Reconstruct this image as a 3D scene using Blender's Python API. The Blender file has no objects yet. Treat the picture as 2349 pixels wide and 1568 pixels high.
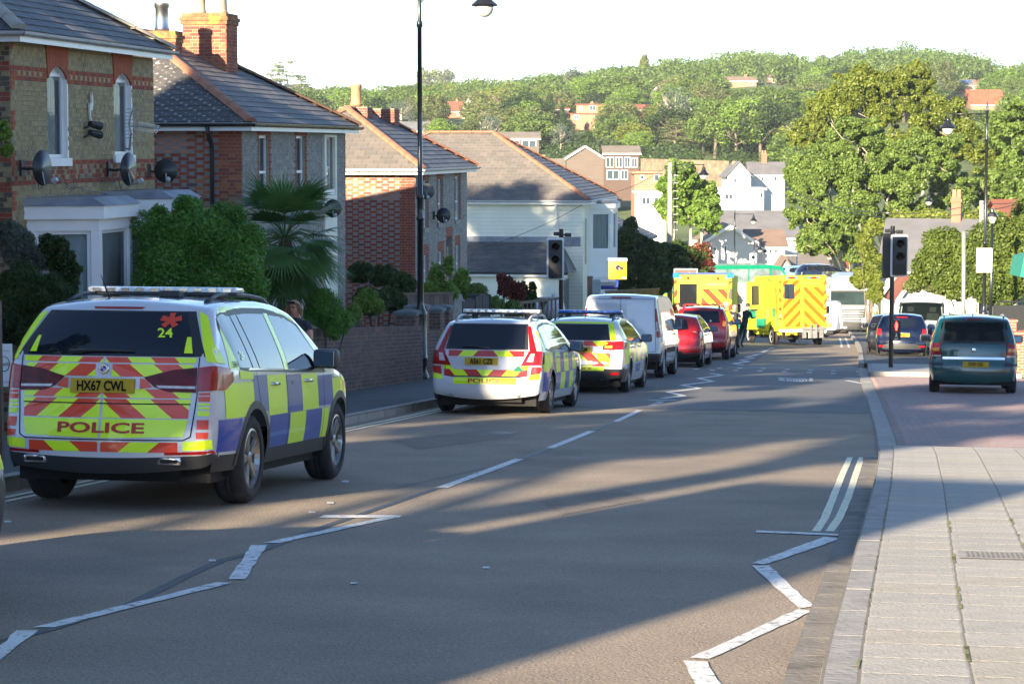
import bpy, bmesh, math, random
import numpy as np
from mathutils import Vector, Matrix
from mathutils.bvhtree import BVHTree
rnd = random.Random(7)
S = bpy.context.scene
C = S.collection
# ------------------------------------------------------------- camera, sky, sun, exposure
F = 5300.0                                   # focal length in units of a 2349 px wide picture
PIT = math.atan(446 / F)
cam_d = bpy.data.cameras.new('camera'); cam = bpy.data.objects.new('camera', cam_d); C.objects.link(cam)
CZ = 1.57
cam.location = (0, 0, CZ); cam.rotation_euler = (math.pi / 2 - PIT, 0, 0)
cam_d.sensor_width = 36; cam_d.lens = 36 * F / 2349; cam_d.clip_end = 6000; cam_d.clip_start = .3
S.camera = cam
SUN_AZ = math.radians(25.5)                  # the light travels this far right of straight ahead
SUN_EL = math.radians(16.5)
w = bpy.data.worlds.new('World'); S.world = w; w.use_nodes = True
nt = w.node_tree; nt.nodes.clear()
sky = nt.nodes.new('ShaderNodeTexSky'); sky.sky_type = 'NISHITA'; sky.sun_disc = False
sky.sun_elevation = SUN_EL; sky.sun_rotation = math.pi + SUN_AZ
sky.air_density = .7; sky.dust_density = .1; sky.ozone_density = 2.2
bg = nt.nodes.new('ShaderNodeBackground'); bg.inputs[1].default_value = .084
wo = nt.nodes.new('ShaderNodeOutputWorld')
nt.links.new(sky.outputs[0], bg.inputs[0]); nt.links.new(bg.outputs[0], wo.inputs[0])
sd = bpy.data.lights.new('sun', 'SUN'); sd.energy = 5.0; sd.angle = math.radians(.53); sd.color = (1, .83, .59)
so = bpy.data.objects.new('sun', sd); C.objects.link(so)
LD = Vector((math.sin(SUN_AZ) * math.cos(SUN_EL), math.cos(SUN_AZ) * math.cos(SUN_EL), -math.sin(SUN_EL)))
so.rotation_euler = LD.to_track_quat('-Z', 'Y').to_euler(); so.location = (-20, -40, 30)
S.view_settings.view_transform = 'Standard'; S.view_settings.look = 'None'
S.view_settings.exposure = 2.05; S.view_settings.gamma = 1; S.view_settings.use_curve_mapping = False
S.render.engine = 'CYCLES'
# ------------------------------------------------------------- projection helpers
def ray(px, py):
 a = (px - 1174.5) / F; b = (784 - py) / F
 return Vector((a, math.cos(PIT) + b * math.sin(PIT), -math.sin(PIT) + b * math.cos(PIT)))
def at(px, py, Y):
 r = ray(px, py); k = Y / r.y
 return Vector((0, 0, CZ)) + r * k
def proj(p):
 d = Vector(p) - Vector((0, 0, CZ))
 f = d.y * math.cos(PIT) - d.z * math.sin(PIT); u = d.y * math.sin(PIT) + d.z * math.cos(PIT)
 return 1174.5 + F * d.x / f, 784 - F * u / f
AR = math.atan(.165); DX = math.sin(AR); DY = math.cos(AR)
ZP = [(-80, 5.9), (-40, 2.95), (0, 0), (20, -1.47), (40, -2.93), (63, -4.48), (91, -6.3), (137, -9.45), (180, -11.9), (230, -13), (320, -12.3)]
def lerp_tab(T, x):
 if x <= T[0][0]: return T[0][1]
 for (a, b), (c, d) in zip(T, T[1:]):
  if x <= c: return b + (d - b) * (x - a) / (c - a)
 return T[-1][1]
def zr(s):
 return (lerp_tab(ZP, s - 5) + lerp_tab(ZP, s) * 2 + lerp_tab(ZP, s + 5)) / 4
def off(s):
 return -1.0 * max(0, (s - 30) / 60) ** 1.35
def rp(s, t, dz=0):                          # road coordinates -> world (t = metres right of the camera's line)
 t2 = t + off(s)
 return Vector((DX * s + DY * t2, DY * s - DX * t2, zr(s) + dz))
def hp(s, t, z):                             # straight row coordinates -> world
 return Vector((DX * s + DY * t, DY * s - DX * t, z))
def st(x, y): return DX * x + DY * y, DY * x - DX * y
SKY_L = [(0, 200), (600, 190), (900, 190), (1200, 168), (1350, 150), (1500, 135), (1700, 108), (1760, 104), (1850, 124), (1950, 112), (2050, 96), (2150, 108), (2250, 132), (2349, 150), (2800, 200)]
def gz(x, y):
 s, t = st(x, y)
 if s < 300: return zr(s)
 px = 1174.5 + F * x / max(y, 1)
 crest = CZ + (338 - lerp_tab(SKY_L, px)) * 900 / F - 10
 return lerp_tab([(300, zr(300)), (430, -6.5), (600, 4.5), (900, crest), (1300, crest + 4), (2200, crest - 30)], s)
def G(px, py, dz=0):                         # pixel -> ground point
 r = ray(px, py); o = Vector((0, 0, CZ)); k = 5.0; last = 5.0
 while k < 1500:
  p = o + r * k
  if p.z < gz(p.x, p.y) + dz: break
  last = k; k *= 1.02
 for _ in range(30):
  m = (last + k) / 2; p = o + r * m
  if p.z < gz(p.x, p.y) + dz: k = m
  else: last = m
 p = o + r * k
 return Vector((p.x, p.y, gz(p.x, p.y) + dz))
def smooth(a, b, x):
 x = min(1, max(0, (x - a) / (b - a))); return x * x * (3 - 2 * x)
# ------------------------------------------------------------- materials
MT = {}
def M(name, col, rough=.6, metal=0.0, var=.12, scale=6.0, speck=None, bump=0.0, bscale=None, coat=0.0, spec=.5, dirt=None, detail=6, stretch=None, alpha=None, emit=None, hue=0):
 if name in MT: return MT[name]
 m = bpy.data.materials.new(name); m.use_nodes = True; n = m.node_tree.nodes; L = m.node_tree.links
 b = n['Principled BSDF']; b.inputs['Roughness'].default_value = rough; b.inputs['Metallic'].default_value = metal
 b.inputs['Specular IOR Level'].default_value = spec; b.inputs['Coat Weight'].default_value = coat; b.inputs['Coat Roughness'].default_value = .04
 tc = n.new('ShaderNodeTexCoord'); src = tc.outputs['Object']
 if stretch:
  mp = n.new('ShaderNodeMapping'); mp.inputs['Scale'].default_value = stretch; L.new(src, mp.inputs[0]); src = mp.outputs[0]
 if var > 0:
  no = n.new('ShaderNodeTexNoise'); no.inputs['Scale'].default_value = scale; no.inputs['Detail'].default_value = detail; L.new(src, no.inputs[0])
  cr = n.new('ShaderNodeValToRGB'); cr.color_ramp.elements[0].position = .3; cr.color_ramp.elements[1].position = .7
  cr.color_ramp.elements[0].color = [max(0, c * (1 - var)) for c in col] + [1]
  cr.color_ramp.elements[1].color = [min(1, c * (1 + var)) for c in col] + [1]
  L.new(no.outputs[0], cr.inputs[0]); out = cr.outputs[0]
  if dirt:                                 # (colour, scale, threshold)
   n2 = n.new('ShaderNodeTexNoise'); n2.inputs['Scale'].default_value = dirt[1]; n2.inputs['Detail'].default_value = 8; L.new(src, n2.inputs[0])
   r2 = n.new('ShaderNodeValToRGB'); r2.color_ramp.elements[0].position = dirt[2]; r2.color_ramp.elements[1].position = dirt[2] + .09
   L.new(n2.outputs[0], r2.inputs[0])
   mx = n.new('ShaderNodeMix'); mx.data_type = 'RGBA'; L.new(r2.outputs[0], mx.inputs['Factor'])
   L.new(out, mx.inputs['A']); mx.inputs['B'].default_value = list(dirt[0]) + [1]; out = mx.outputs['Result']
  if speck:                                # (amount, scale): bright and dark grains
   n3 = n.new('ShaderNodeTexNoise'); n3.inputs['Scale'].default_value = speck[1]; n3.inputs['Detail'].default_value = 2; L.new(src, n3.inputs[0])
   r3 = n.new('ShaderNodeMapRange'); r3.inputs[1].default_value = .3; r3.inputs[2].default_value = .7; r3.inputs[3].default_value = 1 - speck[0]; r3.inputs[4].default_value = 1 + speck[0]; L.new(n3.outputs[0], r3.inputs[0])
   vm = n.new('ShaderNodeVectorMath'); vm.operation = 'SCALE'; L.new(out, vm.inputs[0]); L.new(r3.outputs[0], vm.inputs['Scale']); out = vm.outputs[0]
  L.new(out, b.inputs['Base Color'])
 else: b.inputs['Base Color'].default_value = list(col) + [1]
 if bump > 0:
  nb = n.new('ShaderNodeTexNoise'); nb.inputs['Scale'].default_value = bscale or scale * 4; nb.inputs['Detail'].default_value = 5; L.new(src, nb.inputs[0])
  bp = n.new('ShaderNodeBump'); bp.inputs['Strength'].default_value = bump; bp.inputs['Distance'].default_value = .02; L.new(nb.outputs[0], bp.inputs['Height'])
  L.new(bp.outputs[0], b.inputs['Normal'])
 if emit: b.inputs['Emission Color'].default_value = list(emit[0]) + [1]; b.inputs['Emission Strength'].default_value = emit[1]
 if alpha is not None: b.inputs['Alpha'].default_value = alpha
 MT[name] = m; return m
def glass(name, tint=(.02, .03, .04), t=.0, rough=.03):
 """thin pane: t of the light passes straight through, the rest is dark gloss"""
 if name in MT: return MT[name]
 m = bpy.data.materials.new(name); m.use_nodes = True; n = m.node_tree.nodes; L = m.node_tree.links
 b = n['Principled BSDF']; b.inputs['Base Color'].default_value = list(tint) + [1]; b.inputs['Roughness'].default_value = rough
 b.inputs['Specular IOR Level'].default_value = .5
 tr = n.new('ShaderNodeBsdfTransparent'); tr.inputs[0].default_value = (.85, .95, .92, 1)
 fr = n.new('ShaderNodeFresnel'); fr.inputs[0].default_value = 1.45
 ma = n.new('ShaderNodeMath'); ma.operation = 'MULTIPLY_ADD'; ma.inputs[1].default_value = 1 - (1 - t); ma.inputs[1].default_value = -t; ma.inputs[2].default_value = t; L.new(fr.outputs[0], ma.inputs[0])
 mx = n.new('ShaderNodeMixShader'); L.new(ma.outputs[0], mx.inputs[0]); L.new(b.outputs[0], mx.inputs[1]); L.new(tr.outputs[0], mx.inputs[2])
 L.new(mx.outputs[0], n['Material Output'].inputs[0]); MT[name] = m; return m
def leafmat(name, c1, c2, trans=.35, rough=.5):
 if name in MT: return MT[name]
 m = bpy.data.materials.new(name); m.use_nodes = True; n = m.node_tree.nodes; L = m.node_tree.links
 b = n['Principled BSDF']; b.inputs['Roughness'].default_value = rough; b.inputs['Specular IOR Level'].default_value = .35
 at_ = n.new('ShaderNodeAttribute'); at_.attribute_name = 'tone'
 oi = n.new('ShaderNodeObjectInfo'); ad = n.new('ShaderNodeMath'); ad.operation = 'MULTIPLY_ADD'; ad.inputs[1].default_value = .35; L.new(oi.outputs['Random'], ad.inputs[0]); L.new(at_.outputs['Fac'], ad.inputs[2])
 sb = n.new('ShaderNodeMath'); sb.operation = 'SUBTRACT'; sb.use_clamp = True; sb.inputs[1].default_value = .17; L.new(ad.outputs[0], sb.inputs[0])
 mx = n.new('ShaderNodeMix'); mx.data_type = 'RGBA'; L.new(sb.outputs[0], mx.inputs['Factor']); mx.inputs['A'].default_value = list(c1) + [1]; mx.inputs['B'].default_value = list(c2) + [1]
 L.new(mx.outputs['Result'], b.inputs['Base Color'])
 tl = n.new('ShaderNodeBsdfTranslucent'); L.new(mx.outputs['Result'], tl.inputs[0])
 ms = n.new('ShaderNodeMixShader'); ms.inputs[0].default_value = trans; L.new(b.outputs[0], ms.inputs[1]); L.new(tl.outputs[0], ms.inputs[2])
 L.new(ms.outputs[0], n['Material Output'].inputs[0]); MT[name] = m; return m
# ------------------------------------------------------------- mesh builder
class B:
 def __init__(s): s.v = []; s.f = []; s.m = []
 def add(s, vs, fs, mi=0, X=None):
  o = len(s.v)
  s.v += [tuple(X @ Vector(v)) for v in vs] if X is not None else [tuple(v) for v in vs]
  s.f += [tuple(i + o for i in f) for f in fs]; s.m += [mi] * len(fs); return s
 def box(s, x0, x1, y0, y1, z0, z1, mi=0, X=None, bev=0):
  if bev > 0:
   bm = bmesh.new(); bmesh.ops.create_cube(bm, size=1)
   for v in bm.verts: v.co = Vector(((x0 + x1) / 2 + v.co.x * (x1 - x0), (y0 + y1) / 2 + v.co.y * (y1 - y0), (z0 + z1) / 2 + v.co.z * (z1 - z0)))
   bmesh.ops.bevel(bm, geom=bm.edges[:], offset=bev, segments=2, affect='EDGES', profile=.6)
   bm.verts.index_update(); s.add([v.co for v in bm.verts], [[v.index for v in f.verts] for f in bm.faces], mi, X); bm.free(); return s
  vs = [(x0, y0, z0), (x1, y0, z0), (x1, y1, z0), (x0, y1, z0), (x0, y0, z1), (x1, y0, z1), (x1, y1, z1), (x0, y1, z1)]
  return s.add(vs, [(3, 2, 1, 0), (4, 5, 6, 7), (0, 1, 5, 4), (1, 2, 6, 5), (2, 3, 7, 6), (3, 0, 4, 7)], mi, X)
 def quad(s, a, b, c, d, mi=0): return s.add([a, b, c, d], [(0, 1, 2, 3)], mi)
 def poly(s, ps, mi=0): return s.add(ps, [tuple(range(len(ps)))], mi)
 def prism(s, ps, d, mi=0):                    # polygon extruded by vector d
  n = len(ps); ps = [Vector(p) for p in ps]; d = Vector(d)
  return s.add(ps + [p + d for p in ps], [tuple(range(n - 1, -1, -1)), tuple(range(n, 2 * n))] + [(i, (i + 1) % n, n + (i + 1) % n, n + i) for i in range(n)], mi)
 def tube(s, pts, r, n=8, mi=0, cap=True):
  pts = [Vector(p) for p in pts]; rs = r if isinstance(r, (list, tuple)) else [r] * len(pts); vs = []; fs = []
  a = None
  for i, p in enumerate(pts):
   t = (pts[min(i + 1, len(pts) - 1)] - pts[max(i - 1, 0)]).normalized()
   if a is None: a = t.orthogonal().normalized()
   a = (a - t * a.dot(t)).normalized(); b = t.cross(a)
   for k in range(n): vs.append(p + (a * math.cos(2 * math.pi * k / n) + b * math.sin(2 * math.pi * k / n)) * rs[i])
  for i in range(len(pts) - 1):
   for k in range(n): fs.append((i * n + k, i * n + (k + 1) % n, (i + 1) * n + (k + 1) % n, (i + 1) * n + k))
  if cap: fs.append(tuple(range(n - 1, -1, -1))); fs.append(tuple(range((len(pts) - 1) * n, len(pts) * n)))
  return s.add(vs, fs, mi)
 def lathe(s, prof, n=16, o=(0, 0, 0), axis='z', mi=0, cap=True):
  vs = []; fs = []; o = Vector(o)
  for r, h in prof:
   for k in range(n):
    c, q = math.cos(2 * math.pi * k / n) * r, math.sin(2 * math.pi * k / n) * r
    vs.append(o + Vector({'z': (c, q, h), 'x': (h, c, q), 'y': (q, h, c)}[axis]))
  for i in range(len(prof) - 1):
   for k in range(n): fs.append((i * n + k, i * n + (k + 1) % n, (i + 1) * n + (k + 1) % n, (i + 1) * n + k))
  if cap and prof[0][0] > 1e-4: fs.append(tuple(range(n - 1, -1, -1)))
  if cap and prof[-1][0] > 1e-4: fs.append(tuple(range((len(prof) - 1) * n, len(prof) * n)))
  return s.add(vs, fs, mi)
 def mesh(s, name, mats, smooth=False):
  me = bpy.data.meshes.new(name); me.from_pydata(s.v, [], s.f)
  for m in (mats if isinstance(mats, (list, tuple)) else [mats]): me.materials.append(m)
  if s.m: me.polygons.foreach_set('material_index', s.m)
  if smooth: me.polygons.foreach_set('use_smooth', [True] * len(s.f))
  me.validate(); me.update(); return me
 def obj(s, name, mats, parent=None, smooth=False, auto=None):
  me = s.mesh(name, mats, smooth)
  if auto: me.polygons.foreach_set('use_smooth', [True] * len(me.polygons)); me.set_sharp_from_angle(angle=math.radians(auto))
  return link(name, me, parent)
def link(name, me, parent=None):
 o = bpy.data.objects.new(name, me); C.objects.link(o)
 if parent: o.parent = parent
 return o
def tag(o, label=None, cat=None, group=None, kind=None):
 if label: o['label'] = label
 if cat: o['category'] = cat
 if group: o['group'] = group
 if kind: o['kind'] = kind
 return o
def thing(name, loc, rz=0, label=None, cat=None, group=None):
 o = bpy.data.objects.new(name, None); C.objects.link(o); o.location = loc; o.rotation_euler = (0, 0, rz); o.empty_display_size = .3
 return tag(o, label, cat, group)
def copy_tree(o, parent=None):
 c = o.copy(); C.objects.link(c)
 if parent: c.parent = parent
 for ch in list(o.children): copy_tree(ch, c)
 return c
def stuffpart(o): o['kind'] = 'stuff'; return o
_TX = {}
def _raw(txt, bold):
 if (txt, bold) not in _TX:
  cu = bpy.data.curves.new('t', 'FONT'); cu.body = txt; cu.size = 1; cu.resolution_u = 3; cu.offset = bold
  o = bpy.data.objects.new('t', cu); C.objects.link(o)
  me = bpy.data.meshes.new_from_object(o.evaluated_get(bpy.context.evaluated_depsgraph_get()))
  _TX[(txt, bold)] = ([(v.co.x, v.co.y) for v in me.vertices], [tuple(p.vertices) for p in me.polygons])
  bpy.data.objects.remove(o); bpy.data.curves.remove(cu); bpy.data.meshes.remove(me)
 return _TX[(txt, bold)]
def textmesh(txt, size=1.0, ox=.5, bold=0.0, sx=1.0):
 """list of 2D verts and faces, centred, letter height = size"""
 vs, fs = _raw(txt, bold)
 if not vs: return [], []
 x0 = min(v[0] for v in vs); x1 = max(v[0] for v in vs); y0 = min(v[1] for v in vs); y1 = max(v[1] for v in vs); k = size / (y1 - y0)
 return [((x - x0 - (x1 - x0) * ox) * k * sx, (y - y0) * k - size / 2) for x, y in vs], fs
for t_, b_ in (('HX67 CWL', .03), ('AE61 CZS', .03), ('Y18 FAM', .03), ('GV07 OJG', .03), ('L1 NCK', .03), ('HW62 AYG', .018), ('FX17 XLE', .018), ('POLICE', .03), ('POLICE', .02), ('24', .02), ('5869', .0), ('2101', .0), ('AMBULANCE', .02), ('EMERGENCY', .0), ('TRUVELO', .0)): _raw(t_, b_)
# ------------------------------------------------------------- the ground, road, pavements
m_grass = M('grass_ground', (.085, .12, .03), .95, var=.35, scale=.15, bump=.4, bscale=3)
m_asph = M('asphalt_old', (.27, .215, .158), .82, var=.17, scale=.9, bump=1.0, bscale=55, detail=12, dirt=((.205, .168, .128), .28, .58), speck=(.34, 70))
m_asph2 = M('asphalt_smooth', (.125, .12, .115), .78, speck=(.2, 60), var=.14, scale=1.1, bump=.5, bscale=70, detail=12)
m_tar = M('tar', (.045, .045, .047), .6, var=.2, scale=9, bump=.5, bscale=30)
m_path = M('dark_tarmac_path', (.075, .08, .085), .85, var=.15, scale=2, bump=.6, bscale=50, detail=10)
m_paint = M('road_paint', (.66, .66, .63), .7, var=.14, scale=5, dirt=((.24, .22, .2), 17, .57), speck=(.18, 60), bump=.3, bscale=60)
m_paint2 = M('cream_paint', (.74, .71, .50), .7, var=.1, scale=14, dirt=((.3, .28, .22), 20, .58), bump=.3)
m_kerb = M('kerb_concrete', (.30, .285, .26), .85, var=.18, scale=5, bump=.5, bscale=25, dirt=((.2, .19, .16), 4, .62))
m_slabs = [M('slab_%s' % n, c, .88, var=.10, scale=6, bump=.45, bscale=45, dirt=((.21, .2, .17), 3, .66)) for n, c in (('grey', (.36, .34, .30)), ('pale', (.39, .365, .32)), ('buff', (.38, .35, .29)))]
m_pavers = [M('paver_%s' % n, c, .85, var=.16, scale=14, bump=.4, bscale=60) for n, c in (('red', (.33, .225, .205)), ('brown', (.29, .225, .21)), ('mauve', (.33, .265, .255)))]
m_gap = M('joint_sand', (.19, .17, .14), .95, var=.25, scale=20)
m_moss = M('joint_moss', (.20, .19, .07), .95, var=.3, scale=20)
m_soil = M('garden_soil', (.10, .075, .05), .95, var=.3, scale=3, bump=.8, bscale=10)
def sheet(name, s0, s1, t0, t1, dz, mat, ds=1.0, parent=None, kind='structure', nt=2, curve=True):
 b = B(); n = max(1, int((s1 - s0) / ds)); vs = []; fs = []
 for i in range(n + 1):
  s = s0 + (s1 - s0) * i / n
  ta = t0(s) if callable(t0) else t0; tb = t1(s) if callable(t1) else t1
  for k in range(nt): vs.append(rp(s, ta + (tb - ta) * k / (nt - 1), dz))
 for i in range(n):
  for k in range(nt - 1): a = i * nt + k; fs.append((a, a + 1, a + nt + 1, a + nt))
 b.add(vs, fs); o = b.obj(name, mat, parent, smooth=True)
 if kind: o['kind'] = kind
 return o
# one terrain sheet to the horizon
b = B()
ss = [-90, -60, -40, -20] + list(range(0, 300, 6)) + list(range(300, 1000, 20)) + list(range(1000, 2500, 100))
tt = list(range(-1100, -60, 40)) + list(range(-60, 60, 6)) + list(range(60, 1200, 40))
for s in ss:
 for t in tt:
  sc = max(1, s / 700); t_ = t * sc
  x = DX * s + DY * t_; y = DY * s - DX * t_
  z = gz(x, y) - .30
  if s > 230: z += 1.5 * math.sin(x * .013 + 1) * math.sin(y * .011) * smooth(300, 500, s)
  if t > 25 and s < 260: z += smooth(25, 120, t) * 2
  if t < -13 and s < 160: z += smooth(-13, -60, t) * 3
  b.v.append((x, y, z))
n = len(tt)
for i in range(len(ss) - 1):
 for k in range(n - 1): b.f.append((i * n + k, i * n + k + 1, (i + 1) * n + k + 1, (i + 1) * n + k)); b.m.append(0)
ter = b.obj('terrain', m_grass, None, smooth=True); ter['kind'] = 'structure'
LK = -7.5
def RK(s): return lerp_tab([(0, -.27), (10, -.27), (20, -.15), (25, -.12), (29, -.17), (40, -.28), (60, -.45), (90, -.3), (400, -.3)], s)
road = sheet('road', -30, 330, LK, lambda s: RK(s), 0, m_asph, nt=6)
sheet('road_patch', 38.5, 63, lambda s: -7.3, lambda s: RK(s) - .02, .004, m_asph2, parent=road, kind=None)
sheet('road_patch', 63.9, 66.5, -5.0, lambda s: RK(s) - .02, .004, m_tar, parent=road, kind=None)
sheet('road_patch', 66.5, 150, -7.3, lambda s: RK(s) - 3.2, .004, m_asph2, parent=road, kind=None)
# left pavement of dark tarmac with its kerb stones
lpave = sheet('pavement', -30, 180, -10.0, LK - .14, .11, m_path, nt=3)
rpave = sheet('pavement', 67, 200, lambda s: RK(s) + .14, 2.4, .11, m_path, nt=3)
def kerb(name, s0, s1, tf, step, wdt, h, label, parent=None, drop=None):
 root = sheet(name, s0, s1, lambda s: tf(s) + .005, lambda s: tf(s) + wdt - .005, h - .0015, m_gap, parent=parent, kind='structure')
 cache = {}
 s = s0; k = 0
 lst = []
 while s < s1 - step:
  lst.append((s, s + step - .012)); s += step
 for i, (a, c) in enumerate(lst):
  hh = h if not drop or not (drop[0] < a < drop[1]) else .035
  key = None
  b = B(); j = rnd.uniform(-.0012, .0012)
  P0 = [rp(a, tf(a), -.05), rp(a, tf(a), hh - .02 + j), rp(a, tf(a) + .02, hh + j), rp(a, tf(a) + wdt, hh + j), rp(a, tf(a) + wdt, -.05)]
  P1 = [rp(c, tf(c), -.05), rp(c, tf(c), hh - .02 + j), rp(c, tf(c) + .02, hh + j), rp(c, tf(c) + wdt, hh + j), rp(c, tf(c) + wdt, -.05)]
  if wdt < 0: P0, P1 = P1, P0
  b.add(P0 + P1, [(0, 1, 6, 5), (1, 2, 7, 6), (2, 3, 8, 7), (3, 4, 9, 8), (0, 4, 3, 2, 1), (5, 6, 7, 8, 9)])
  if a < 75: b.obj('kerb_stone', m_kerb, root)
  else:
   cache.setdefault('b', B()).add(b.v, b.f)
 if cache: stuffpart(cache['b'].obj('far_kerb_stones', m_kerb, root))
 return root
kerb('kerb', 9, 170, lambda s: LK, .92, -.14, .13, '')
# right side: gutter channel, kerb, slabs
kerb('kerb', 5, 26.2, lambda s: RK(s), .92, .15, .125, '')
kerb('kerb', 27.0, 66, lambda s: RK(s), .9, .24, .02, '')
kerb('kerb', 67, 170, lambda s: RK(s), .92, .15, .13, '')
gut = sheet('gutter', 5, 26.2, lambda s: RK(s) - .17, lambda s: RK(s), .0128, m_gap)
s = 5.2
while s < 26:
 b = B(); e = s + .6 - .014; j = [rnd.uniform(-.012, .012) for _ in range(2)]
 if rnd.random() < .9:
  b.poly([rp(s, RK(s) - .165 + j[0], .014), rp(s, RK(s) - .004, .014), rp(e, RK(e) - .004, .014), rp(e, RK(e) - .165 + j[1], .014)][::-1] if False else [rp(s, RK(s) - .165 + j[0], .014), rp(s, RK(s) - .004, .014), rp(e, RK(e) - .004, .014), rp(e, RK(e) - .165 + j[1], .014)])
  b.prism([rp(s, RK(s) - .165 + j[0], .0), rp(s, RK(s) - .004, .0), rp(e, RK(e) - .004, .0), rp(e, RK(e) - .165 + j[1], .0)], (0, 0, .0135))
  b.obj('gutter_slab', M('gutter_concrete', (.205, .185, .16), .9, var=.22, scale=3, bump=.6, bscale=25, dirt=((.12, .105, .09), 2.5, .56)), gut)
 s += .6
spave = sheet('pavement', -20, 26.3, lambda s: RK(s) + .15, 9, .1233, m_gap, nt=3)
SB = {}
def slabmesh(w_, l_, k, mats, h=.02, g=.0035):
 key = (round(w_, 3), round(l_, 3), k, id(mats))
 if key not in SB:
  b = B(); a, c = w_ / 2 - g, l_ / 2 - g; e = .012; h1 = h - .0022
  vs = [(-a, -c, h1), (a, -c, h1), (a, c, h1), (-a, c, h1), (-a + e, -c + e, h), (a - e, -c + e, h), (a - e, c - e, h), (-a + e, c - e, h)]
  b.add(vs, [(4, 5, 6, 7), (0, 1, 5, 4), (1, 2, 6, 5), (2, 3, 7, 6), (3, 0, 4, 7)]); SB[key] = b.mesh('slab', mats[k])
 return SB[key]
def laid(name, root, s, t, w_, l_, k, mats, dz, tilt=.0, h=.02):
 o = link(name, slabmesh(w_, l_, k, mats, h), root)
 p = rp(s, t, dz); q = rp(s + .5, t, dz) - rp(s - .5, t, dz); yv = q.normalized(); xv = Vector((DY, -DX, 0)); zv = xv.cross(yv)
 zv = (zv + Vector((rnd.uniform(-tilt, tilt), rnd.uniform(-tilt, tilt), 0))).normalized(); xv = yv.cross(zv)
 m = Matrix((xv, yv, zv)).transposed().to_4x4(); m.translation = p + Vector((0, 0, 0)); o.matrix_world = m
 return o
row = 0; s = 8.8
while s < 26.2:
 L_ = .45 if row % 5 else .6
 for k in range(6):
  t = RK(s) + .16 + .225 + k * .45
  laid('paving_slab', spave, s + L_ / 2, t, .45, L_, rnd.randrange(3), m_slabs, .105)
 s += L_; row += 1
# moss in the joint behind the kerb
b = B(); s = 8.8
while s < 24:
 if rnd.random() < .45:
  l = rnd.uniform(.05, .3); b.add([rp(s, RK(s) + .145, .1285), rp(s, RK(s) + .145 + rnd.uniform(.006, .016), .1285), rp(s + l, RK(s + l) + .145 + rnd.uniform(.004, .02), .1285), rp(s + l, RK(s + l) + .145, .1285)], [(0, 1, 2, 3)])
 s += .35
for _ in range(24):
 s = rnd.uniform(9, 17); t = RK(s) + .16 + .45 * rnd.choice((1, 1, 2)) ; l = rnd.uniform(.1, .4)
 b.add([rp(s, t - .008, .1292), rp(s, t + .008, .1292), rp(s + l, t + .01, .1292), rp(s + l, t - .01, .1292)], [(0, 1, 2, 3)])
stuffpart(b.obj('joint_moss', m_moss, spave))
# iron cover let into the slabs
c0 = rp(14.3, .62, .132); b = B()
b.add([rp(14.1, .42, .131), rp(14.1, .95, .131), rp(14.55, .95, .131), rp(14.55, .42, .131)], [(0, 1, 2, 3)])
b.obj('cover_frame', m_kerb, spave)
b = B()
for k in range(14): b.add([rp(14.17, .47 + k * .03, .134), rp(14.17, .485 + k * .03, .134), rp(14.48, .485 + k * .03, .134), rp(14.48, .47 + k * .03, .134)], [(0, 1, 2, 3)])
b.obj('cover_ribs', m_gap, spave)
# red block paving of the parking bay: the nearest 300 blocks singly
bay = sheet('parking_bay', 26.3, 58.6, lambda s: RK(s) + .235, 9, .0222, m_gap, nt=3)
rest = B(); cnt = 0; s = 26.45; row = 0
while s < 58.4:
 t = RK(s) + .25 + (.1 if row % 2 else 0)
 tmax = 1.9 + (s - 27) * .19 if s < 60 else 5
 far = s > 33
 W_, L_ = (.2, .1)
 while t < tmax + .4:
  k = rnd.choice((0, 0, 0, 1, 2))
  if cnt < 300 and s < 31 and t < 3: laid('paver', bay, s + L_ / 2, t + W_ / 2, W_, L_, k, m_pavers, .012, h=.012); cnt += 1
  else:
   g = .004; a = [rp(s + g, t + g, .024), rp(s + g, t + W_ - g, .024), rp(s + L_ - g, t + W_ - g, .024), rp(s + L_ - g, t + g, .024)]
   rest.add(a + [p - Vector((0, 0, .012)) for p in a], [(0, 1, 2, 3), (0, 4, 5, 1), (1, 5, 6, 2), (3, 7, 4, 0)], k)
  t += W_
 s += L_; row += 1
stuffpart(rest.obj('pavers', m_pavers, bay))
# raised island beyond the bay
kerb('kerb', 58.8, 67, lambda s: RK(s) + .24, .92, .13, .124, '')
isl = sheet('pavement', 58.8, 67, lambda s: RK(s) + .36, 3.4, .12, m_slabs[0], nt=3)
b = B(); s = RK(58.6) + .3
for k in range(4):
 p0 = rp(58.6, s + k * .93, 0); p1 = rp(58.6, s + k * .93 + .915, 0); d = rp(58.8, 1, 0) - rp(58.6, 1, 0); bb = B()
 bb.prism([p0, p1, p1 + d, p0 + d], (0, 0, .135)); bb.obj('kerb_stone', m_slabs[1], isl)
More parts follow.
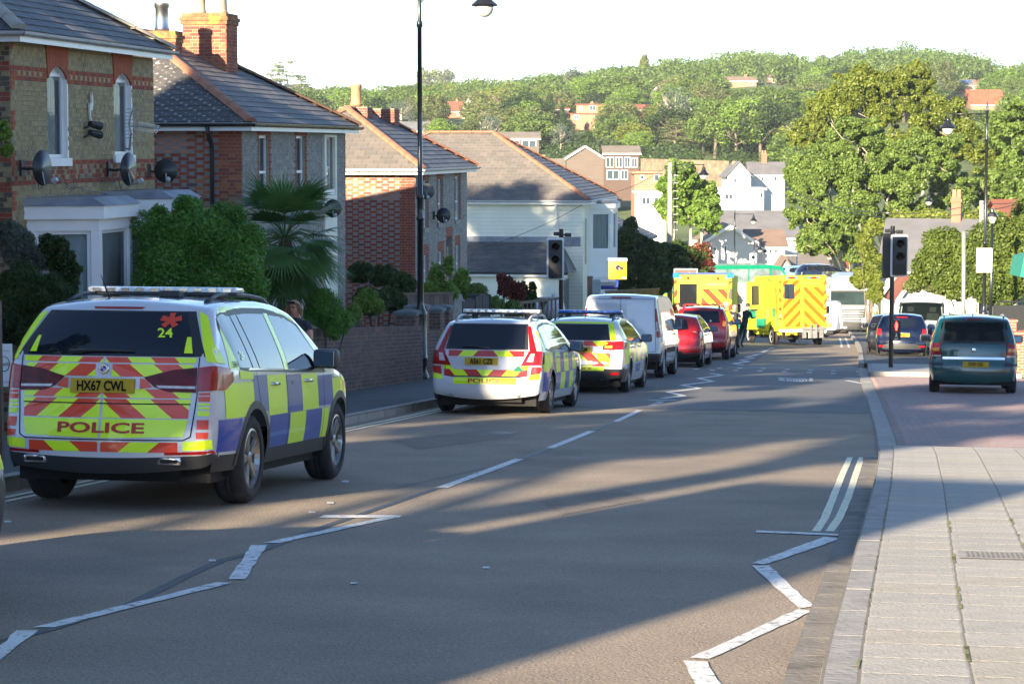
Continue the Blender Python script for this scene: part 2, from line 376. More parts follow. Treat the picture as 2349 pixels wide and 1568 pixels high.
# ------------------------------------------------------------- painted markings
def mpoly(pts, mat=m_paint, name='painted_mark', dz=.006):
 b = B(); ps = [G(x, y, dz) for x, y in pts]
 c = Vector((0, 0, 0))
 for i in range(len(ps)): c += (ps[i]).cross(ps[(i + 1) % len(ps)])
 a = sum((ps[i].x * ps[(i + 1) % len(ps)].y - ps[(i + 1) % len(ps)].x * ps[i].y) for i in range(len(ps)))
 if a < 0: ps.reverse()
 # worn, slightly ragged edge
 out = []
 for i, p in enumerate(ps):
  q = ps[(i + 1) % len(ps)]; n = max(1, min(14, int((q - p).length / .16))); d = (q - p).normalized(); nn = Vector((-d.y, d.x, 0))
  for k in range(n):
   v = p.lerp(q, k / n) + (nn * rnd.uniform(-.007, .007) if k else Vector()); v.z = gz(v.x, v.y) + dz; out.append(v)
 cc = sum(out, Vector()) / len(out)
 b.v = [tuple(v) for v in out]; b.f = [tuple(range(len(out)))]; b.m = [0]
 return b.obj(name, mat, road)
def mline(px, wd=.1, mat=m_paint, name='painted_line', dz=.006, step=.5):
 ps = [G(x, y) for x, y in px]; P = [ps[0]]
 for p, q in zip(ps, ps[1:]):
  n = max(1, int((q - p).length / step))
  for k in range(1, n + 1): P.append(p.lerp(q, k / n))
 b = B()
 for i, p in enumerate(P):
  d = (P[min(i + 1, len(P) - 1)] - P[max(0, i - 1)]); d.z = 0; d.normalize(); nn = Vector((-d.y, d.x, 0)) * wd / 2
  for sg in (-1, 1):
   v = p + nn * sg * rnd.uniform(.93, 1.07); b.v.append((v.x, v.y, gz(v.x, v.y) + dz))
 for i in range(len(P) - 1): b.f.append((2 * i, 2 * i + 2, 2 * i + 3, 2 * i + 1)); b.m.append(0)
 o = b.obj(name, mat, road)
 return o
for a in ([(1013, 1119), (1192, 1053)], [(1262, 1028), (1358, 989)], [(1412, 967), (1468, 941)], [(1494, 929), (1516, 921)]): mline(a, .105, name='centre_dash')
for q in ([(75, 1437), (125, 1437), (533, 1335), (497, 1334)], [(525, 1327), (562, 1327), (612, 1249), (576, 1249)], [(602, 1244), (640, 1244), (920, 1184), (888, 1184)],
    [(732, 1186), (744, 1180), (921, 1181), (915, 1187)], [(-40, 1520), (-10, 1520), (88, 1444), (38, 1444)]): mpoly(q, name='zigzag_mark')
Z5 = lambda L: [(1168 + x * .5028, 917.5 + y * .5028) for x, y in L]
for q in ([(1128, 592), (1124, 601), (1508, 617), (1512, 608)], [(1108, 742), (1168, 747), (1515, 630), (1437, 621)], [(1108, 752), (1187, 752), (1390, 938), (1322, 948)],
    [(825, 1172), (912, 1177), (1385, 960), (1318, 950)], [(793, 1184), (905, 1190), (1010, 1360), (880, 1360)]): mpoly(Z5(q), name='zigzag_mark')
mline(Z5([(1555, 262), (1520, 340), (1480, 440), (1440, 540), (1400, 600)]), .065, m_paint2, 'no_parking_line')
mline(Z5([(1608, 262), (1578, 350), (1545, 450), (1505, 540), (1462, 600)]), .065, m_paint2, 'no_parking_line')
mpoly(Z5([(1540, 262), (1385, 604), (1500, 604), (1640, 262)]), m_tar, 'tar_patch', .003)
Z4 = lambda L: [(959 + x * .284, 650.5 + y * .284) for x, y in L]
mline(Z4([(1860, 943), (2095, 940)]), .16); mline(Z4([(1880, 982), (1968, 954)]), .12)
ZB = lambda L: [(1501 + x * .213, 584 + y * .213) for x, y in L]
zz = ZB([(80, 1548), (320, 1520), (145, 1480), (485, 1440), (300, 1405), (630, 1365), (475, 1332), (735, 1298), (600, 1278)])
for a, c in zip(zz, zz[1:]): mline([a, c], .13, name='zigzag_mark')
zz = ZB([(960, 1190), (850, 1175), (1020, 1150), (920, 1135), (1075, 1115), (985, 1105), (1110, 1080), (1055, 1078), (1180, 1065)])
for a, c in zip(zz, zz[1:]): mline([a, c], .16, name='zigzag_mark')
for a in ([(1160, 1050), (1220, 1030)], [(1235, 1015), (1290, 1000)], [(1355, 960), (1385, 955)]): mline(ZB(a), .12, name='centre_dash')
for x, y in ((450, 1228), (625, 1243), (700, 1220), (920, 1218), (1175, 1223), (1432, 1232), (1685, 1240), (1930, 1247), (2200, 1257), (880, 1243), (1140, 1250), (1400, 1257), (1668, 1266), (1930, 1277), (2210, 1288)):
 mpoly(ZB([(x - 26, y - 3), (x + 26, y - 3), (x + 26, y + 4), (x - 26, y + 4)]), name='crossing_stud')
mline(ZB([(2050, 1328), (2265, 1335)]), .3, name='zigzag_mark'); mline(ZB([(2070, 1356), (2280, 1393)]), .12, name='zigzag_mark')
for q in ([(1340, 1322), (1700, 1342), (1700, 1346), (1340, 1326)], [(1350, 1345), (1610, 1362), (1600, 1366), (1350, 1350)]): mpoly(ZB(q), name='worn_lettering')
for k in range(9):
 x = 1340 + k * 12 if k < 5 else 1620 + k * 10
 mpoly(ZB([(x, 1318 + k), (x + 6, 1318 + k), (x + 8, 1352 + k), (x, 1352 + k)]), name='worn_lettering')
for k in range(7):
 x = 1420 + k * 32; mpoly(ZB([(x, 1330), (x + 14, 1330), (x + 34, 1362), (x + 20, 1362)]), name='worn_lettering')
# the tar-sealed joint that wanders along the middle
mline([(10, 1470), (110, 1445), (300, 1385), (430, 1320), (510, 1285), (600, 1262), (720, 1216), (850, 1172), (1000, 1120)], .07, m_tar, 'tar_seam', .004, .15)
mline([(1195, 1052), (1262, 1028)], .1, m_tar, 'tar_seam', .004, .15); mline([(1358, 989), (1412, 967)], .1, m_tar, 'tar_seam', .004, .15)
mline([(1400, 972), (1900, 1568)][::-1][:1] + [(1830, 1568), (1905, 1330), (1960, 1180), (1985, 1060)], .05, m_tar, 'tar_seam', .0045, .15)
for x, y in ((812, 1336), (792, 1103), (758, 1152), (715, 1174), (487, 1284), (18, 1195), (1115, 1300)): mpoly([(x - 8, y - 2), (x + 8, y - 2), (x + 8, y + 2), (x - 8, y + 2)], name='paint_spot')
for q in ([(905, 1010), (1110, 985), (1180, 1000), (960, 1030)], [(1240, 1150), (1420, 1120), (1480, 1145), (1290, 1180)]): mpoly(q, M('asphalt_patch', (.205, .165, .125), .85, var=.15, scale=3, bump=.8, bscale=60, speck=(.3, 70)), 'road_repair', .0035)
for q in ([(1480, 944), (1620, 949), (1800, 951), (1990, 957)], [(900, 1120), (1100, 1075), (1300, 1040)]): mline([(x + rnd.uniform(-4, 4), y + rnd.uniform(-2, 2)) for x, y in q], .018, m_tar, 'crack', .0042, .1)
for x, y, r in ((1150, 992, 34), (2010, 1048, 20)):
 mpoly([(x + r * math.cos(a * .524), y + r * .11 * math.sin(a * .524)) for a in range(12)], M('iron_cover', (.07, .07, .07), .5, .6, bump=.5, bscale=60), 'iron_cover', .007)
sheet('painted_line', 12, 62, LK + .22, LK + .285, .006, m_paint2, parent=road, kind=None)
sheet('painted_line', 12, 62, LK + .37, LK + .435, .006, m_paint2, parent=road, kind=None)
for d in (.35, .65): sheet('painted_line', 95, 125, lambda s: RK(s) - d, lambda s: RK(s) - d + .09, .006, m_paint, parent=road, kind=None)
# ------------------------------------------------------------- building blocks for houses
class Fr:
 def __init__(s, o, U, V, N): s.o = Vector(o); s.U = Vector(U).normalized(); s.V = Vector(V).normalized(); s.N = Vector(N).normalized()
 def __call__(s, u, v, n=0): return s.o + s.U * u + s.V * v + s.N * n
def clip(poly, cv):                          # clip 2D polygon by convex CCW polygon
 out = poly
 for i in range(len(cv)):
  a = cv[i]; b = cv[(i + 1) % len(cv)]; inp = out; out = []
  if not inp: break
  f = lambda p: (b[0] - a[0]) * (p[1] - a[1]) - (b[1] - a[1]) * (p[0] - a[0])
  for k in range(len(inp)):
   p = inp[k]; q = inp[(k + 1) % len(inp)]; fp, fq = f(p), f(q)
   if fp >= 0: out.append(p)
   if fp * fq < 0: r = fp / (fp - fq); out.append((p[0] + (q[0] - p[0]) * r, p[1] + (q[1] - p[1]) * r))
 return out
def wallmesh(fr, w, h, holes, depth=.12, v0=0):
 us = sorted({0, w} | {x for q in holes for x in q[:2]}); vs = sorted({v0, h} | {x for q in holes for x in q[2:4]}); b = B()
 us = [u for u in us if 0 <= u <= w]; vs = [v for v in vs if v0 <= v <= h]
 for i in range(len(us) - 1):
  for k in range(len(vs) - 1):
   cu, cv = (us[i] + us[i + 1]) / 2, (vs[k] + vs[k + 1]) / 2
   if any(q[0] < cu < q[1] and q[2] < cv < q[3] for q in holes): continue
   b.quad(fr(us[i], vs[k]), fr(us[i + 1], vs[k]), fr(us[i + 1], vs[k + 1]), fr(us[i], vs[k + 1]))
 for a, c, d, e in [q[:4] for q in holes]:
  P = [(a, d), (c, d), (c, e), (a, e)]
  for i in range(4): p, q = P[i], P[(i + 1) % 4]; b.quad(fr(*q), fr(*p), fr(*p, -depth), fr(*q, -depth))
 return b
BM_ = {}
def brickmesh(w_, h_, mat, d=.012):
 key = (round(w_, 3), round(h_, 3), mat.name)
 if key not in BM_:
  b = B(); e = .004; x, y = w_ / 2, h_ / 2
  b.add([(-x, -y, 0), (x, -y, 0), (x, y, 0), (-x, y, 0), (-x + e, -y + e, d), (x - e, -y + e, d), (x - e, y - e, d), (-x + e, y - e, d)], [(4, 5, 6, 7), (0, 1, 5, 4), (1, 2, 6, 5), (2, 3, 7, 6), (3, 0, 4, 7)])
  BM_[key] = b.mesh('brick', mat)
 return BM_[key]
def bricks(root, fr, w, h, holes, mats, kind, bond='flemish', course=.075, v0=0, cap=300, pri=None, j=.010, d=.012, name='brick', allclip=None):
 """lays every brick; the cap largest in view become objects of their own, the rest one joined part"""
 L = []; r = 0; v = v0
 while v < h - .02:
  v1 = min(v + course, h); u = 0; k = 0
  if bond == 'flemish': seq = [(.225, 0), (.1125, 1)]; u = -[.0, .169][r % 2]
  elif bond == 'header': seq = [(.1125, 1)]; u = -.056 * (r % 2)
  elif bond == 'english': seq = [(.225, 0)] if r % 2 else [(.1125, 1)]; u = -.056 * (r % 2)
  elif bond == 'soldier': seq = [(.075, 0)]; v1 = min(v + course, h)
  else: seq = [(.225, 0)]; u = -.1125 * (r % 2)
  while u < w:
   bw, tp = seq[k % len(seq)]; a, c = max(0, u), min(w, u + bw); u += bw; k += 1
   if c - a < .03: continue
   segs = [(a, c)]
   for q in holes:
    if q[2] < (v + v1) / 2 < q[3]:
     ns = []
     for x, y in segs:
      if q[1] <= x or q[0] >= y: ns.append((x, y)); continue
      if q[0] > x: ns.append((x, q[0]))
      if q[1] < y: ns.append((q[1], y))
     segs = ns
   for x, y in segs:
    if y - x > .03: L.append((x, y, v, v1, kind(r, tp, (x + y) / 2, (v + v1) / 2)))
  v = v1; r += 1
 big = [l for l in L if (pri is None or pri((l[0] + l[1]) / 2, (l[2] + l[3]) / 2)) and l[1] - l[0] > .1]
 rnd2 = random.Random(len(L));
 sel = set(id(l) for l in (big if len(big) <= cap else sorted(big, key=lambda l: -(l[1] - l[0]))[:cap])) if cap else set()
 rest = B(); MX = Matrix((fr.U, fr.V, fr.N)).transposed().to_4x4()
 for l in L:
  a, c, e, f, k = l
  if id(l) in sel:
   o = link(name, brickmesh(round(c - a - j, 3), round(f - e - j, 3), mats[k], d), root)
   m = MX.copy(); m.translation = fr((a + c) / 2, (e + f) / 2, rnd2.uniform(-.001, .003)); o.matrix_local = m
  else:
   x0, x1, y0, y1 = a + j / 2, c - j / 2, e + j / 2, f - j / 2; dd = d + rnd2.uniform(-.002, .003)
   rest.add([fr(x0, y0, 0), fr(x1, y0, 0), fr(x1, y1, 0), fr(x0, y1, 0), fr(x0, y0, dd), fr(x1, y0, dd), fr(x1, y1, dd), fr(x0, y1, dd)], [(4, 5, 6, 7), (0, 1, 5, 4), (1, 2, 6, 5), (2, 3, 7, 6), (3, 0, 4, 7)], k)
 if rest.f: stuffpart(rest.obj(name + 'work', mats, root))
m_white = M('white_upvc', (.80, .81, .82), .35, var=.03, scale=3)
m_wpaint = M('white_paint', (.84, .84, .82), .55, var=.05, scale=2, dirt=((.55, .54, .5), 3, .7))
m_cream = M('cream_paint_wall', (.80, .79, .66), .7, var=.05, scale=1.5, dirt=((.56, .54, .43), 1.2, .66))
m_gl = glass('window_glass', (.10, .13, .16), .7)  # blue-grey base tint stands for reflected sky
m_glf = glass('far_window_glass', (.05, .07, .09), 0)
m_curt = M('net_curtain', (.72, .74, .78), .9, var=.2, scale=3, stretch=(14, 14, .6))
m_dark = M('dark_interior', (.03, .03, .035), .9, var=0)
m_mort = M('mortar_buff', (.36, .30, .21), .95, var=.12, scale=8)
m_mortg = M('mortar_grey', (.30, .29, .26), .95, var=.12, scale=8)
m_lead = M('lead', (.22, .24, .27), .55, var=.25, scale=3, metal=.3)
m_black = M('black_gutter', (.018, .02, .025), .35, var=0)
m_greyg = M('grey_gutter', (.45, .47, .5), .4, var=.06)
SL = [M('slate_%d' % i, c, .62, var=.16, scale=2.5, bump=.25, bscale=18, dirt=((.22, .215, .2), 5, .66)) for i, c in enumerate(((.092, .09, .092), (.108, .105, .105), (.08, .079, .082)))]
SLB = [M('slate_brown_%d' % i, c, .7, var=.13, scale=3, bump=.25, bscale=18, dirt=((.25, .2, .15), 6, .70)) for i, c in enumerate(((.155, .138, .125), (.17, .15, .135), (.14, .128, .118)))]
SLL = [M('slate_lichen_%d' % i, c, .8, var=.2, scale=4, bump=.4, bscale=20, dirt=((.42, .41, .37), 9, .56)) for i, c in enumerate(((.075, .073, .075), (.09, .085, .085)))]
m_hip = M('hip_tile_orange', (.33, .145, .085), .8, var=.2, scale=3, dirt=((.55, .36, .08), 3, .6), bump=.3)
m_hipb = M('hip_tile_brown', (.17, .095, .06), .85, var=.3, scale=3, dirt=((.38, .27, .1), 4, .63), bump=.3)
m_hipc = M('hip_tile_cream', (.36, .33, .27), .8, var=.15, scale=4, bump=.3)
m_pot = M('chimney_pot', (.34, .29, .22), .8, var=.15, scale=4, dirt=((.3, .25, .2), 5, .6))
m_pott = M('terracotta_pot', (.50, .22, .12), .8, var=.2, scale=4)
m_lich = M('lichen_cap', (.27, .12, .06), .95, var=.4, scale=7, dirt=((.42, .30, .05), 3, .53), bump=.8, bscale=20)
YB = [M('brick_yellow_%d' % i, c, .85, var=.15, scale=9, bump=.4, bscale=40) for i, c in enumerate(((.36, .28, .145), (.32, .25, .135), (.40, .31, .17), (.27, .215, .125)))] + [M('brick_red_a', (.36, .085, .035), .85, var=.2, scale=9, bump=.4, bscale=40), M('brick_red_b', (.27, .06, .035), .85, var=.2, scale=9, bump=.4, bscale=40), M('brick_shaded', (.10, .085, .06), .9, var=.2, scale=9, bump=.4, bscale=40)]
RB = [M('brick_red_c', (.30, .075, .045), .85, var=.22, scale=9, bump=.4, bscale=40), M('brick_red_d', (.23, .055, .04), .85, var=.2, scale=9, bump=.4, bscale=40), M('brick_purple', (.13, .075, .075), .85, var=.2, scale=9), M('brick_blue_header', (.22, .22, .225), .75, var=.18, scale=12, bump=.4, bscale=40), M('brick_orange', (.38, .13, .06), .85, var=.2, scale=9, bump=.4, bscale=40), M('brick_pink', (.42, .20, .16), .85, var=.15, scale=9, bump=.4, bscale=40)]
GB = [M('brick_grey_a', (.27, .26, .24), .8, var=.2, scale=12, bump=.5, bscale=40), M('brick_grey_b', (.33, .32, .30), .8, var=.2, scale=12, bump=.5, bscale=40), M('brick_grey_c', (.22, .22, .21), .8, var=.2, scale=12, bump=.5, bscale=40), RB[0], RB[1]]
def slates(root, fr, cvx, mats, w_=.3, c_=.23, cap=300, pri=None, name='slate', th=.012):
 x0 = min(p[0] for p in cvx); x1 = max(p[0] for p in cvx); y0 = min(p[1] for p in cvx); y1 = max(p[1] for p in cvx)
 L = []; r = 0; v = y0
 while v < y1:
  u = x0 - (w_ / 2 if r % 2 else 0) - .01
  while u < x1:
   p = clip([(u + .004, v), (u + w_ - .004, v), (u + w_ - .004, v + c_ + .01), (u + .004, v + c_ + .01)], cvx)
   if len(p) >= 3: L.append((p, rnd.randrange(len(mats))))
   u += w_
  v += c_; r += 1
 A = lambda p: abs(sum(p[i][0] * p[(i + 1) % len(p)][1] - p[(i + 1) % len(p)][0] * p[i][1] for i in range(len(p)))) / 2
 big = [l for l in L if A(l[0]) > w_ * c_ * .9 and (pri is None or pri(*l[0][0]))]; rnd.shuffle(big); sel = set(id(l) for l in big[:cap]); rest = B()
 MX = Matrix((fr.U, fr.V, fr.N)).transposed().to_4x4(); cache = {}
 def piece(b, p, f, mi, oz=0.0):
  ym = min(q[1] for q in p); tz = lambda q: oz + th * 1.1 + .014 * (1 - (q[1] - ym) / c_)
  n = len(p); top = [f(q[0], q[1], tz(q)) for q in p]; bot = [f(q[0], q[1], 0) for q in p]
  b.add(top + bot, [tuple(range(n))] + [(i, n + i, n + (i + 1) % n, (i + 1) % n) for i in range(n)], mi)
 for l in L:
  p, k = l
  if id(l) in sel:
   if k not in cache:
    b = B(); q = [(0, 0), (w_ - .008, 0), (w_ - .008, c_ + .01), (0, c_ + .01)]; piece(b, q, lambda x, y, z: Vector((x, y, z)), 0); cache[k] = b.mesh(name, mats[k])
   o = link(name, cache[k], root); m = MX.copy(); m.translation = fr(p[0][0], p[0][1], rnd.uniform(0, .004)); o.matrix_local = m
  else: piece(rest, p, fr, k, rnd.uniform(0, .004))
 if rest.f: stuffpart(rest.obj('slating', mats, root))
def ridge(root, a, b_, mat, r=.11, name='hip_tile', step=.42, n=5):
 a, b_ = Vector(a), Vector(b_); L = (b_ - a).length; d = (b_ - a) / L; k = max(1, int(L / step)); side = d.cross(Vector((0, 0, 1))).normalized(); up = side.cross(d); me = None
 for i in range(k):
  if me is None:
   b = B(); l = L / k
   prof = [(math.cos(t) * r * 1.15, math.sin(t) * r * .75) for t in [math.pi * q / n for q in range(n + 1)]]
   vs = [(x, 0, z) for x, z in prof] + [(x * .93, l * .98, z * .93) for x, z in prof]
   b.add(vs, [(q, q + 1, n + 2 + q, n + 1 + q) for q in range(n)] + [tuple(range(n + 1))[::-1], tuple(range(n + 1, 2 * n + 2))]); me = b.mesh(name, mat)
  o = link(name, me, root); m = Matrix((side, d, up)).transposed().to_4x4(); m.translation = a + d * (L / k) * i; o.matrix_local = m
def hiproof(root, Lx, Ly, z0, pitch, mats, hipm, o=.28, near=None, cap=110, ridgem=None, pri=None, w_=.3, hips=(0, 1, 2, 3), farm=None):
 """local x along road, y away from it; returns ridge ends"""
 tn = math.tan(math.radians(pitch)); x0, x1, y0, y1 = -o, Lx + o, -o, Ly + o; hw = min(x1 - x0, y1 - y0) / 2; zt = z0 + hw * tn
 if (x1 - x0) > (y1 - y0): A = Vector((x0 + hw, y0 + hw, zt)); Z = Vector((x1 - hw, y0 + hw, zt))
 else: A = Vector((x0 + hw, y0 + hw, zt)); Z = Vector((x0 + hw, y1 - hw, zt))
 P = [Vector((x0, y0, z0)), Vector((x1, y0, z0)), Vector((x1, y1, z0)), Vector((x0, y1, z0))]
 alongx = (x1 - x0) > (y1 - y0)
 faces = [[P[0], P[1], Z, A], [P[1], P[2], Z], [P[2], P[3], A, Z], [P[3], P[0], A]] if alongx else [[P[0], P[1], A], [P[1], P[2], Z, A], [P[2], P[3], Z], [P[3], P[0], A, Z]]
 b = B()
 for f in faces: b.poly(f)
 b.poly(P[::-1])
 rf = b.obj('roof', SL[0], root)
 for i, f in enumerate(faces):
  U = (f[1] - f[0]).normalized(); N = U.cross(f[-1] - f[0]).normalized(); V = N.cross(U); fr = Fr(f[0], U, V, N)
  if i == 2: continue
  cv = [((p - f[0]).dot(U), (p - f[0]).dot(V)) for p in f]
  mm = near if (near and i == 3) else mats
  slates(rf, fr, cv, mm, w_=w_, cap=(cap if i in (0, 3) else 0), pri=(pri[i] if pri and i in pri else None))
 up = Vector((0, 0, .03))
 ends = [(P[0], A), (P[1], Z if alongx else A), (P[2], Z), (P[3], A if alongx else Z)]
 for i in hips: ridge(rf, ends[i][0] + up, ends[i][1] + up, (farm if farm and i == 1 else hipm))
 if (A - Z).length > .3: ridge(rf, A + up, Z + up, ridgem or hipm, r=.12)
 # fascia and gutters
 return rf, A, Z
def eaves(root, Lx, Ly, z0, fas, gut, o=.28, sides=(0, 1), fh=.16):
 b = B(); b.box(-o + .03, Lx + o - .03, -o + .03, Ly + o - .03, z0 - .03, z0 - .005);
 if 0 in sides: b.box(-o, Lx + o, -o, -o + .025, z0 - fh, z0 - .002)
 if 1 in sides: b.box(-o, -o + .025, -o + .026, Ly + o, z0 - fh, z0 - .002)
 b.obj('fascia', fas, root)
 prof = [(-.055, 0), (-.045, -.04), (0, -.065), (.045, -.04), (.055, 0), (.05, 0), (0, -.055), (-.05, 0)]
 def gutter(a, c):
  a, c = Vector(a), Vector(c); d = (c - a).normalized(); sd_ = d.cross(Vector((0, 0, 1))); b = B(); n = len(prof)
  vs = [a + sd_ * x + Vector((0, 0, z)) for x, z in prof] + [c + sd_ * x + Vector((0, 0, z)) for x, z in prof]
  b.add(vs, [(i, (i + 1) % n, n + (i + 1) % n, n + i) for i in range(n)]); L = (c - a).length; k = int(L / .9)
  for i in range(k + 1):
   p = a + d * (L * i / max(1, k)); b.add([p + sd_ * x * 1.12 + Vector((0, 0, z * 1.12)) - d * .03 for x, z in prof] + [p + sd_ * x * 1.12 + Vector((0, 0, z * 1.12)) + d * .03 for x, z in prof], [(q, (q + 1) % n, n + (q + 1) % n, n + q) for q in range(n)])
  b.obj('gutter', gut, root)
 if 0 in sides: gutter((-o - .06, -o - .06, z0 - .01), (Lx + o, -o - .06, z0 - .01))
 if 1 in sides: gutter((-o - .06, Ly + o, z0 - .01), (-o - .06, -o - .06, z0 - .01))
def window(root, fr, u0, u1, v0, v1, depth=.11, sash=True, arch=0, sill=m_wpaint, frame=m_white, curtain=True, name='window', silln=.06, far=False, mull=0):
 """frame set back in its opening, real panes, a sill, something behind"""
 b = B(); t = .055 if not far else .09; X = Matrix((fr.U, fr.V, fr.N)).transposed().to_4x4(); X.translation = fr.o
 n0, n1 = -depth, -depth + .05
 b.box(u0, u0 + t, v0, v1, n0, n1, 0, X); b.box(u1 - t, u1, v0, v1, n0, n1, 0, X); b.box(u0 + t, u1 - t, v0, v0 + t, n0, n1, 0, X); b.box(u0 + t, u1 - t, v1 - t, v1, n0, n1, 0, X)
 if sash: vm = v0 + (v1 - v0) * .42; b.box(u0 + t, u1 - t, vm - t * .5, vm + t * .5, n0, n1 + .012, 0, X)
 for k in range(mull): um = u0 + (u1 - u0) * (k + 1) / (mull + 1); b.box(um - t * .4, um + t * .4, v0 + t, v1 - t, n0, n1 + .004, 0, X)
 w = b.obj(name, frame, root)
 b = B(); b.quad(fr(u0 + t * .7, v0 + t * .7, n0 + .02), fr(u1 - t * .7, v0 + t * .7, n0 + .02), fr(u1 - t * .7, v1 - t * .7, n0 + .02), fr(u0 + t * .7, v1 - t * .7, n0 + .02)); b.obj('pane', m_glf if far else m_gl, w)
 if not far:
  b = B(); k = 14
  if curtain:
   for i in range(k):
    ua, ub = u0 + (u1 - u0) * i / k, u0 + (u1 - u0) * (i + 1) / k
    b.quad(fr(ua, v0, n0 - .05 - .02 * (i % 2)), fr(ub, v0, n0 - .05 - .02 * ((i + 1) % 2)), fr(ub, v1, n0 - .05 - .02 * ((i + 1) % 2)), fr(ua, v1, n0 - .05 - .02 * (i % 2)))
   b.obj('curtain', m_curt, w)
  else: b.quad(fr(u0, v0, n0 - .3), fr(u1, v0, n0 - .3), fr(u1, v1, n0 - .3), fr(u0, v1, n0 - .3)); b.obj('dark_backing', m_dark, w)  # dark sheet painted as the unlit room behind the pane
 if sill: b = B(); b.box(u0 - .08, u1 + .08, v0 - .13, v0 - .003, -depth + .0, silln, 0, X); b.obj('sill', sill, w)
 return w
def chimney(root, x, y, z0, z1, w_, d_, mats, mort, pots=2, potm=m_pot, cap=True, cnt=80, kind=None):
 X0, Y0 = x - w_ / 2, y - d_ / 2; b = B(); b.box(X0, X0 + w_, Y0, Y0 + d_, z0, z1); c = b.obj('chimney', mort, root)
 kd = kind or (lambda r, tp, u, v: rnd.choice((0, 0, 1, 1, 2)))
 for fr, W_ in ((Fr((X0, Y0 + d_, z0), (0, -1, 0), (0, 0, 1), (-1, 0, 0)), d_), (Fr((X0, Y0, z0), (1, 0, 0), (0, 0, 1), (0, -1, 0)), w_)):
  bricks(c, fr, W_, z1 - z0 - .02, [], mats, kd, 'flemish', cap=cnt)
 if cap:
  b = B(); hgt = .075
  for i, e in enumerate((.035, .06)): b.box(X0 - e, X0 + w_ + e, Y0 - e, Y0 + d_ + e, z1 - .20 + i * .085, z1 - .20 + i * .085 + .08)
  b.box(X0 - .02, X0 + w_ + .02, Y0 - .02, Y0 + d_ + .02, z1 - .03, z1 + .05); b.obj('corbel', m_lich, c)
 for i in range(pots):
  b = B(); q = (i + .5) / pots; al = d_ > w_
  b.lathe([(.15, 0), (.17, .05), (.15, .1), (.14, .5), (.165, .54), (.165, .62), (.13, .62), (.12, .3)], 14, ((x if al else X0 + w_ * q), (Y0 + d_ * q if al else y), z1 + .04)); b.obj('chimney_pot', potm, c, auto=40)
 b = B(); b.box(X0 - .03, X0 + w_ + .03, Y0 - .03, Y0 + d_ + .03, z0 - .0, z0 + .15); b.obj('flashing', m_lead, c)
 return c
def on_plane(px, py, tf):                    # pixel on the vertical plane t = tf -> (s, z)
 r = ray(px, py); o = Vector((0, 0, CZ)); dt = DY * r.x - DX * r.y; k = tf / dt; p = o + r * k
 return st(p.x, p.y)[0], p.z
ROT = math.atan2(DY, DX)
def hframe(tf, s0, zb): return hp(s0, tf, zb)
HT = -13.0
def R2(px0, px1, py0, py1, s0, zb, tf=HT):   # picture rectangle -> facade rectangle (u0,u1,v0,v1)
 a, z1 = on_plane(px0, py0, tf); c, z0 = on_plane(px1, py1, tf); _, z1b = on_plane(px1, py0, tf)
 return (a - s0, c - s0, z0 - zb, (z1 + z1b) / 2 - zb)
FRONT = lambda: Fr((0, 0, 0), (1, 0, 0), (0, 0, 1), (0, -1, 0))
SIDE = lambda Ly: Fr((0, Ly, 0), (0, -1, 0), (0, 0, 1), (-1, 0, 0))
# ---------------- house 1: yellow brick with red bands
zb = -2.7; s0, s1 = 32.9, 39.65; Lx = s1 - s0; Ly = 8.4; ze = 3.14 - zb
h1 = thing('yellow_brick_house', hp(s0, HT, zb), ROT, 'yellow brick villa with red brick bands, white bays and three black dishes on its front', 'house')
wins = [R2(106, 154, 150, 362, s0, zb), R2(259, 301, 166, 355, s0, zb)]
fr = FRONT(); holes = [(a, c, d, e) for a, c, d, e in wins]
wl = wallmesh(fr, Lx, ze, holes).obj('wall', m_mort, h1)
vb1 = 2.57 - zb; vb2 = 1.0 - zb; cs = .075
def k1(r, tp, u, v):
 if u < .12 + (r % 2) * .1 and (r // 4) % 2: return 4
 if 0 <= v - vb1 < .075 or .15 <= v - vb1 < .225 or 0 <= v - vb2 < .075 or .3 <= v - vb2 < .375: return rnd.choice((4, 5, 5))
 if .075 <= v - vb1 < .15: return 4 if int(u / .1125) % 2 == 0 else 2
 if .075 <= v - vb2 < .3: return 5 if (int(u / .1125) + int(v / .075)) % 3 == 0 else rnd.choice((0, 3, 5))
 return rnd.choice((0, 0, 1, 2, 3))
bricks(wl, fr, Lx, ze - .02, holes, YB, k1, 'header', cap=300, pri=lambda u, v: v > .7 - zb and v < 2.95 - zb, v0=vb1 % .075)
sf = SIDE(Ly); ws = wallmesh(sf, Ly, ze, []).obj('wall', m_mort, h1)
bricks(ws, sf, Ly, ze - .02, [], YB, lambda r, tp, u, v: (5 if (r // 2) % 3 == 0 and u > Ly - .5 else rnd.choice((3, 6, 6, 1))), 'flemish', cap=120, pri=lambda u, v: u > Ly - 1.2 and v > .7 - zb)  # darkened bricks: the neighbours' shade is put into this flank's colour
b = B(); b.box(0, Lx, .3, Ly, 0, ze - .05); b.box(.3, Lx, .05, Ly, 0, .6 - zb); b.obj('core', m_mort, h1)
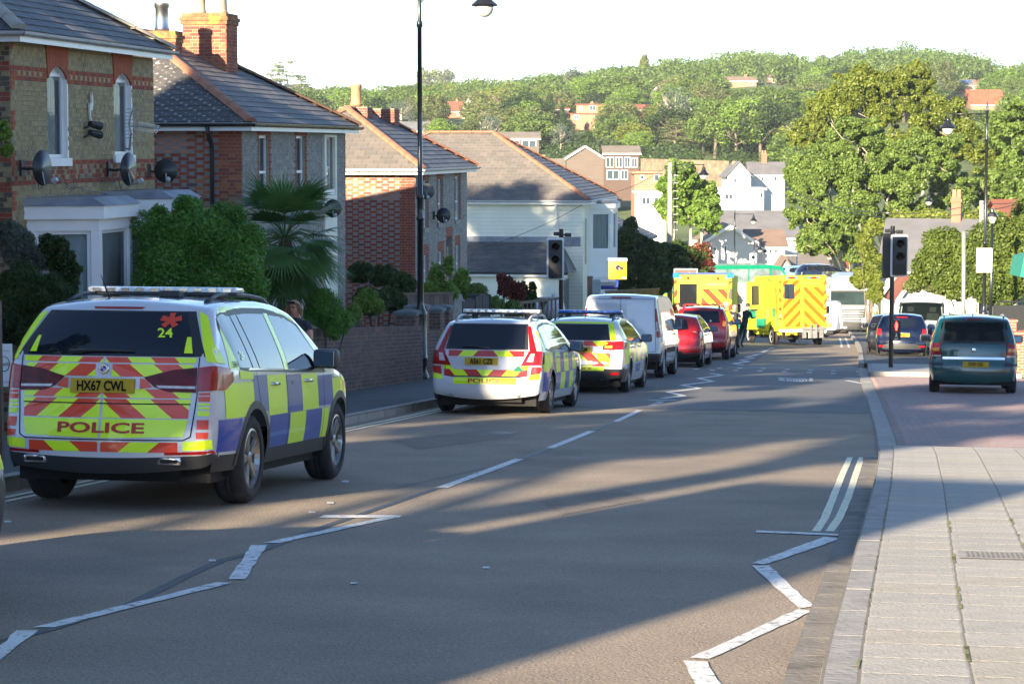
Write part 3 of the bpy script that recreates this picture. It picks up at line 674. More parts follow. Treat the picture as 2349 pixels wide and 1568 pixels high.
for i, (a, c, d, e) in enumerate(wins):
 w_ = window(h1, fr, a, c, d, e - .12, sash=False)
 # segmental arch of orange brick above
 bb = B(); n = 8; hw = (c - a) / 2
 A = [(a + (c - a) * k / n, e - .22 + .20 * math.sin(math.pi * k / n) ** .8) for k in range(n + 1)]
 for k in range(n):
  p, q = A[k], A[k + 1]; dx0 = (p[0] - (a + c) / 2) * .18; dx1 = (q[0] - (a + c) / 2) * .18
  bb2 = B(); P = [(p[0] + .004, p[1]), (q[0] - .004, q[1]), (q[0] + dx1 - .004, e + .33), (p[0] + dx0 + .004, e + .33)]
  bb2.add([fr(x, y, .0) for x, y in P] + [fr(x, y, .03) for x, y in P], [(4, 5, 6, 7), (0, 1, 5, 4), (1, 2, 6, 5), (2, 3, 7, 6), (3, 0, 4, 7)]); bb2.obj('arch_brick', YB[4], wl)
 bb = B(); bb.poly([fr(x, y, -.03) for x, y in A[::-1]] + [fr(a, e - .22, -.03), fr(c, e - .22, -.03)][0:0]);
 sp = B();
 for k in range(n): sp.quad(fr(A[k][0], A[k][1], .0), fr(A[k][0], e + .02, .0), fr(A[k + 1][0], e + .02, .0), fr(A[k + 1][0], A[k + 1][1], .0)); sp.quad(fr(*A[k], 0), fr(*A[k + 1], 0), fr(*A[k + 1], -.12), fr(*A[k], -.12))
 sp.quad(fr(a, e - .23, -.1), fr(c, e - .23, -.1), fr(c, e, -.1), fr(a, e, -.1)); sp.obj('arch_soffit', m_wpaint, w_)
 sp = B(); sp.box(0, 0, 0, 0, 0, 0);
 X = Matrix((fr.U, fr.V, fr.N)).transposed().to_4x4(); sp = B(); sp.box(c - .004, c + .05, d, e - .2, -.11, .014, 0, X); sp.obj('reveal', m_wpaint, w_)
rf, A, Z = hiproof(h1, Lx, Ly, ze + .14, 31, SL, m_hipc, near=SL, pri={0: lambda u, v: u > 1})
eaves(h1, Lx, Ly, ze + .14, m_white, m_greyg)
# canted bays
def bay(root, x0, x1, d, z0, zt, roofm=m_lead, mat=m_wpaint, cant=.45, wins=True, wz=(None, None)):
 P = [(x0, 0), (x0 + cant, -d), (x1 - cant, -d), (x1, 0)]; b = B(); wl_ = None
 root_b = B().add([(x0, .02, zt - .02), (x1, .02, zt - .02), (x1, .02, zt - .04)], [(0, 1, 2)]).obj('bay', mat, root)
 for i in range(3):
  p, q = Vector((*P[i], z0)), Vector((*P[i + 1], z0)); U = (q - p).normalized(); N = U.cross(Vector((0, 0, 1))); f = Fr(p, U, (0, 0, 1), N); W_ = (q - p).length; H_ = zt - z0
  hs = [(.13, W_ - .13, H_ - 2.05 if wz[0] is None else wz[0], H_ - .38)]
  b2 = wallmesh(f, W_, H_, hs); b.add(b2.v, b2.f)
  window(root_b, f, *hs[0], depth=.1, sash=False, sill=None)
 b.obj('bay_wall', mat, root_b)
 e = .1; Q = [(x0 - e, 0), (x0 + cant - e * .5, -d - e), (x1 - cant + e * .5, -d - e), (x1 + e, 0)]
 b = B(); b.prism([(x, y, zt - .2) for x, y in Q], (0, 0, .2)); b.obj('cornice', mat, root_b)
 e = .14; Q = [(x0 - e, 0), (x0 + cant - e * .5, -d - e), (x1 - cant + e * .5, -d - e), (x1 + e, 0)]
 b = B(); q2 = [(x, y * .8, zt + .13) for x, y in Q]; q1 = [(x, y, zt + .003) for x, y in Q]
 b.add(q1 + q2, [(7, 6, 5, 4), (0, 1, 5, 4), (1, 2, 6, 5), (2, 3, 7, 6), (3, 2, 1, 0)]); b.obj('bay_roof', roofm, root_b)
 return root_b
bz = .68 - zb
bay(h1, .55, 3.0, 1.0, 0, bz); bay(h1, 4.0, 6.3, 1.0, 0, bz + .03)
# ---------------- house 2: red flemish flank, grey header front
zb = -3.5; s0, s1 = 45.3, 54.2; Lx = s1 - s0; Ly = 6.4; ze = 1.92 - zb
h2 = thing('brick_house', hp(s0, HT, zb), ROT, 'red brick house with grey front, lichen-spotted hip roof and tall stack, second on the left', 'house')
wins = [R2(593, 617, 311, 455, s0, zb), R2(679, 700, 312, 452, s0, zb), R2(742, 763, 315, 433, s0, zb)]
low = [(wins[0][0], wins[0][1], .8, 2.3), (wins[1][0], wins[1][1], .8, 2.3)]
fr = FRONT(); holes = wins + low
wl = wallmesh(fr, Lx, ze, holes).obj('wall', m_mort, h2)
def k2(r, tp, u, v):
 for q in holes[:2] + low:
  if (q[0] - .16 - .05 * (r % 2) < u < q[0] or q[1] < u < q[1] + .14 + .05 * (r % 2)) and q[2] - .1 < v < q[3] + .2: return rnd.choice((3, 4))
  if q[0] <= u <= q[1] and q[3] < v < q[3] + .25: return 3
 if u > Lx - .12: return 4
 return rnd.choice((0, 0, 1, 2))
bricks(wl, fr, Lx, ze - .02, holes, GB, k2, 'header', cap=300, pri=lambda u, v: v > .6 - zb)
sf = SIDE(Ly); ws = wallmesh(sf, Ly, ze, []).obj('wall', m_mort, h2)
def k2s(r, tp, u, v):
 if tp == 1 and u < Ly - .45: return 3
 top = v > ze - .5
 if top: return rnd.choice((5, 0, 5)) if u < Ly - 1.2 else 0
 return rnd.choice((0, 0, 1, 1, 2)) if u < Ly - 1 else rnd.choice((0, 4, 1))
bricks(ws, sf, Ly, ze - .02, [], RB, k2s, 'flemish', cap=300, pri=lambda u, v: u > Ly - 2.2 and v > ze - 2.0)
b = B(); b.box(.3, Lx, .45, Ly, 0, ze - .05); b.obj('core', m_mort, h2)
for q in wins[:2] + low: window(h2, fr, *q, silln=.05)
window(h2, fr, *wins[2], silln=.05)
X = Matrix((fr.U, fr.V, fr.N)).transposed().to_4x4(); q = wins[2]
b = B(); b.box(q[0] - .16, q[0], 0, ze - .06, 0, .07, 0, X); b.box(q[1], q[1] + .16, 0, ze - .06, 0, .07, 0, X); b.box(q[0], q[1], q[3], ze - .06, 0, .07, 0, X); b.box(q[0], q[1], 0, q[2] - .14, 0, .07, 0, X); b.obj('render_surround', m_cream, h2)
rf, A, Z = hiproof(h2, Lx, Ly, ze + .14, 29.5, SLB[2:] + SL[:2], m_hip, near=SLL, ridgem=m_hipb, farm=m_hipb, w_=.5, hips=(0, 1, 3))
eaves(h2, Lx, Ly, ze + .14, m_white, m_black)
# lichen-speckled lower slates run a little way along the front slope too
def kc(r, tp, u, v): return rnd.choice((0, 0, 1, 4))
p = at(482, 100, 52.5); q = h2.location; d = p - q; lx = DX * d.x + DY * d.y; ly = -(DY * d.x - DX * d.y)
chimney(h2, lx, ly, ze + 1.0, at(476, 38, p.y).z - zb, .9, 1.0, RB, m_mort, 2, m_pot, cnt=110, kind=kc)
p = at(372, 100, 50.5); d = p - q; lx = DX * d.x + DY * d.y; ly = -(DY * d.x - DX * d.y)
chimney(h2, lx, ly, ze + 1.0, at(372, 78, p.y).z - zb, .5, .72, RB, m_mort, 1, M('steel_cowl', (.5, .5, .5), .3, 1), cnt=30, kind=kc)
b = B(); dp = on_plane(489, 300, HT)
yy = Ly - (Ly - (HT - 0) * 0) if False else 0
def side_y(px, s_side):                       # where a picture column meets the flank plane s = s_side
 r = ray(px, 400); k = s_side / (DX * r.x + DY * r.y); p = r * k; return -(DY * p.x - DX * p.y) + HT
yd = side_y(489, s0)
b.tube([(-.36, yd, ze + .05), (-.34, yd, ze - .08), (-.1, yd, ze - .3), (-.08, yd, ze - .4), (-.08, yd, 0)], .045, 10); b.obj('drainpipe', m_black, h2, smooth=True)
# ---------------- house 3
zb = -4.75; s0, s1 = 62.4, 70.2; Lx = s1 - s0; Ly = 5.0; ze = .84 - zb
h3 = thing('brick_house', hp(s0, HT, zb), ROT, 'chequered red brick house with twin chimneys, behind the tall black lamp post', 'house')
def Z3(x0, x1, y0, y1): f = lambda a, o_: .834 * (o_ + a / 2.904); return (f(x0, 900), f(x1, 900), f(y0, 300), f(y1, 300))
ups = [R2(*Z3(768, 797, 575, 945), s0, zb), R2(*Z3(881, 916, 552, 905), s0, zb), R2(*Z3(1020, 1056, 540, 880), s0, zb)]
lows = [R2(*Z3(770, 800, 1165, 1380), s0, zb), R2(*Z3(885, 922, 1130, 1300), s0, zb), R2(*Z3(953, 992, 1015, 1380), s0, zb), R2(*Z3(1025, 1056, 1085, 1340), s0, zb)]
fr = FRONT(); holes = ups + lows
wl = wallmesh(fr, Lx, ze, holes).obj('wall', m_mortg, h3)
def k3(r, tp, u, v):
 for q in holes:
  if (q[0] - .12 - .05 * (r % 2) < u < q[0] or q[1] < u < q[1] + .12 + .05 * (r % 2)) and q[2] - .1 < v < q[3] + .25: return 4
  if q[0] - .05 <= u <= q[1] + .05 and q[3] < v < q[3] + .28: return 3
 return rnd.choice((0, 0, 1, 2, 2))
bricks(wl, fr, Lx, ze - .02, holes, GB, k3, 'header', cap=100, pri=lambda u, v: v > ze - 2.4)
sf = SIDE(Ly); ws = wallmesh(sf, Ly, ze, []).obj('wall', m_mort, h3)
def k3s(r, tp, u, v):
 if tp == 1 and u < Ly - .35: return 3
 if v > ze - .72: return rnd.choice((4, 4, 0, 5)) if u < Ly - .5 else 1  # brighter top courses: the sunlit strip is put into the brick colours
 return rnd.choice((0, 1, 1))
bricks(ws, sf, Ly, ze - .02, [], RB, k3s, 'flemish', cap=300, pri=lambda u, v: u > Ly - 2.1 and v > ze - 2.8)
b = B(); b.box(.3, Lx, .45, Ly, 0, ze - .05); b.obj('core', m_mort, h3)
for q in ups + lows[:2] + lows[3:]: window(h3, fr, *q, silln=.05, sill=m_kerb)
q = lows[2]; b = B(); X = Matrix((fr.U, fr.V, fr.N)).transposed().to_4x4(); b.box(q[0], q[1], q[2], q[3] - .3, -.12, -.06, 0, X); b.obj('door', M('dark_door', (.05, .06, .08), .4), h3)
rf, A, Z = hiproof(h3, Lx, Ly, ze + .14, 31, SL, m_hip, near=SLB, w_=.33, hips=(0, 1, 3))
eaves(h3, Lx, Ly, ze + .14, m_white, m_greyg)
q = h3.location
for px, top, Yc in ((817, 240, 67.5), (879, 244, 69.5)):
 p = at(px, 290, Yc); d = p - q; lx = DX * d.x + DY * d.y; ly = -(DY * d.x - DX * d.y)
 chimney(h3, lx, ly, ze + .6, at(px, top + 6, Yc).z - zb, .7, .82, RB, m_mort, 0 if px > 850 else 1, m_pott, cap=False, cnt=90, kind=lambda r, tp, u, v: rnd.choice((1, 2, 0)))
# ---------------- house 4: cream painted
zb = -6.9; T4 = -12.0; s0, s1 = 89.8, 98.4; Lx = s1 - s0; Ly = 11.3; ze = -.62 - zb
h4 = thing('cream_house', hp(s0, T4, zb), ROT, 'cream painted house with brown slate hip roof, lean-to and white two-storey bay', 'house')
b = B(); b.box(0, Lx, 0, Ly, 0, ze); b.obj('wall', m_cream, h4)
rf, A, Z = hiproof(h4, Lx, Ly, ze + .12, 30, SL, m_hip, near=SLB, w_=.34, cap=300, hips=(0, 1, 3), pri={3: lambda u, v: True, 0: lambda u, v: False})
eaves(h4, Lx, Ly, ze + .12, m_wpaint, m_greyg)
sf = SIDE(Ly)
b = B();
for r in range(int((ze) / .15)):
 v = r * .15; b.add([(-.004, 0, v), (-.004, Ly, v), (-.004, Ly, v + .012), (-.004, 0, v + .012)], [(0, 3, 2, 1)])
stuffpart(b.obj('brick_joints', M('cream_joint', (.56, .54, .42), .8), h4))
bay(h4, 1.9, 4.4, .9, 0, ze - .05, roofm=m_lead, mat=m_white, cant=.5, wz=(ze - 1.9, 0))
bay(h4, 1.9, 4.4, .9, 0, ze - 3.0, roofm=m_white, mat=m_white, cant=.5)
b = B(); b.box(.55, .95, -.02, 0, ze - 2.4, ze - .6); b.obj('niche_panel', M('niche_shade', (.42, .42, .36), .8), h4)  # raised panel; the recess's shade is put into its colour
yq = side_y(1284, s0) - (HT - T4) * 0
def s_y(px, s_side, tf): r = ray(px, 400); k = s_side / (DX * r.x + DY * r.y); p = r * k; return tf - (DY * p.x - DX * p.y)
yq = s_y(1276, s0, T4)
b = B(); b.tube([(-.2, yq, ze), (-.2, yq, ze - .25), (-.08, yq - .02, ze - .5), (-.07, yq - .25, ze - 2.5)], .05, 8); b.obj('drainpipe', m_wpaint, h4, smooth=True)
# lean-to against its flank
lz1, lz0, ld = at(1200, 553, 92).z - zb, at(1200, 622, 89.5).z - zb, 2.2; yr = .25
b = B(); b.box(-ld, 0, yr + .35, Ly, 0, lz0 - .06); b.obj('lean_to_wall', m_cream, h4)
P = [Vector((-ld - .15, Ly, lz0)), Vector((-ld - .15, yr, lz0)), Vector((0, yr + 0.6, lz1)), Vector((0, Ly, lz1))]
b = B(); b.poly(P); b.poly([Vector((-ld - .15, yr, lz0)), Vector((0, yr - .0, lz0)), Vector((0, yr + .6, lz1))]); lr = b.obj('lean_to_roof', SL[0], h4)
U = (P[1] - P[0]).normalized(); N = U.cross(P[3] - P[0]).normalized(); V = N.cross(U); slates(lr, Fr(P[0], U, V, N), [((p - P[0]).dot(U), (p - P[0]).dot(V)) for p in P], SL, w_=.3, c_=.2, cap=0)
b = B(); b.box(-.02, .0, yr, Ly, lz1, lz1 + .22); b.box(-.03, 0.0, 0.1, yr + .6, lz1 - .15, lz1 + .22); b.obj('flashing', m_lead, h4)
b = B(); b.box(-ld - .19, -ld - .15, yr + .02, Ly, lz0 - .16, lz0); b.obj('fascia', m_wpaint, h4)
b = B(); b.tube([(-ld - .22, yr, lz0 - .02), (-ld - .22, Ly, lz0 - .02)], .05, 8); b.obj('gutter', m_black, h4)
b = B(); b.box(-ld + .1, -.02, yr + .3, yr + .36, 0.2, lz0 - .35); b.obj('shopfront', m_glf, h4)
b = B(); b.box(-.95, -.75, -.5, -.3, 0, lz0 - .2); b.obj('post', M('brown_post', (.16, .10, .07), .7), h4)
# ---------------- house 5: orange brick gable end with big stack
zb = -8.0; s0 = 104; h5 = thing('brick_house', hp(s0, -13.2, zb), ROT, 'orange brick gabled house with wide stack of pale pots, past the cream house', 'house')
ob = M('orange_brick_wall', (.42, .19, .10), .85, var=.12, scale=8);
def brickmat(name, c1, c2, mo, sc=1.0):
 if name in MT: return MT[name]
 m = bpy.data.materials.new(name); m.use_nodes = True; n = m.node_tree.nodes; L = m.node_tree.links; bs = n['Principled BSDF']; bs.inputs['Roughness'].default_value = .85
 tc = n.new('ShaderNodeTexCoord'); sp = n.new('ShaderNodeSeparateXYZ'); L.new(tc.outputs['Object'], sp.inputs[0]); ad = n.new('ShaderNodeMath'); L.new(sp.outputs[0], ad.inputs[0]); L.new(sp.outputs[1], ad.inputs[1])
 cb = n.new('ShaderNodeCombineXYZ'); L.new(ad.outputs[0], cb.inputs[0]); L.new(sp.outputs[2], cb.inputs[1])
 bt = n.new('ShaderNodeTexBrick'); bt.inputs['Color1'].default_value = (*c1, 1); bt.inputs['Color2'].default_value = (*c2, 1); bt.inputs['Mortar'].default_value = (*mo, 1); bt.inputs['Scale'].default_value = sc
 bt.inputs['Brick Width'].default_value = .225; bt.inputs['Row Height'].default_value = .075; bt.inputs['Mortar Size'].default_value = .008
 L.new(cb.outputs[0], bt.inputs[0]); L.new(bt.outputs[0], bs.inputs['Base Color']); MT[name] = m; return m
ob = brickmat('orange_brick', (.48, .20, .10), (.38, .15, .08), (.5, .42, .3))
za = at(1420, 448, 107).z - zb; ze5 = za - 1.9
b = B(); W5 = 8.0
pf = [(0, -.0, 0), (0, 7, 0), (0, 7, ze5), (0, 3.0, za), (0, -1.6, ze5 - .15), (0, -1.6, 0)]
b.prism(pf[::-1], (W5, 0, 0)); b.obj('wall', ob, h5)
rz = .06
b = B(); P = [Vector((-.2, -1.9, ze5 - .25)), Vector((W5, -1.9, ze5 - .25)), Vector((W5, 3.0, za + .05)), Vector((-.2, 3.0, za + .05))]
b.prism(P, (0, 0, .08)); Q = [Vector((-.2, 3.0, za + .05)), Vector((W5, 3.0, za + .05)), Vector((W5, 7.3, ze5 - .1)), Vector((-.2, 7.3, ze5 - .1))]; b.prism(Q, (0, 0, .08)); r5 = b.obj('roof', SL[1], h5)
U = Vector((1, 0, 0)); N = U.cross(P[3] - P[0]).normalized(); slates(r5, Fr(P[0] + Vector((0, 0, .09)), U, N.cross(U), N), [((p - P[0]).dot(U), (p - P[0]).dot(N.cross(U))) for p in P], SL, cap=0)
b = B(); b.prism([P[0] + Vector((-.05, 0, -.05)), P[3] + Vector((-.05, 0, -.05)), P[3] + Vector((-.05, 0, .15)), P[0] + Vector((-.05, 0, .15))], (.04, 0, 0)); b.obj('bargeboard', m_wpaint, h5)
chimney(h5, 1.0, 3.2, za - .8, at(1410, 388, 107).z - zb, 1.0, 1.35, [MT['brick_orange'], RB[5], YB[0]], m_mort, 4, m_pot, cap=True, cnt=60)
b = B(); b.box(3, 4, -1.65, -1.6, 1, 2.4); b.obj('window', m_glf, h5)
# ------------------------------------------------------------- vehicles
def paint(name, c, rough=.28, metal=0.0, coat=1.0, var=.03): return M(name, c, rough, metal, var=var, scale=2, coat=coat)
m_tyre = M('tyre_rubber', (.022, .022, .024), .85, var=.2, scale=20, bump=.3)
m_alloy = M('alloy', (.32, .31, .30), .3, .9, var=.05)
m_plast = M('black_plastic', (.022, .024, .027), .5, var=.1, scale=10)
m_under = M('underbody', (.012, .012, .012), .9, var=0)
m_well = M('wheel_well', (.01, .01, .01), .95, var=0)
m_hy = M('hivis_yellow', (.70, .98, .012), .38, var=.03, scale=2, coat=.5)
m_hr = M('hivis_red', (.72, .05, .012), .38, var=.03, scale=2, coat=.5)
m_hb = M('battenburg_blue', (.02, .06, .36), .3, var=.03, scale=2, coat=.6)
m_hrd = M('letter_red', (.45, .02, .015), .4, var=0)
m_hgrn = M('battenburg_green', (.0, .17, .09), .35, var=.03, coat=.5)
m_org = M('hivis_orange', (.72, .13, .01), .38, var=.03, coat=.5)
m_dred = M('livery_dark_red', (.50, .02, .02), .35, var=.03, coat=.5)
m_lred = M('lamp_red', (.33, .006, .008), .15, var=.3, scale=14, coat=.5)
m_ldark = M('lamp_dark_red', (.11, .004, .007), .25, var=.5, scale=12, spec=.25)
m_lwhite = M('lamp_clear', (.55, .50, .50), .15, var=.3, scale=14, coat=1)
m_lor = M('lamp_orange', (.8, .30, .03), .15, var=.2, scale=14, coat=1)
m_plate = M('plate_yellow', (.50, .34, .04), .8, var=.05, spec=.1)
m_platew = M('plate_white', (.7, .7, .7), .5, var=.05)
m_ink = M('black_ink', (.012, .012, .012), .95, var=0, spec=.05)
m_chrome = M('chrome', (.6, .62, .65), .12, 1, var=0)
m_tint = glass('tinted_glass', (.008, .012, .022), 0, .02)
m_cg = glass('car_glass', (.006, .012, .012), .72, .02)
m_seat = M('seat_cloth', (.022, .022, .025), .9, var=.2, scale=20)
m_lens = M('lightbar_lens', (.62, .66, .72), .12, var=.5, scale=30, coat=1)
m_lensb = M('blue_lens', (.02, .18, .62), .1, var=.4, scale=20, coat=1)
def resample(P, step):
 out = [P[0]]
 for a, b in zip(P, P[1:]):
  n = max(1, int(math.hypot(b[0] - a[0], b[1] - a[1]) / step + .5))
  for k in range(1, n + 1): out.append((a[0] + (b[0] - a[0]) * k / n, a[1] + (b[1] - a[1]) * k / n))
 return out
def polyat(P, t):                            # point at fraction t of a polyline (by length)
 L = [math.dist(a, b) for a, b in zip(P, P[1:])]; tot = sum(L) or 1; d = t * tot
 for (a, b), l in zip(zip(P, P[1:]), L):
  if d <= l or (a, b) == (P[-2], P[-1]): k = min(1, d / l if l else 0); return (a[0] + (b[0] - a[0]) * k, a[1] + (b[1] - a[1]) * k)
  d -= l
def yfun(P, y): return lerp_tab(P, y)
def inpoly(p, P):
 c = False; j = len(P) - 1
 for i in range(len(P)):
  if (P[i][1] > p[1]) != (P[j][1] > p[1]) and p[0] < (P[j][0] - P[i][0]) * (p[1] - P[i][1]) / (P[j][1] - P[i][1]) + P[i][0]: c = not c
  j = i
 return c
WH = {}
def wheelmesh(r, wd, spokes, alloy):
 key = (r, wd, spokes, alloy.name)
 if key in WH: return WH[key]
 b = B(); ri = r * .66
 b.lathe([(ri, -wd / 2 + .02), (ri + .02, -wd / 2), (r - .05, -wd / 2 - .004), (r - .015, -wd / 2 + .02), (r - .002, -wd / 2 + .045), (r, -wd * .12), (r - .008, -wd * .1), (r - .008, -wd * .07), (r, -wd * .05), (r, wd * .05), (r - .008, wd * .07), (r - .008, wd * .1), (r, wd * .12), (r - .002, wd / 2 - .045), (r - .015, wd / 2 - .02), (r - .05, wd / 2 + .004), (ri + .02, wd / 2), (ri, wd / 2 - .02), (ri - .005, -wd / 2 + .02)], 40, axis='x', cap=False)
 ty = b.mesh('wheel', m_tyre, True)
 b = B(); b.lathe([(ri + .006, wd / 2 - .012), (ri - .012, wd / 2 - .008), (ri - .03, wd / 2 - .05), (ri - .04, -.02)], 32, axis='x', cap=False)
 b.lathe([(ri - .01, -.03), (.02, -.03)], 24, axis='x', mi=1)
 b.lathe([(.055, wd / 2 - .06), (.055, wd / 2 - .03), (.035, wd / 2 - .018), (.0, wd / 2 - .018)], 16, axis='x')
 for k in range(spokes):
  for dd in ((-.10, .10) if spokes <= 6 else (0,)):
   a = 2 * math.pi * k / spokes; p0 = Vector((wd / 2 - .035, math.cos(a) * .04, math.sin(a) * .04)); a2 = a + dd * 1.5; p1 = Vector((wd / 2 - .02, math.cos(a2) * (ri - .015), math.sin(a2) * (ri - .015)))
   d = (p1 - p0).normalized(); s_ = Vector((1, 0, 0)).cross(d).normalized() * (.016 if spokes <= 6 else .014); x = Vector((.02, 0, 0))
   b.add([p0 - s_ * 1.3, p0 + s_ * 1.3, p1 + s_, p1 - s_, p0 - s_ * 1.6 - x, p0 + s_ * 1.6 - x, p1 + s_ * 1.6 - x, p1 - s_ * 1.6 - x], [(0, 1, 2, 3), (1, 0, 4, 5), (2, 1, 5, 6), (3, 2, 6, 7), (0, 3, 7, 4)])
 rm = b.mesh('rim', [alloy, m_well]);
 b2 = B(); b2.lathe([(ri - .015, -.025), (.0, -.025)], 24, axis='x'); dk = b2.mesh('brake', m_well)
 WH[key] = (ty, rm, dk); return WH[key]
class Car:
 def __init__(s, name, label, prof, W, belt, zs=.3, ax=(1.0, 3.9), rw=.37, tw=.25, tumble=.28, clad=0, pm=None, r=.07, crown=.035, rcrown=.07, belt_in=.965, arch=None, spokes=5, alloy=None, cat='car', low_in=.94, step=.05, frontpinch=.10, rearpinch=.10, cuts=(), group=None, archm=None, smoothn=2, well=True, roof_flat=False):
  s.root = thing(name, (0, 0, 0), 0, label, cat, group); s.W = W; s.ax = ax; s.rw = rw; s.L = prof[-1][0]; s.arch = arch or rw + .055; s.prof = prof; s.belt = belt; s.pm = pm
  H = max(p[1] for p in prof); s.H = H
  P = resample(prof, step)
  for _ in range(smoothn): P = [P[0]] + [((a[0] + 2 * b[0] + c[0]) / 4, (a[1] + 2 * b[1] + c[1]) / 4) for a, b, c in zip(P, P[1:], P[2:])] + [P[-1]]
  n = len(P); N = []
  for i in range(n):
   a, c = P[max(0, i - 1)], P[min(n - 1, i + 1)]; dx, dz = c[0] - a[0], c[1] - a[1]; l = math.hypot(dx, dz) or 1; N.append((dz / l, -dx / l))
  for _ in range(3): N = [N[0]] + [tuple((a[k] + 2 * b[k] + c[k]) / 4 for k in (0, 1)) for a, b, c in zip(N, N[1:], N[2:])] + [N[-1]]
  s.belt_in = belt_in; s.low_in = low_in; s.tumble = tumble; s.fp = frontpinch; s.rpinch = rearpinch; s.zs = zs
  R1, R2, AR_, AC = 12, 6, 5, 6; cols = []; lasty = -9
  for i in range(n):
   rr = r * (1 + .7 * abs(N[i][0])); y, z = P[i]; ty, tz = y + N[i][0] * rr, z + N[i][1] * rr
   ty = max(ty, lasty + .001); lasty = ty; ty = min(ty, s.L - .02 + .0001 * i)
   tz = max(tz, zs + .02)
   bz = min(belt, tz - .005); col = []
   for k in range(R1 + 1): q = zs + (bz - zs) * k / R1; col.append((s.hw(ty, q), ty, q))
   for k in range(1, R2 + 1): q = bz + (tz - bz) * k / R2; col.append((s.hw(ty, q), ty, q))
   w_ = s.hw(ty, tz)
   for k in range(1, AR_ + 1):
    th = math.pi / 2 * k / AR_; col.append((w_ - rr + rr * math.cos(th), ty + (y - ty) * math.sin(th), tz + (z - tz) * math.sin(th)))
   cr = crown * abs(N[i][1]) + rcrown * abs(N[i][0])
   for k in range(1, AC + 1):
    f = 1 - k / AC; c = cr * (1 - f * f); col.append(((w_ - rr) * f, y - N[i][0] * c, z - N[i][1] * c))
   cols.append(col)
  m = len(cols[0]); b = B(); nn = 2 * m - 1
  for col in cols: b.v += [(-x, y, z) for x, y, z in col] + [(x, y, z) for x, y, z in col[:-1][::-1]]
  side = []; bm_ = []
  for i in range(n - 1):
   for k in range(nn - 1):
    b.f.append((i * nn + k, (i + 1) * nn + k, (i + 1) * nn + k + 1, i * nn + k + 1)); kk = min(k, nn - 2 - k); side.append(kk < R1 + R2)
  s.bvh = BVHTree.FromPolygons([Vector(v) for v in b.v], b.f)
  V = b.v; F2 = []; mi = []
  for f, sd_ in zip(b.f, side):
   c = [sum(V[j][q] for j in f) / 4 for q in range(3)]
   if sd_ and any(math.hypot(c[1] - a, c[2] - rw) < s.arch for a in ax): continue
   if any(cf(c) for cf in cuts): continue
   F2.append(f); mi.append(1 if (clad and c[2] < (clad(c[1]) if callable(clad) else clad)) else 0)
  vs = [list(v) for v in V]
  for f, in zip(F2):
   pass
  used = {}
  for f in F2:
   for j in f: used[j] = used.get(j, 0) + 1
  for j, cnt in used.items():
   x, y, z = vs[j]
   if abs(x) > W / 2 * .7:
    for a in ax:
     d = math.hypot(y - a, z - rw)
     if d < s.arch + .0: k = s.arch / max(d, 1e-3); vs[j][1] = a + (y - a) * k; vs[j][2] = max(zs, rw + (z - rw) * k)
  b.v = [tuple(v) for v in vs]; b.f = F2; b.m = mi
  s.body = b.obj('body', [pm, m_plast], s.root, auto=38)
  # underside, wells, wheels
  b = B(); b.box(-W / 2 + .16, W / 2 - .16, .25, s.L - .3, zs - .09, zs + .12); b.box(-W * .3, W * .3, .12, .5, zs - .03, zs + .1)
  if well:
   for a in ax:
    for sg in (1, -1):
     A = [math.pi * q / 14 for q in range(15)]; R_ = s.arch - .004; X0, X1 = sg * (W / 2 - .45), sg * (W / 2 - .09); b.add([(x, a + R_ * math.cos(t), rw - .12 + (R_ + .12) * math.sin(t)) for t in A for x in (X0, X1)], [(2 * q, 2 * q + 1, 2 * q + 3, 2 * q + 2) for q in range(14)])
  for a in ax: b.box(-W / 2 + .2, W / 2 - .2, a - .05, a + .05, rw - .06, rw + .04)
  b.obj('underbody', m_under, s.root)
  if not cuts:
   pass
  ty, rm, dk = wheelmesh(rw, tw, spokes, alloy or m_alloy); s.wheels = []
  for a in ax:
   for sg in (1, -1):
    w = link('wheel', ty, s.root); w.location = (sg * (W / 2 - tw / 2 - .025), a, rw); w.rotation_euler = (rnd.uniform(0, 6), 0, 0 if sg > 0 else math.pi)
    link('rim', rm, w); link('brake', dk, w)
  # arch trims
  for a in ax:
   for sg in 'RL':
    b = B(); k = 22; t0 = math.asin(max(-1, min(1, (zs - rw) / s.arch)))
    A = [t0 + (math.pi - 2 * t0) * q / k for q in range(k + 1)]
    vs, fs = s.patch(sg, [(a - math.cos(t) * (s.arch + .055), rw + math.sin(t) * (s.arch + .055)) for t in A], [(a - math.cos(t) * (s.arch - .012), rw + math.sin(t) * (s.arch - .012)) for t in A], .006, k * 2, 2, noarch=True)
    b.add(vs, fs); s.keep1(b, fs); b.obj('arch_trim', archm or pm, s.root, smooth=True)
 def keep1(s, b, fs):                          # keep the largest connected run of faces
  par = {}
  def fd(x):
   while par.setdefault(x, x) != x: x = par[x]
   return x
  for f in b.f:
   for v in f[1:]: par[fd(v)] = fd(f[0])
  cn = {}
  for f in b.f: cn[fd(f[0])] = cn.get(fd(f[0]), 0) + 1
  if cn: k = max(cn, key=cn.get); ix = [i for i, f in enumerate(b.f) if fd(f[0]) == k]; b.f = [b.f[i] for i in ix]; b.m = [b.m[i] for i in ix]
 def hw(s, y, z):
  W = s.W / 2; H = s.H; bt = s.belt
  e = 1 - s.rpinch * max(0, (.75 - y) / .75) ** 2.4 - s.fp * max(0, (y - (s.L - .9)) / .9) ** 2
  if z < bt:
   q = (bt - z) / (bt - s.zs); v = s.belt_in + (1 - s.belt_in) * math.sin(min(1, q * 1.6) * math.pi / 2) - (1 - s.low_in) * max(0, q - .45) ** 2 / .3
  else: v = s.belt_in - s.tumble * ((z - bt) / (H - bt)) ** 1.15
  return W * e * v
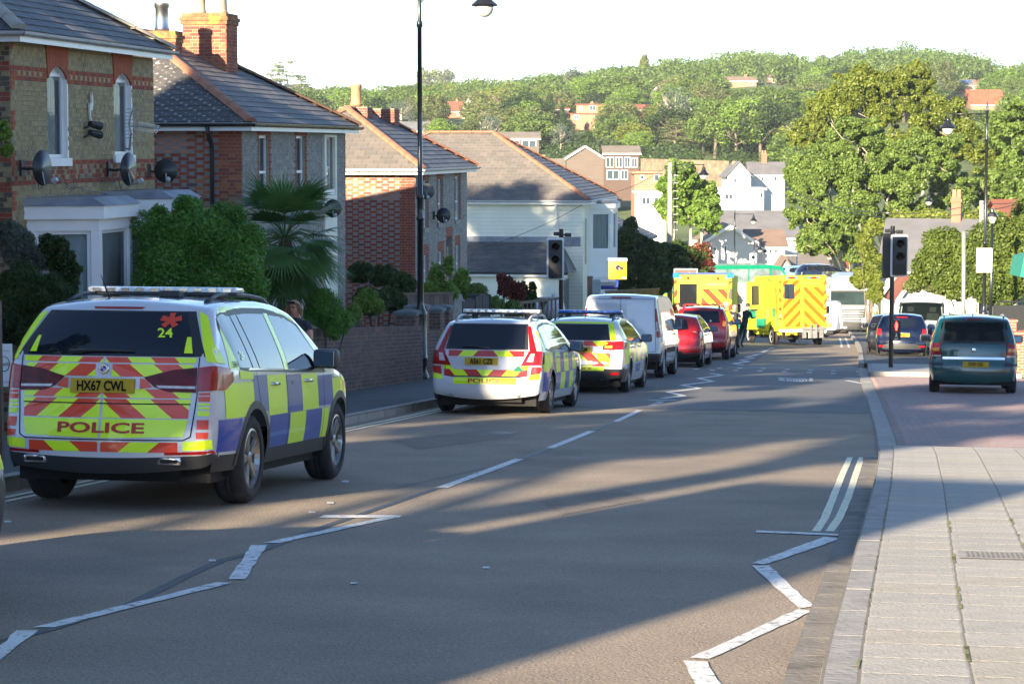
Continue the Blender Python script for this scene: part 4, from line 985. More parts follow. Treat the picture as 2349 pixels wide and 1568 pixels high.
 def hit(s, view, a, c, off):
  if view == 'R': o, d = Vector((5, a, c)), Vector((-1, 0, 0))
  elif view == 'L': o, d = Vector((-5, a, c)), Vector((1, 0, 0))
  elif view == 'B': o, d = Vector((a, -4, c)), Vector((0, 1, 0))
  elif view == 'F': o, d = Vector((a, 12, c)), Vector((0, -1, 0))
  else: o, d = Vector((a, c, 6)), Vector((0, 0, -1))
  h = s.bvh.ray_cast(o, d)
  if h[0] is None: return None
  n = h[1] if h[1].dot(d) < 0 else -h[1]
  return h[0] + n * off
 def patch(s, view, top, bot, off=.004, nu=12, nv=6, noarch=False):
  vs = []; ok = []
  for i in range(nu + 1):
   p, q = polyat(top, i / nu), polyat(bot, i / nu)
   for k in range(nv + 1):
    a, c = q[0] + (p[0] - q[0]) * k / nv, q[1] + (p[1] - q[1]) * k / nv
    h = s.hit(view, a, c, off);
    if h is not None and view in 'RL' and not noarch and any(math.hypot(a - x, c - s.rw) < s.arch for x in s.ax): h = None
    ok.append(h is not None); vs.append(h if h is not None else Vector((0, 1, .5)))
  fs = []
  for i in range(nu):
   for k in range(nv):
    f = (i * (nv + 1) + k, (i + 1) * (nv + 1) + k, (i + 1) * (nv + 1) + k + 1, i * (nv + 1) + k + 1)
    if all(ok[j] for j in f): fs.append(f)
  # orient outward
  if fs:
   f = fs[len(fs) // 2]; nrm = (vs[f[1]] - vs[f[0]]).cross(vs[f[3]] - vs[f[0]]); out = {'R': Vector((1, 0, 0)), 'L': Vector((-1, 0, 0)), 'B': Vector((0, -1, 0)), 'F': Vector((0, 1, 0)), 'T': Vector((0, 0, 1))}[view]
   if nrm.dot(out) < 0: fs = [f[::-1] for f in fs]
  return vs, fs
 def part(s, name, view, top, bot, mat, off=.004, nu=12, nv=6, parent=None, label=None, noarch=False):
  b = B();
  for v in (view if view in ('RL',) else [view]):
   b.add(*s.patch(v, top, bot, off, nu, nv, noarch))
  o = b.obj(name, mat, parent or s.root, smooth=True)
  if label: o['label'] = label
  return o
 def text(s, txt, view, cx, cz, size, mat, off=.008, bold=0.0, sx=1.0, name='lettering', slant=0, rot=0):
  v2, fs = textmesh(txt, size, .5, bold, sx); b = B(); vs = []; ok = []
  for x, y in v2:
   x += y * slant;
   if rot: x, y = x * math.cos(rot) - y * math.sin(rot), x * math.sin(rot) + y * math.cos(rot)
   a = cx + (x if view in 'BRT' else -x); h = s.hit(view, a, cz + y, off); ok.append(h is not None); vs.append(h or Vector((0, 0, 0)))
  b.add(vs, [f for f in fs if all(ok[j] for j in f)]); return b.obj(name, mat, s.root)
 def place(s, pl, pr, heading, over=None, slope=None):
  """pl, pr: pictures of the two rear tyre feet"""
  a = G(*pl); c = G(*pr); m = (a + c) / 2; h = heading; f = Vector((math.sin(h), math.cos(h), 0)); over = s.ax[0] if over is None else over
  p = m - f * over; p.z = gz(p.x, p.y); q = m + f * (s.ax[1] - s.ax[0]); sl = (gz(q.x, q.y) - gz(m.x, m.y)) / (s.ax[1] - s.ax[0])
  p.z = gz(m.x, m.y) - sl * over + .004
  s.root.location = p; s.root.rotation_euler = (math.atan(sl), 0, -h)
 def put(s, x, y, heading):
  """(x, y): where the middle of the rear stands"""
  f = Vector((math.sin(heading), math.cos(heading), 0)); a = Vector((x, y, 0)) + f * s.ax[0]; c = Vector((x, y, 0)) + f * s.ax[1]; za, zc = gz(a.x, a.y), gz(c.x, c.y); sl = (zc - za) / (s.ax[1] - s.ax[0])
  s.root.location = (x, y, za - sl * s.ax[0] + .004); s.root.rotation_euler = (math.atan(sl), 0, -heading)
 def sidewins(s, top, bot, cuts, mat, border=True, bm=m_plast, pill=.035):
  """panes between slanted pillar lines; cuts = [(ybottom, ytop)...] boundaries"""
  def seg(P, a, c):
   n = 8; return [(a + (c - a) * k / n, lerp_tab(P, a + (c - a) * k / n)) for k in range(n + 1)]
  for v in 'RL':
   if border: s.part('window_trim', v, [(x, z + .028) for x, z in seg(top, cuts[0][1] - .035, cuts[-1][1] + .03)], [(x, z - .028) for x, z in seg(bot, cuts[0][0] - .035, cuts[-1][0] + .05)], bm, .002, 24, 6)
   for (a, ta), (c, tc) in zip(cuts, cuts[1:]):
    s.part('side_window', v, seg(top, ta + pill / 2, tc - pill / 2), seg(bot, a + pill / 2, c - pill / 2), mat, .005, 8, 5)
 def chevrons(s, z0, z1, x1, cols, w_=.2, slant=1.0, off=.004, x0=0.0, lv=None, phase=0.0, xr=None, nu=3, view='B', inv=False):
  """two-colour stripes sloping away from the middle on the tail; x1 may be a function of z"""
  lv = lv or B()
  k = -6
  while True:
   a = (k + phase) * w_; col = cols[k % 2]; k += 1
   if a > (x1(z0) if callable(x1) else x1) + (z1 - z0) * slant + w_: break
   P = [(a, z1), (a + slant * (z1 - z0), z0), (a + slant * (z1 - z0) + w_, z0), (a + w_, z1)]
   if inv: P = [(a, z0), (a + w_, z0), (a + w_ + slant * (z1 - z0), z1), (a + slant * (z1 - z0), z1)]
   xb, xt = (x1(z0), x1(z1)) if callable(x1) else (x1, x1)
   q = clip(P if inv else P[::1], [(x0, z0), (xb, z0), (xt, z1), (x0, z1)])
   if len(q) < 3: continue
   for sg in (1, -1):
    vs = [s.hit(view, sg * x, z, off) for x, z in s.dens(q)]
    if all(v is not None for v in vs): lv.add(vs, [tuple(range(len(vs)))[:: (1 if sg > 0 else -1)]] if True else [], col)
  return lv
 def dens(s, q):
  out = []
  for i in range(len(q)):
   a, c = q[i], q[(i + 1) % len(q)]; n = max(1, int(math.dist(a, c) / .08))
   for k in range(n): out.append((a[0] + (c[0] - a[0]) * k / n, a[1] + (c[1] - a[1]) * k / n))
  return out
 def lightbar(s, y, w_=1.25, lens=m_lens, z=None, d=.28, h=.085):
  z = z or s.H + .06; b = B(); b.box(-w_ / 2, w_ / 2, y - d / 2, y + d / 2, z, z + h * .35, bev=.015); lb = b.obj('light_bar', m_plast, s.root, auto=40)
  b = B(); b.box(-w_ / 2 + .01, w_ / 2 - .01, y - d / 2 + .008, y + d / 2 - .008, z + h * .36, z + h, bev=.02); b.obj('lens', lens, lb, auto=40)
  b = B()
  for k in range(10): x = -w_ / 2 + .09 + k * (w_ - .18) / 9; b.box(x - .035, x + .035, y - d / 2 - .001, y - d / 2 + .012, z + h * .46, z + h * .85)
  b.obj('led_modules', m_chrome if lens is m_lens else m_lensb, lb)
  b = B(); b.box(-w_ * .38, -w_ * .3, y - .08, y + .08, s.H - .03, z); b.box(w_ * .3, w_ * .38, y - .08, y + .08, s.H - .03, z); b.obj('light_bar_feet', m_plast, lb)
  return lb
 def mirrors(s, y, z, mat=m_plast, w_=.23, h=.17, out=.0, glassm=m_tint):
  for sg in (1, -1):
   x = sg * (s.hw(y, z) - .0); b = B(); X = Matrix.Translation((x + sg * w_ / 2, y, z + .06)) @ Matrix.Rotation(-sg * .12, 4, 'Z')
   b.box(-w_ / 2, w_ / 2, -.06, .07, -h / 2, h / 2, X=X, bev=.045); b.box(-w_ / 2 - .06 if sg > 0 else w_ / 2 - .06, -w_ / 2 + .06 if sg > 0 else w_ / 2 + .06, -.0, .05, -h / 2 + .0, -h / 2 + .05, X=X)
   mo = b.obj('wing_mirror', mat, s.root, auto=50)
   b = B(); b.box(-w_ / 2 + .02, w_ / 2 - .02, -.068, -.062, -h / 2 + .02, h / 2 - .02, X=X, bev=.003); b.obj('mirror_glass', M('mirror_glass', (.25, .3, .35), .05, 1, var=0), mo)
 def rails(s, y0, y1, mat=m_plast, x=.62, dz=.06, rr=.017):
  for sg in (1, -1):
   P = []
   for k in range(13):
    y = y0 + (y1 - y0) * k / 12; h = s.hit('T', sg * x, y, 0); e = min(k, 12 - k); P.append((sg * x, y, (h.z if h else s.H) + (dz if e > 1 else dz * (e / 2 + .05))))
   b = B(); b.tube(P, rr, 8)
   b.obj('roof_rail', mat, s.root, smooth=True)
 def handles(s, ys, z, mat=None):
  for y in ys:
   for sg in 'RL':
    h = s.hit(sg, y, z, .0); k = 1 if sg == 'R' else -1
    b = B(); b.tube([(h.x - k * .005, y - .10, z), (h.x + k * .03, y - .07, z + .004), (h.x + k * .034, y + .06, z), (h.x, y + .09, z - .006)], .014, 8); b.obj('door_handle', mat or s.pm, s.root, smooth=True)
 def seams(s, ys, z0, z1, mat=m_ink, w_=.008):
  b = B()
  for y0, y1 in ys:
   for sg in 'RL': b.add(*s.patch(sg, [(y1 - w_ / 2, z1), (y1 + w_ / 2, z1)], [(y0 - w_ / 2, z0), (y0 + w_ / 2, z0)], .0065, 1, 14))
  b.obj('panel_gap', mat, s.root)
 def gap(s, view, pts, mat=m_ink, w_=.009, off=.0062):
  b = B(); P = resample(pts, .06)
  for p, q in zip(P, P[1:]):
   d = (q[0] - p[0], q[1] - p[1]); l = math.hypot(*d) or 1; n = (-d[1] / l * w_ / 2, d[0] / l * w_ / 2)
   v = [s.hit(view, x, z, off) for x, z in ((p[0] + n[0], p[1] + n[1]), (p[0] - n[0], p[1] - n[1]), (q[0] - n[0], q[1] - n[1]), (q[0] + n[0], q[1] + n[1]))]
   if all(v): b.add(v, [(0, 1, 2, 3)])
  return b.obj('panel_gap', mat, s.root)
 def plate(s, txt, view, x, z, w_=.52, h=.112, mat=m_plate, off=.014):
  b = B(); c = s.hit(view, x, z, off); l = s.hit(view, x - w_ / 2, z, off); r_ = s.hit(view, x + w_ / 2, z, off); t = s.hit(view, x, z + h / 2, off); d = s.hit(view, x, z - h / 2, off)
  y = min(c.y, l.y, r_.y, t.y, d.y) - .004 if view == 'B' else max(c.y, l.y, r_.y) + .004; sg = -1 if view == 'B' else 1
  b.box(x - w_ / 2, x + w_ / 2, min(y, y - sg * .05), max(y, y - sg * .05), z - h / 2, z + h / 2, bev=.004); pl = b.obj('number_plate', mat, s.root)
  v2, fs = textmesh(txt, .078, .5, .03, .84); b = B(); wmax = max(abs(v[0]) for v in v2); k = min(1, w_ * .46 / wmax)
  b.add([(x + (vx * k if view == 'B' else -vx * k), y + sg * .007, z + vy * 1.1) for vx, vy in v2], fs); b.obj('plate_characters', m_ink, pl); return pl
 def flat(s, lv, view, quad, col, off=.004, nu=6, nv=4):
  """quad given as bottom-left, bottom-right, top-right, top-left"""
  lv.add(*s.patch(view, [quad[3], quad[2]], [quad[0], quad[1]], off, nu, nv), mi=col)
HD = math.radians(9.63)
p_silver = paint('police_silver', (.58, .60, .63), .25)
p_white = paint('white_car_paint', (.74, .75, .77), .25)
LIV = [m_hy, m_hr, m_hb, m_dred, m_hgrn, m_org, m_silv if 'm_silv' in globals() else p_silver]
# ================= near police 4x4
prof = [(.04, .34), (0, .45), (-.0, .60), (.05, .76), (.09, 1.0), (.13, 1.23), (.26, 1.40), (.43, 1.585), (.50, 1.63), (.8, 1.675), (1.3, 1.70), (2.0, 1.70), (2.5, 1.67), (2.9, 1.60), (3.25, 1.42), (3.7, 1.14), (3.85, 1.09), (4.3, 1.03), (4.65, .93), (4.82, .78), (4.87, .6), (4.86, .34)]
prof[2] = (.005, .60)
prof = [(max(0, y), z) for y, z in prof]
K = Car('police_car', 'nearest police 4x4 with red and yellow chevron tail, number 24 on its dark rear glass', prof, 1.94, 1.12, zs=.31, ax=(1.02, 3.95), rw=.375, tw=.26, tumble=.26, clad=lambda y: .46 if y < .9 or y > 4.4 else .43, pm=p_silver, archm=m_plast, r=.085, rcrown=.13, rearpinch=.17, frontpinch=.22, crown=.03, spokes=5, cat='police car')
K.arch = .43
# glass
K.part('rear_glass_surround', 'B', [(-.62, 1.60), (.62, 1.60)], [(-.79, 1.235), (.79, 1.235)], m_plast, .003, 24, 10)
K.part('rear_window', 'B', [(-.56, 1.585), (.56, 1.585)], [(-.70, 1.245), (.70, 1.245)], m_tint, .006, 24, 10)
K.sidewins([(.35, 1.50), (.62, 1.575), (1.2, 1.61), (2.0, 1.61), (2.6, 1.565), (3.0, 1.45), (3.5, 1.17)], [(.30, 1.19), (.7, 1.14), (1.5, 1.12), (2.6, 1.09), (3.5, 1.07)], [(.62, .50), (1.02, .92), (1.22, 1.12), (2.0, 1.98), (2.13, 2.1), (3.42, 2.92)], m_tint, bm=m_plast)
K.part('windscreen', 'F', [(-.55, 1.58), (.55, 1.58)], [(-.72, 1.16), (.72, 1.16)], m_tint, .005, 16, 8)
lv = B()
# tail chevrons, panel by panel
hx = lambda z: .70 + (.80 - z) * .12 if z < .8 else .70
Y, R_, BL = 0, 1, 2
K.chevrons(1.185, 1.228, .72, (R_, Y), .185, 1.0, .0055, lv=lv, x0=.01)
K.chevrons(1.075, 1.172, .70, (R_, Y), .19, 1.25, .0055, lv=lv, x0=.07, phase=.1)
K.chevrons(.905, .975, .70, (R_, Y), .19, 1.2, .0055, lv=lv, x0=.012, phase=-.2)
K.chevrons(.862, .895, .70, (R_, Y), .19, 1.2, .0055, lv=lv, x0=.012, phase=.05)
K.chevrons(.745, .852, .69, (R_, Y), .2, 1.2, .0055, lv=lv, x0=.012, phase=.2)
for sg in (1, -1): K.flat(lv, 'B', [(sg * .012, .585), (sg * .66, .60), (sg * .69, .735), (sg * .012, .735)], Y, .0055, 10, 3)
K.chevrons(.475, .555, .62, (Y, R_), .23, -1.2, .0055, lv=lv, x0=.012, phase=1.1)
for sg in (1, -1):
 K.flat(lv, 'B', [(sg * .30, .975), (sg * .40, .99), (sg * .345, 1.055), (sg * .30, 1.062)], R_, .0055, 4, 3)
 for z0_, z1_, c_ in ((.93, .95, R_), (.88, .92, R_), (.85, .868, Y), (.82, .838, Y), (.765, .805, Y), (.66, .735, R_), (.585, .635, R_)): K.flat(lv, 'B', [(sg * .76, z0_), (sg * (.84), z0_), (sg * (.84), z1_), (sg * .755, z1_)], c_, .0055, 3, 2)
 K.flat(lv, 'B', [(sg * .66, .49), (sg * .86, .50), (sg * .86, .575), (sg * .66, .56)], Y, .0055, 5, 2)
 K.flat(lv, 'B', [(sg * .62, 1.26), (sg * .685, 1.26), (sg * .645, 1.39), (sg * .615, 1.39)], Y, .009, 3, 3)
 K.flat(lv, 'B', [(sg * .80, 1.20), (sg * .89, 1.18), (sg * .72, 1.56), (sg * .645, 1.60)], Y, .006, 3, 8)
for v in 'RL':
 lo = lambda y: .335 + (.02 if y < 3 else .03)
 # top row under the glass line, then doors in two rows
 K.flat(lv, v, [(.62, 1.05), (1.0, 1.04), (1.0, 1.10), (.62, 1.12)], Y, .0045)
 for y0, y1, z0_, z1_, c_ in ((.30, .98, .74, 1.02, Y), (.98, 1.42, .76, 1.07, BL), (1.42, 2.02, .72, 1.06, Y), (2.02, 2.55, .72, 1.05, BL), (2.55, 3.12, .72, 1.045, Y), (3.12, 3.68, .74, 1.02, BL), (3.68, 4.2, .78, .985, Y), (4.2, 4.6, .78, .93, BL),
         (.20, .62, .47, .73, BL), (1.47, 2.12, .44, .715, BL), (2.12, 2.66, .44, .715, Y), (2.66, 3.25, .44, .715, BL), (3.25, 3.50, .44, .715, Y)):
  K.flat(lv, v, [(y0, z0_), (y1, z0_), (y1, z1_), (y0, z1_)], c_, .0045, 10, 6)
 # yellow pillar panels
 K.flat(lv, v, [(.42, 1.13), (.64, 1.13), (.56, 1.42), (.50, 1.42)], Y, .0035, 4, 8)
 K.flat(lv, v, [(.50, 1.42), (.56, 1.42), (.9, 1.62), (.60, 1.60)], Y, .0035, 4, 4)
 K.flat(lv, v, [(.6, 1.615), (3.0, 1.52), (2.6, 1.60), (.8, 1.645)], Y, .003, 20, 2)
 K.flat(lv, v, [(2.0, 1.10), (2.13, 1.10), (2.1, 1.59), (1.98, 1.59)], Y, .0068, 2, 8)
LV = [m_hy, m_hr, m_hb, m_dred, m_hgrn, m_org]
lv.obj('livery', LV, K.root)
K.text('POLICE', 'B', 0, .665, .085, m_hrd, .009, .03, 2.0)
K.text('24', 'B', .44, 1.42, .075, m_hy, .012, .02, 1.15, slant=-.3)
b = B()
for k in range(5):
 a = math.pi / 2 + k * 2 * math.pi / 5; d = (math.cos(a), math.sin(a)); n = (-d[1] * .022, d[0] * .022)
 q = [(.455 + n[0] * .7, 1.52 + n[1] * .7), (.455 - n[0] * .7, 1.52 - n[1] * .7), (.455 + d[0] * .08 - n[0], 1.52 + d[1] * .06 - n[1]), (.455 + d[0] * .08 + n[0], 1.52 + d[1] * .06 + n[1])]
 b.add([K.hit('B', x, z, .012) for x, z in q], [(0, 1, 2, 3)])
b.obj('red_star', m_hr, K.root)
K.text('5869', 'R', .56, 1.17, .05, m_ink, .012); K.text('2101', 'R', 2.2, .98, .03, m_ink, .012); K.text('24', 'R', .80, 1.24, .07, m_hy, .012, .02)
K.plate('HX67 CWL', 'B', 0, 1.0, .53, .115)
for sg in (1, -1):
 K.part('tail_light', 'B', [(sg * .33, 1.07), (sg * .55, 1.13), (sg * .735, 1.15)], [(sg * .41, .995), (sg * .52, .955), (sg * .735, .95)], m_ldark, .012, 10, 5)
 K.part('tail_light', 'B', [(sg * .745, 1.15), (sg * .85, 1.165), (sg * .91, 1.14)], [(sg * .745, .96), (sg * .85, .965), (sg * .91, .99)], m_lred, .012, 8, 6)
 v = 'R' if sg > 0 else 'L'
 K.part('tail_light', v, [(.15, 1.16), (.30, 1.15), (.46, 1.11)], [(.15, .97), (.30, .965), (.46, 1.04)], m_lred, .012, 8, 6)
 K.part('light_strip', 'B', [(sg * .43, 1.005), (sg * .73, 1.0)], [(sg * .45, .985), (sg * .73, .98)], m_lwhite, .015, 6, 1)
 K.part('reflector', 'B', [(sg * .52, .475), (sg * .86, .49)], [(sg * .52, .455), (sg * .86, .462)], m_lred, .012, 6, 1)
 ye = K.hit('B', sg * .56, .405, 0).y; b = B(); b.box(sg * .56 - .1, sg * .56 + .1, ye - .03, ye + .1, .372, .438, bev=.022); b.obj('exhaust_tip', m_chrome, K.root, auto=50)
 b = B(); b.box(sg * .56 - .075, sg * .56 + .075, ye - .034, ye, .388, .422, bev=.012); b.obj('exhaust_hole', m_well, K.root)
K.part('brake_light', 'B', [(-.22, 1.628), (.22, 1.628)], [(-.20, 1.612), (.20, 1.612)], m_lred, .008, 8, 1)
K.gap('B', [(-.745, 1.23), (-.745, .92), (-.715, .60), (-.66, .572), (.66, .572), (.715, .60), (.745, .92), (.745, 1.23)])
K.gap('B', [(-.70, .858), (.70, .858)])
K.seams([(1.27, 1.10), (2.06, 2.04), (3.30, 3.36)], .43, 1.10)
b = B(); c = K.hit('B', 0, 1.135, 0); b.lathe([(.0, -.016), (.036, -.016), (.045, -.008), (.045, .03)], 24, (0, c.y, 1.135), 'y'); em = b.obj('round_badge', m_chrome, K.root, auto=40)
b = B(); b.lathe([(.028, -.018), (.0, -.018)], 20, (0, c.y, 1.135), 'y'); b.obj('badge_disc', m_white, em)
b = B()
for a0 in (0, math.pi): b.add([(0, c.y - .020, 1.135)] + [(.026 * math.cos(a0 + t * math.pi / 8), c.y - .020, 1.135 + .026 * math.sin(a0 + t * math.pi / 8)) for t in range(5)], [(0, 1, 2, 3, 4, 5)])
b.obj('badge_quarters', m_hb, em)
b = B(); P = [K.hit('B', x, z, .022) for x, z in ((.0, 1.262), (-.1, 1.272), (-.22, 1.275), (-.34, 1.27))]; P = [K.hit('B', x, z, .022) for x, z in ((-.3, 1.262), (-.1, 1.275), (.1, 1.272), (.24, 1.27))]; b.tube(P, [.022, .016, .012, .007], 6); b.obj('rear_wiper', m_plast, K.root, smooth=True)
K.rails(.75, 2.75, x=.60, dz=.045); K.lightbar(1.55, 1.35, z=1.735, h=.075); K.mirrors(3.05, 1.12, m_plast, .24, .18)
b = B(); b.box(.12, .30, .98, 1.12, 1.72, 1.775, bev=.01); b.obj('roof_camera', m_plast, K.root); b = B(); b.tube([(-.30, .95, 1.70), (-.33, .80, 1.90)], [.012, .002], 6); b.obj('aerial', m_plast, K.root)
K.handles((1.62, 2.75), .985, m_chrome)
K.part('headlight', 'F', [(.5, .86), (.82, .88)], [(.5, .76), (.82, .76)], m_lwhite, .01); K.part('headlight', 'F', [(-.5, .86), (-.82, .88)], [(-.5, .76), (-.82, .76)], m_lwhite, .01)
K.part('grille', 'F', [(-.38, .88), (.38, .88)], [(-.38, .66), (.38, .66)], m_plast, .008)
K.part('side_vent', 'RL', [(3.57, .68), (3.60, .68)], [(3.57, .50), (3.59, .50)], m_plast, .008, 2, 4)
K.place((112, 1153), (548, 1141), HD); K.root.scale = (.975,) * 3
# ================= silver police estate, second
prof = [(.06, .30), (.0, .36), (.0, .52), (.06, .60), (.08, .90), (.14, 1.0), (.36, 1.32), (.48, 1.42), (.7, 1.46), (1.3, 1.49), (2.0, 1.49), (2.5, 1.44), (2.9, 1.30), (3.45, 1.02), (3.6, .98), (4.2, .93), (4.6, .82), (4.78, .68), (4.82, .5), (4.80, .30)]
V = Car('police_car', 'silver police estate with tall red tail lamps, second in the queue of cars', prof, 1.86, .99, zs=.22, ax=(.95, 3.77), rw=.325, tw=.22, tumble=.26, clad=0, pm=p_silver, archm=p_silver, r=.07, rcrown=.10, spokes=5, cat='police car')
V.part('rear_glass_surround', 'B', [(-.60, 1.415), (.60, 1.415)], [(-.66, 1.01), (.66, 1.01)], m_plast, .003, 20, 10)
V.part('rear_window', 'B', [(-.57, 1.40), (.57, 1.40)], [(-.60, 1.03), (.60, 1.03)], m_tint, .006, 20, 10)
for sg in (1, -1):
 V.part('tail_light', 'B', [(sg * .60, 1.38), (sg * .645, 1.37)], [(sg * .68, .98), (sg * .80, .95)], m_lred, .012, 4, 10)
 V.part('tail_light', 'B', [(sg * .67, .99), (sg * .86, .99)], [(sg * .55, .76), (sg * .88, .78)], m_lred, .012, 8, 8)
 V.part('reverse_light', 'B', [(sg * .70, .95), (sg * .76, .95)], [(sg * .64, .83), (sg * .74, .83)], m_lwhite, .015, 3, 5)
 V.part('tail_light', 'R' if sg > 0 else 'L', [(.12, .99), (.32, .97)], [(.12, .77), (.26, .80)], m_lred, .012, 6, 6)
 b = B(); b.lathe([(.045, -.03), (.05, -.03), (.05, .1), (.04, .1), (.038, -.02)], 16, (sg * .52, .02, .33), 'y'); b.obj('exhaust_tip', m_chrome, V.root, smooth=True)
V.sidewins([(.36, 1.30), (.7, 1.38), (1.3, 1.405), (2.0, 1.40), (2.5, 1.33), (3.2, 1.02)], [(.36, 1.04), (.8, 1.015), (1.6, 1.0), (3.2, .96)], [(.42, .50), (1.15, 1.08), (2.02, 1.97), (3.1, 2.60)], m_tint)
V.part('windscreen', 'F', [(-.5, 1.42), (.5, 1.42)], [(-.68, 1.03), (.68, 1.03)], m_tint, .005, 16, 8)
lv = B(); D3 = 3
V.chevrons(.905, .995, .60, (D3, Y), .24, .9, .0055, lv=lv, x0=.0, phase=-.5)
V.chevrons(.60, .70, .66, (D3, Y), .22, -.9, .0055, lv=lv, x0=.0, phase=.6)
for sg in (1, -1):
 V.flat(lv, 'B', [(sg * .52, .70), (sg * .66, .70), (sg * .70, .80), (sg * .58, .78)], Y, .0056); V.flat(lv, 'B', [(sg * .70, .62), (sg * .84, .64), (sg * .88, .75), (sg * .72, .75)], D3, .0056); V.flat(lv, 'B', [(sg * .68, .54), (sg * .84, .55), (sg * .84, .64), (sg * .70, .62)], Y, .0056)
V.flat(lv, 'B', [(-.50, .475), (.50, .475), (.50, .575), (-.50, .575)], Y, .0065, 14, 2)
V.flat(lv, 'B', [(.44, .69), (.52, .61), (.60, .69), (.52, .77)], 4, .008, 3, 3)
for v in 'RL':
 for y0, y1, z0_, z1_, c_ in ((.22, .62, .68, .95, Y), (.22, .62, .36, .66, BL), (.62, 1.0, .72, .96, Y), (1.0, 1.30, .70, .97, BL), (1.30, 1.75, .64, .96, Y), (1.75, 2.2, .64, .955, BL), (2.2, 2.7, .64, .95, Y), (2.7, 3.15, .64, .93, BL), (3.15, 3.5, .66, .90, Y), (1.36, 1.8, .36, .63, BL), (1.8, 2.3, .36, .63, Y), (2.3, 2.8, .36, .63, BL), (2.8, 3.2, .36, .63, Y)):
  V.flat(lv, v, [(y0, z0_), (y1, z0_), (y1, z1_), (y0, z1_)], c_, .0045, 8, 5)
 V.flat(lv, v, [(.26, 1.0), (.42, 1.0), (.46, 1.30), (.36, 1.30)], Y, .0035, 3, 6); V.flat(lv, v, [(.45, 1.39), (2.5, 1.375), (2.4, 1.41), (.5, 1.42)], Y, .003, 20, 2)
lv.obj('livery', LV, V.root)
V.text('POLICE', 'B', 0, .525, .07, m_hrd, .010, .03, 1.75); V.plate('AE61 CZS', 'B', -.06, .83, .52, .112)
V.gap('B', [(-.66, .99), (-.64, .62), (-.60, .595), (.60, .595), (.64, .62), (.66, .99)]); V.part('bumper_strip', 'B', [(-.56, .598), (.56, .598)], [(-.56, .582), (.56, .582)], m_plast, .012, 14, 1)
V.seams([(1.22, 1.10), (2.02, 2.0), (3.1, 3.14)], .34, .98); V.rails(.55, 2.5, m_greyg, .58, .06, .02); V.lightbar(1.5, 1.28, z=1.56); V.mirrors(3.0, .98); V.handles((1.5, 2.5), .89)
b = B(); P = [V.hit('B', x, z, .02) for x, z in ((.05, 1.02), (-.1, 1.045), (-.25, 1.05), (-.38, 1.04))]; b.tube(P, [.02, .012, .01, .006], 6); b.obj('rear_wiper', m_plast, V.root, smooth=True)
b = B(); b.add([(-.02, .55, 1.47), (.02, .55, 1.47), (.0, .72, 1.49), (0, .56, 1.54)], [(0, 1, 3), (1, 2, 3), (2, 0, 3)]); b.obj('aerial', p_silver, V.root)
V.place((1022, 951), (1244, 939), HD)
# ================= third police estate with lit blue bar
prof = [(.06, .30), (.0, .34), (.0, .58), (.07, .66), (.09, .88), (.14, 1.0), (.38, 1.32), (.50, 1.41), (.8, 1.46), (1.4, 1.49), (2.1, 1.48), (2.6, 1.40), (3.4, 1.05), (3.6, 1.0), (4.2, .92), (4.6, .78), (4.75, .55), (4.74, .30)]
W3 = Car('police_car', 'police estate with blue roof bar and POLICE low on its side, third in the queue', prof, 1.84, 1.0, zs=.22, ax=(.95, 3.75), rw=.325, tw=.22, tumble=.27, clad=lambda y: .50 if y < .5 else (.62 if y > 4.0 else 0), pm=p_white, archm=p_white, r=.07, rcrown=.12, spokes=5, cat='police car')
W3.part('rear_window', 'B', [(-.52, 1.36), (.52, 1.36)], [(-.60, 1.04), (.60, 1.04)], m_tint, .006, 20, 10)
W3.sidewins([(.36, 1.26), (.7, 1.37), (1.3, 1.40), (2.0, 1.39), (2.6, 1.29), (3.2, 1.04)], [(.36, 1.08), (.8, 1.04), (1.6, 1.01), (3.2, .98)], [(.42, .55), (1.15, 1.08), (2.0, 1.95), (3.1, 2.65)], m_tint)
W3.part('windscreen', 'F', [(-.5, 1.38), (.5, 1.38)], [(-.68, 1.05), (.68, 1.05)], m_tint, .005, 16, 8)
lv = B()
W3.chevrons(.93, 1.03, .62, (R_, Y), .25, 1.1, .0055, lv=lv, x0=.08)
W3.chevrons(.54, .80, .60, (R_, Y), .24, 1.1, .0055, lv=lv, x0=.0)
for sg in (1, -1):
 W3.flat(lv, 'B', [(sg * .60, 1.04), (sg * .72, 1.04), (sg * .62, 1.38), (sg * .53, 1.38)], Y, .0056, 3, 8)
 W3.part('tail_light', 'B', [(sg * .46, .93), (sg * .64, 1.02), (sg * .84, 1.03)], [(sg * .46, .86), (sg * .64, .85), (sg * .86, .87)], m_lred, .012, 10, 5)
 W3.part('tail_light', 'R' if sg > 0 else 'L', [(.12, 1.02), (.5, 1.0)], [(.12, .87), (.40, .89)], m_lred, .012, 6, 4)
 W3.part('reflector', 'B', [(sg * .62, .42), (sg * .78, .42)], [(sg * .62, .37), (sg * .78, .37)], m_lred, .012, 3, 1)
W3.part('lit_indicator', 'B', [(.50, .93), (.64, .94)], [(.50, .89), (.64, .89)], M('lit_amber', (1, .25, .02), .3, var=0, emit=((1, .18, .01), 1.5)), .018, 4, 2)
W3.flat(lv, 'B', [(-.54, 1.37), (.54, 1.37), (.52, 1.40), (-.52, 1.40)], Y, .0056, 12, 1); W3.flat(lv, 'B', [(-.42, .45), (.50, .45), (.50, .53), (-.42, .53)], Y, .0065, 12, 2)
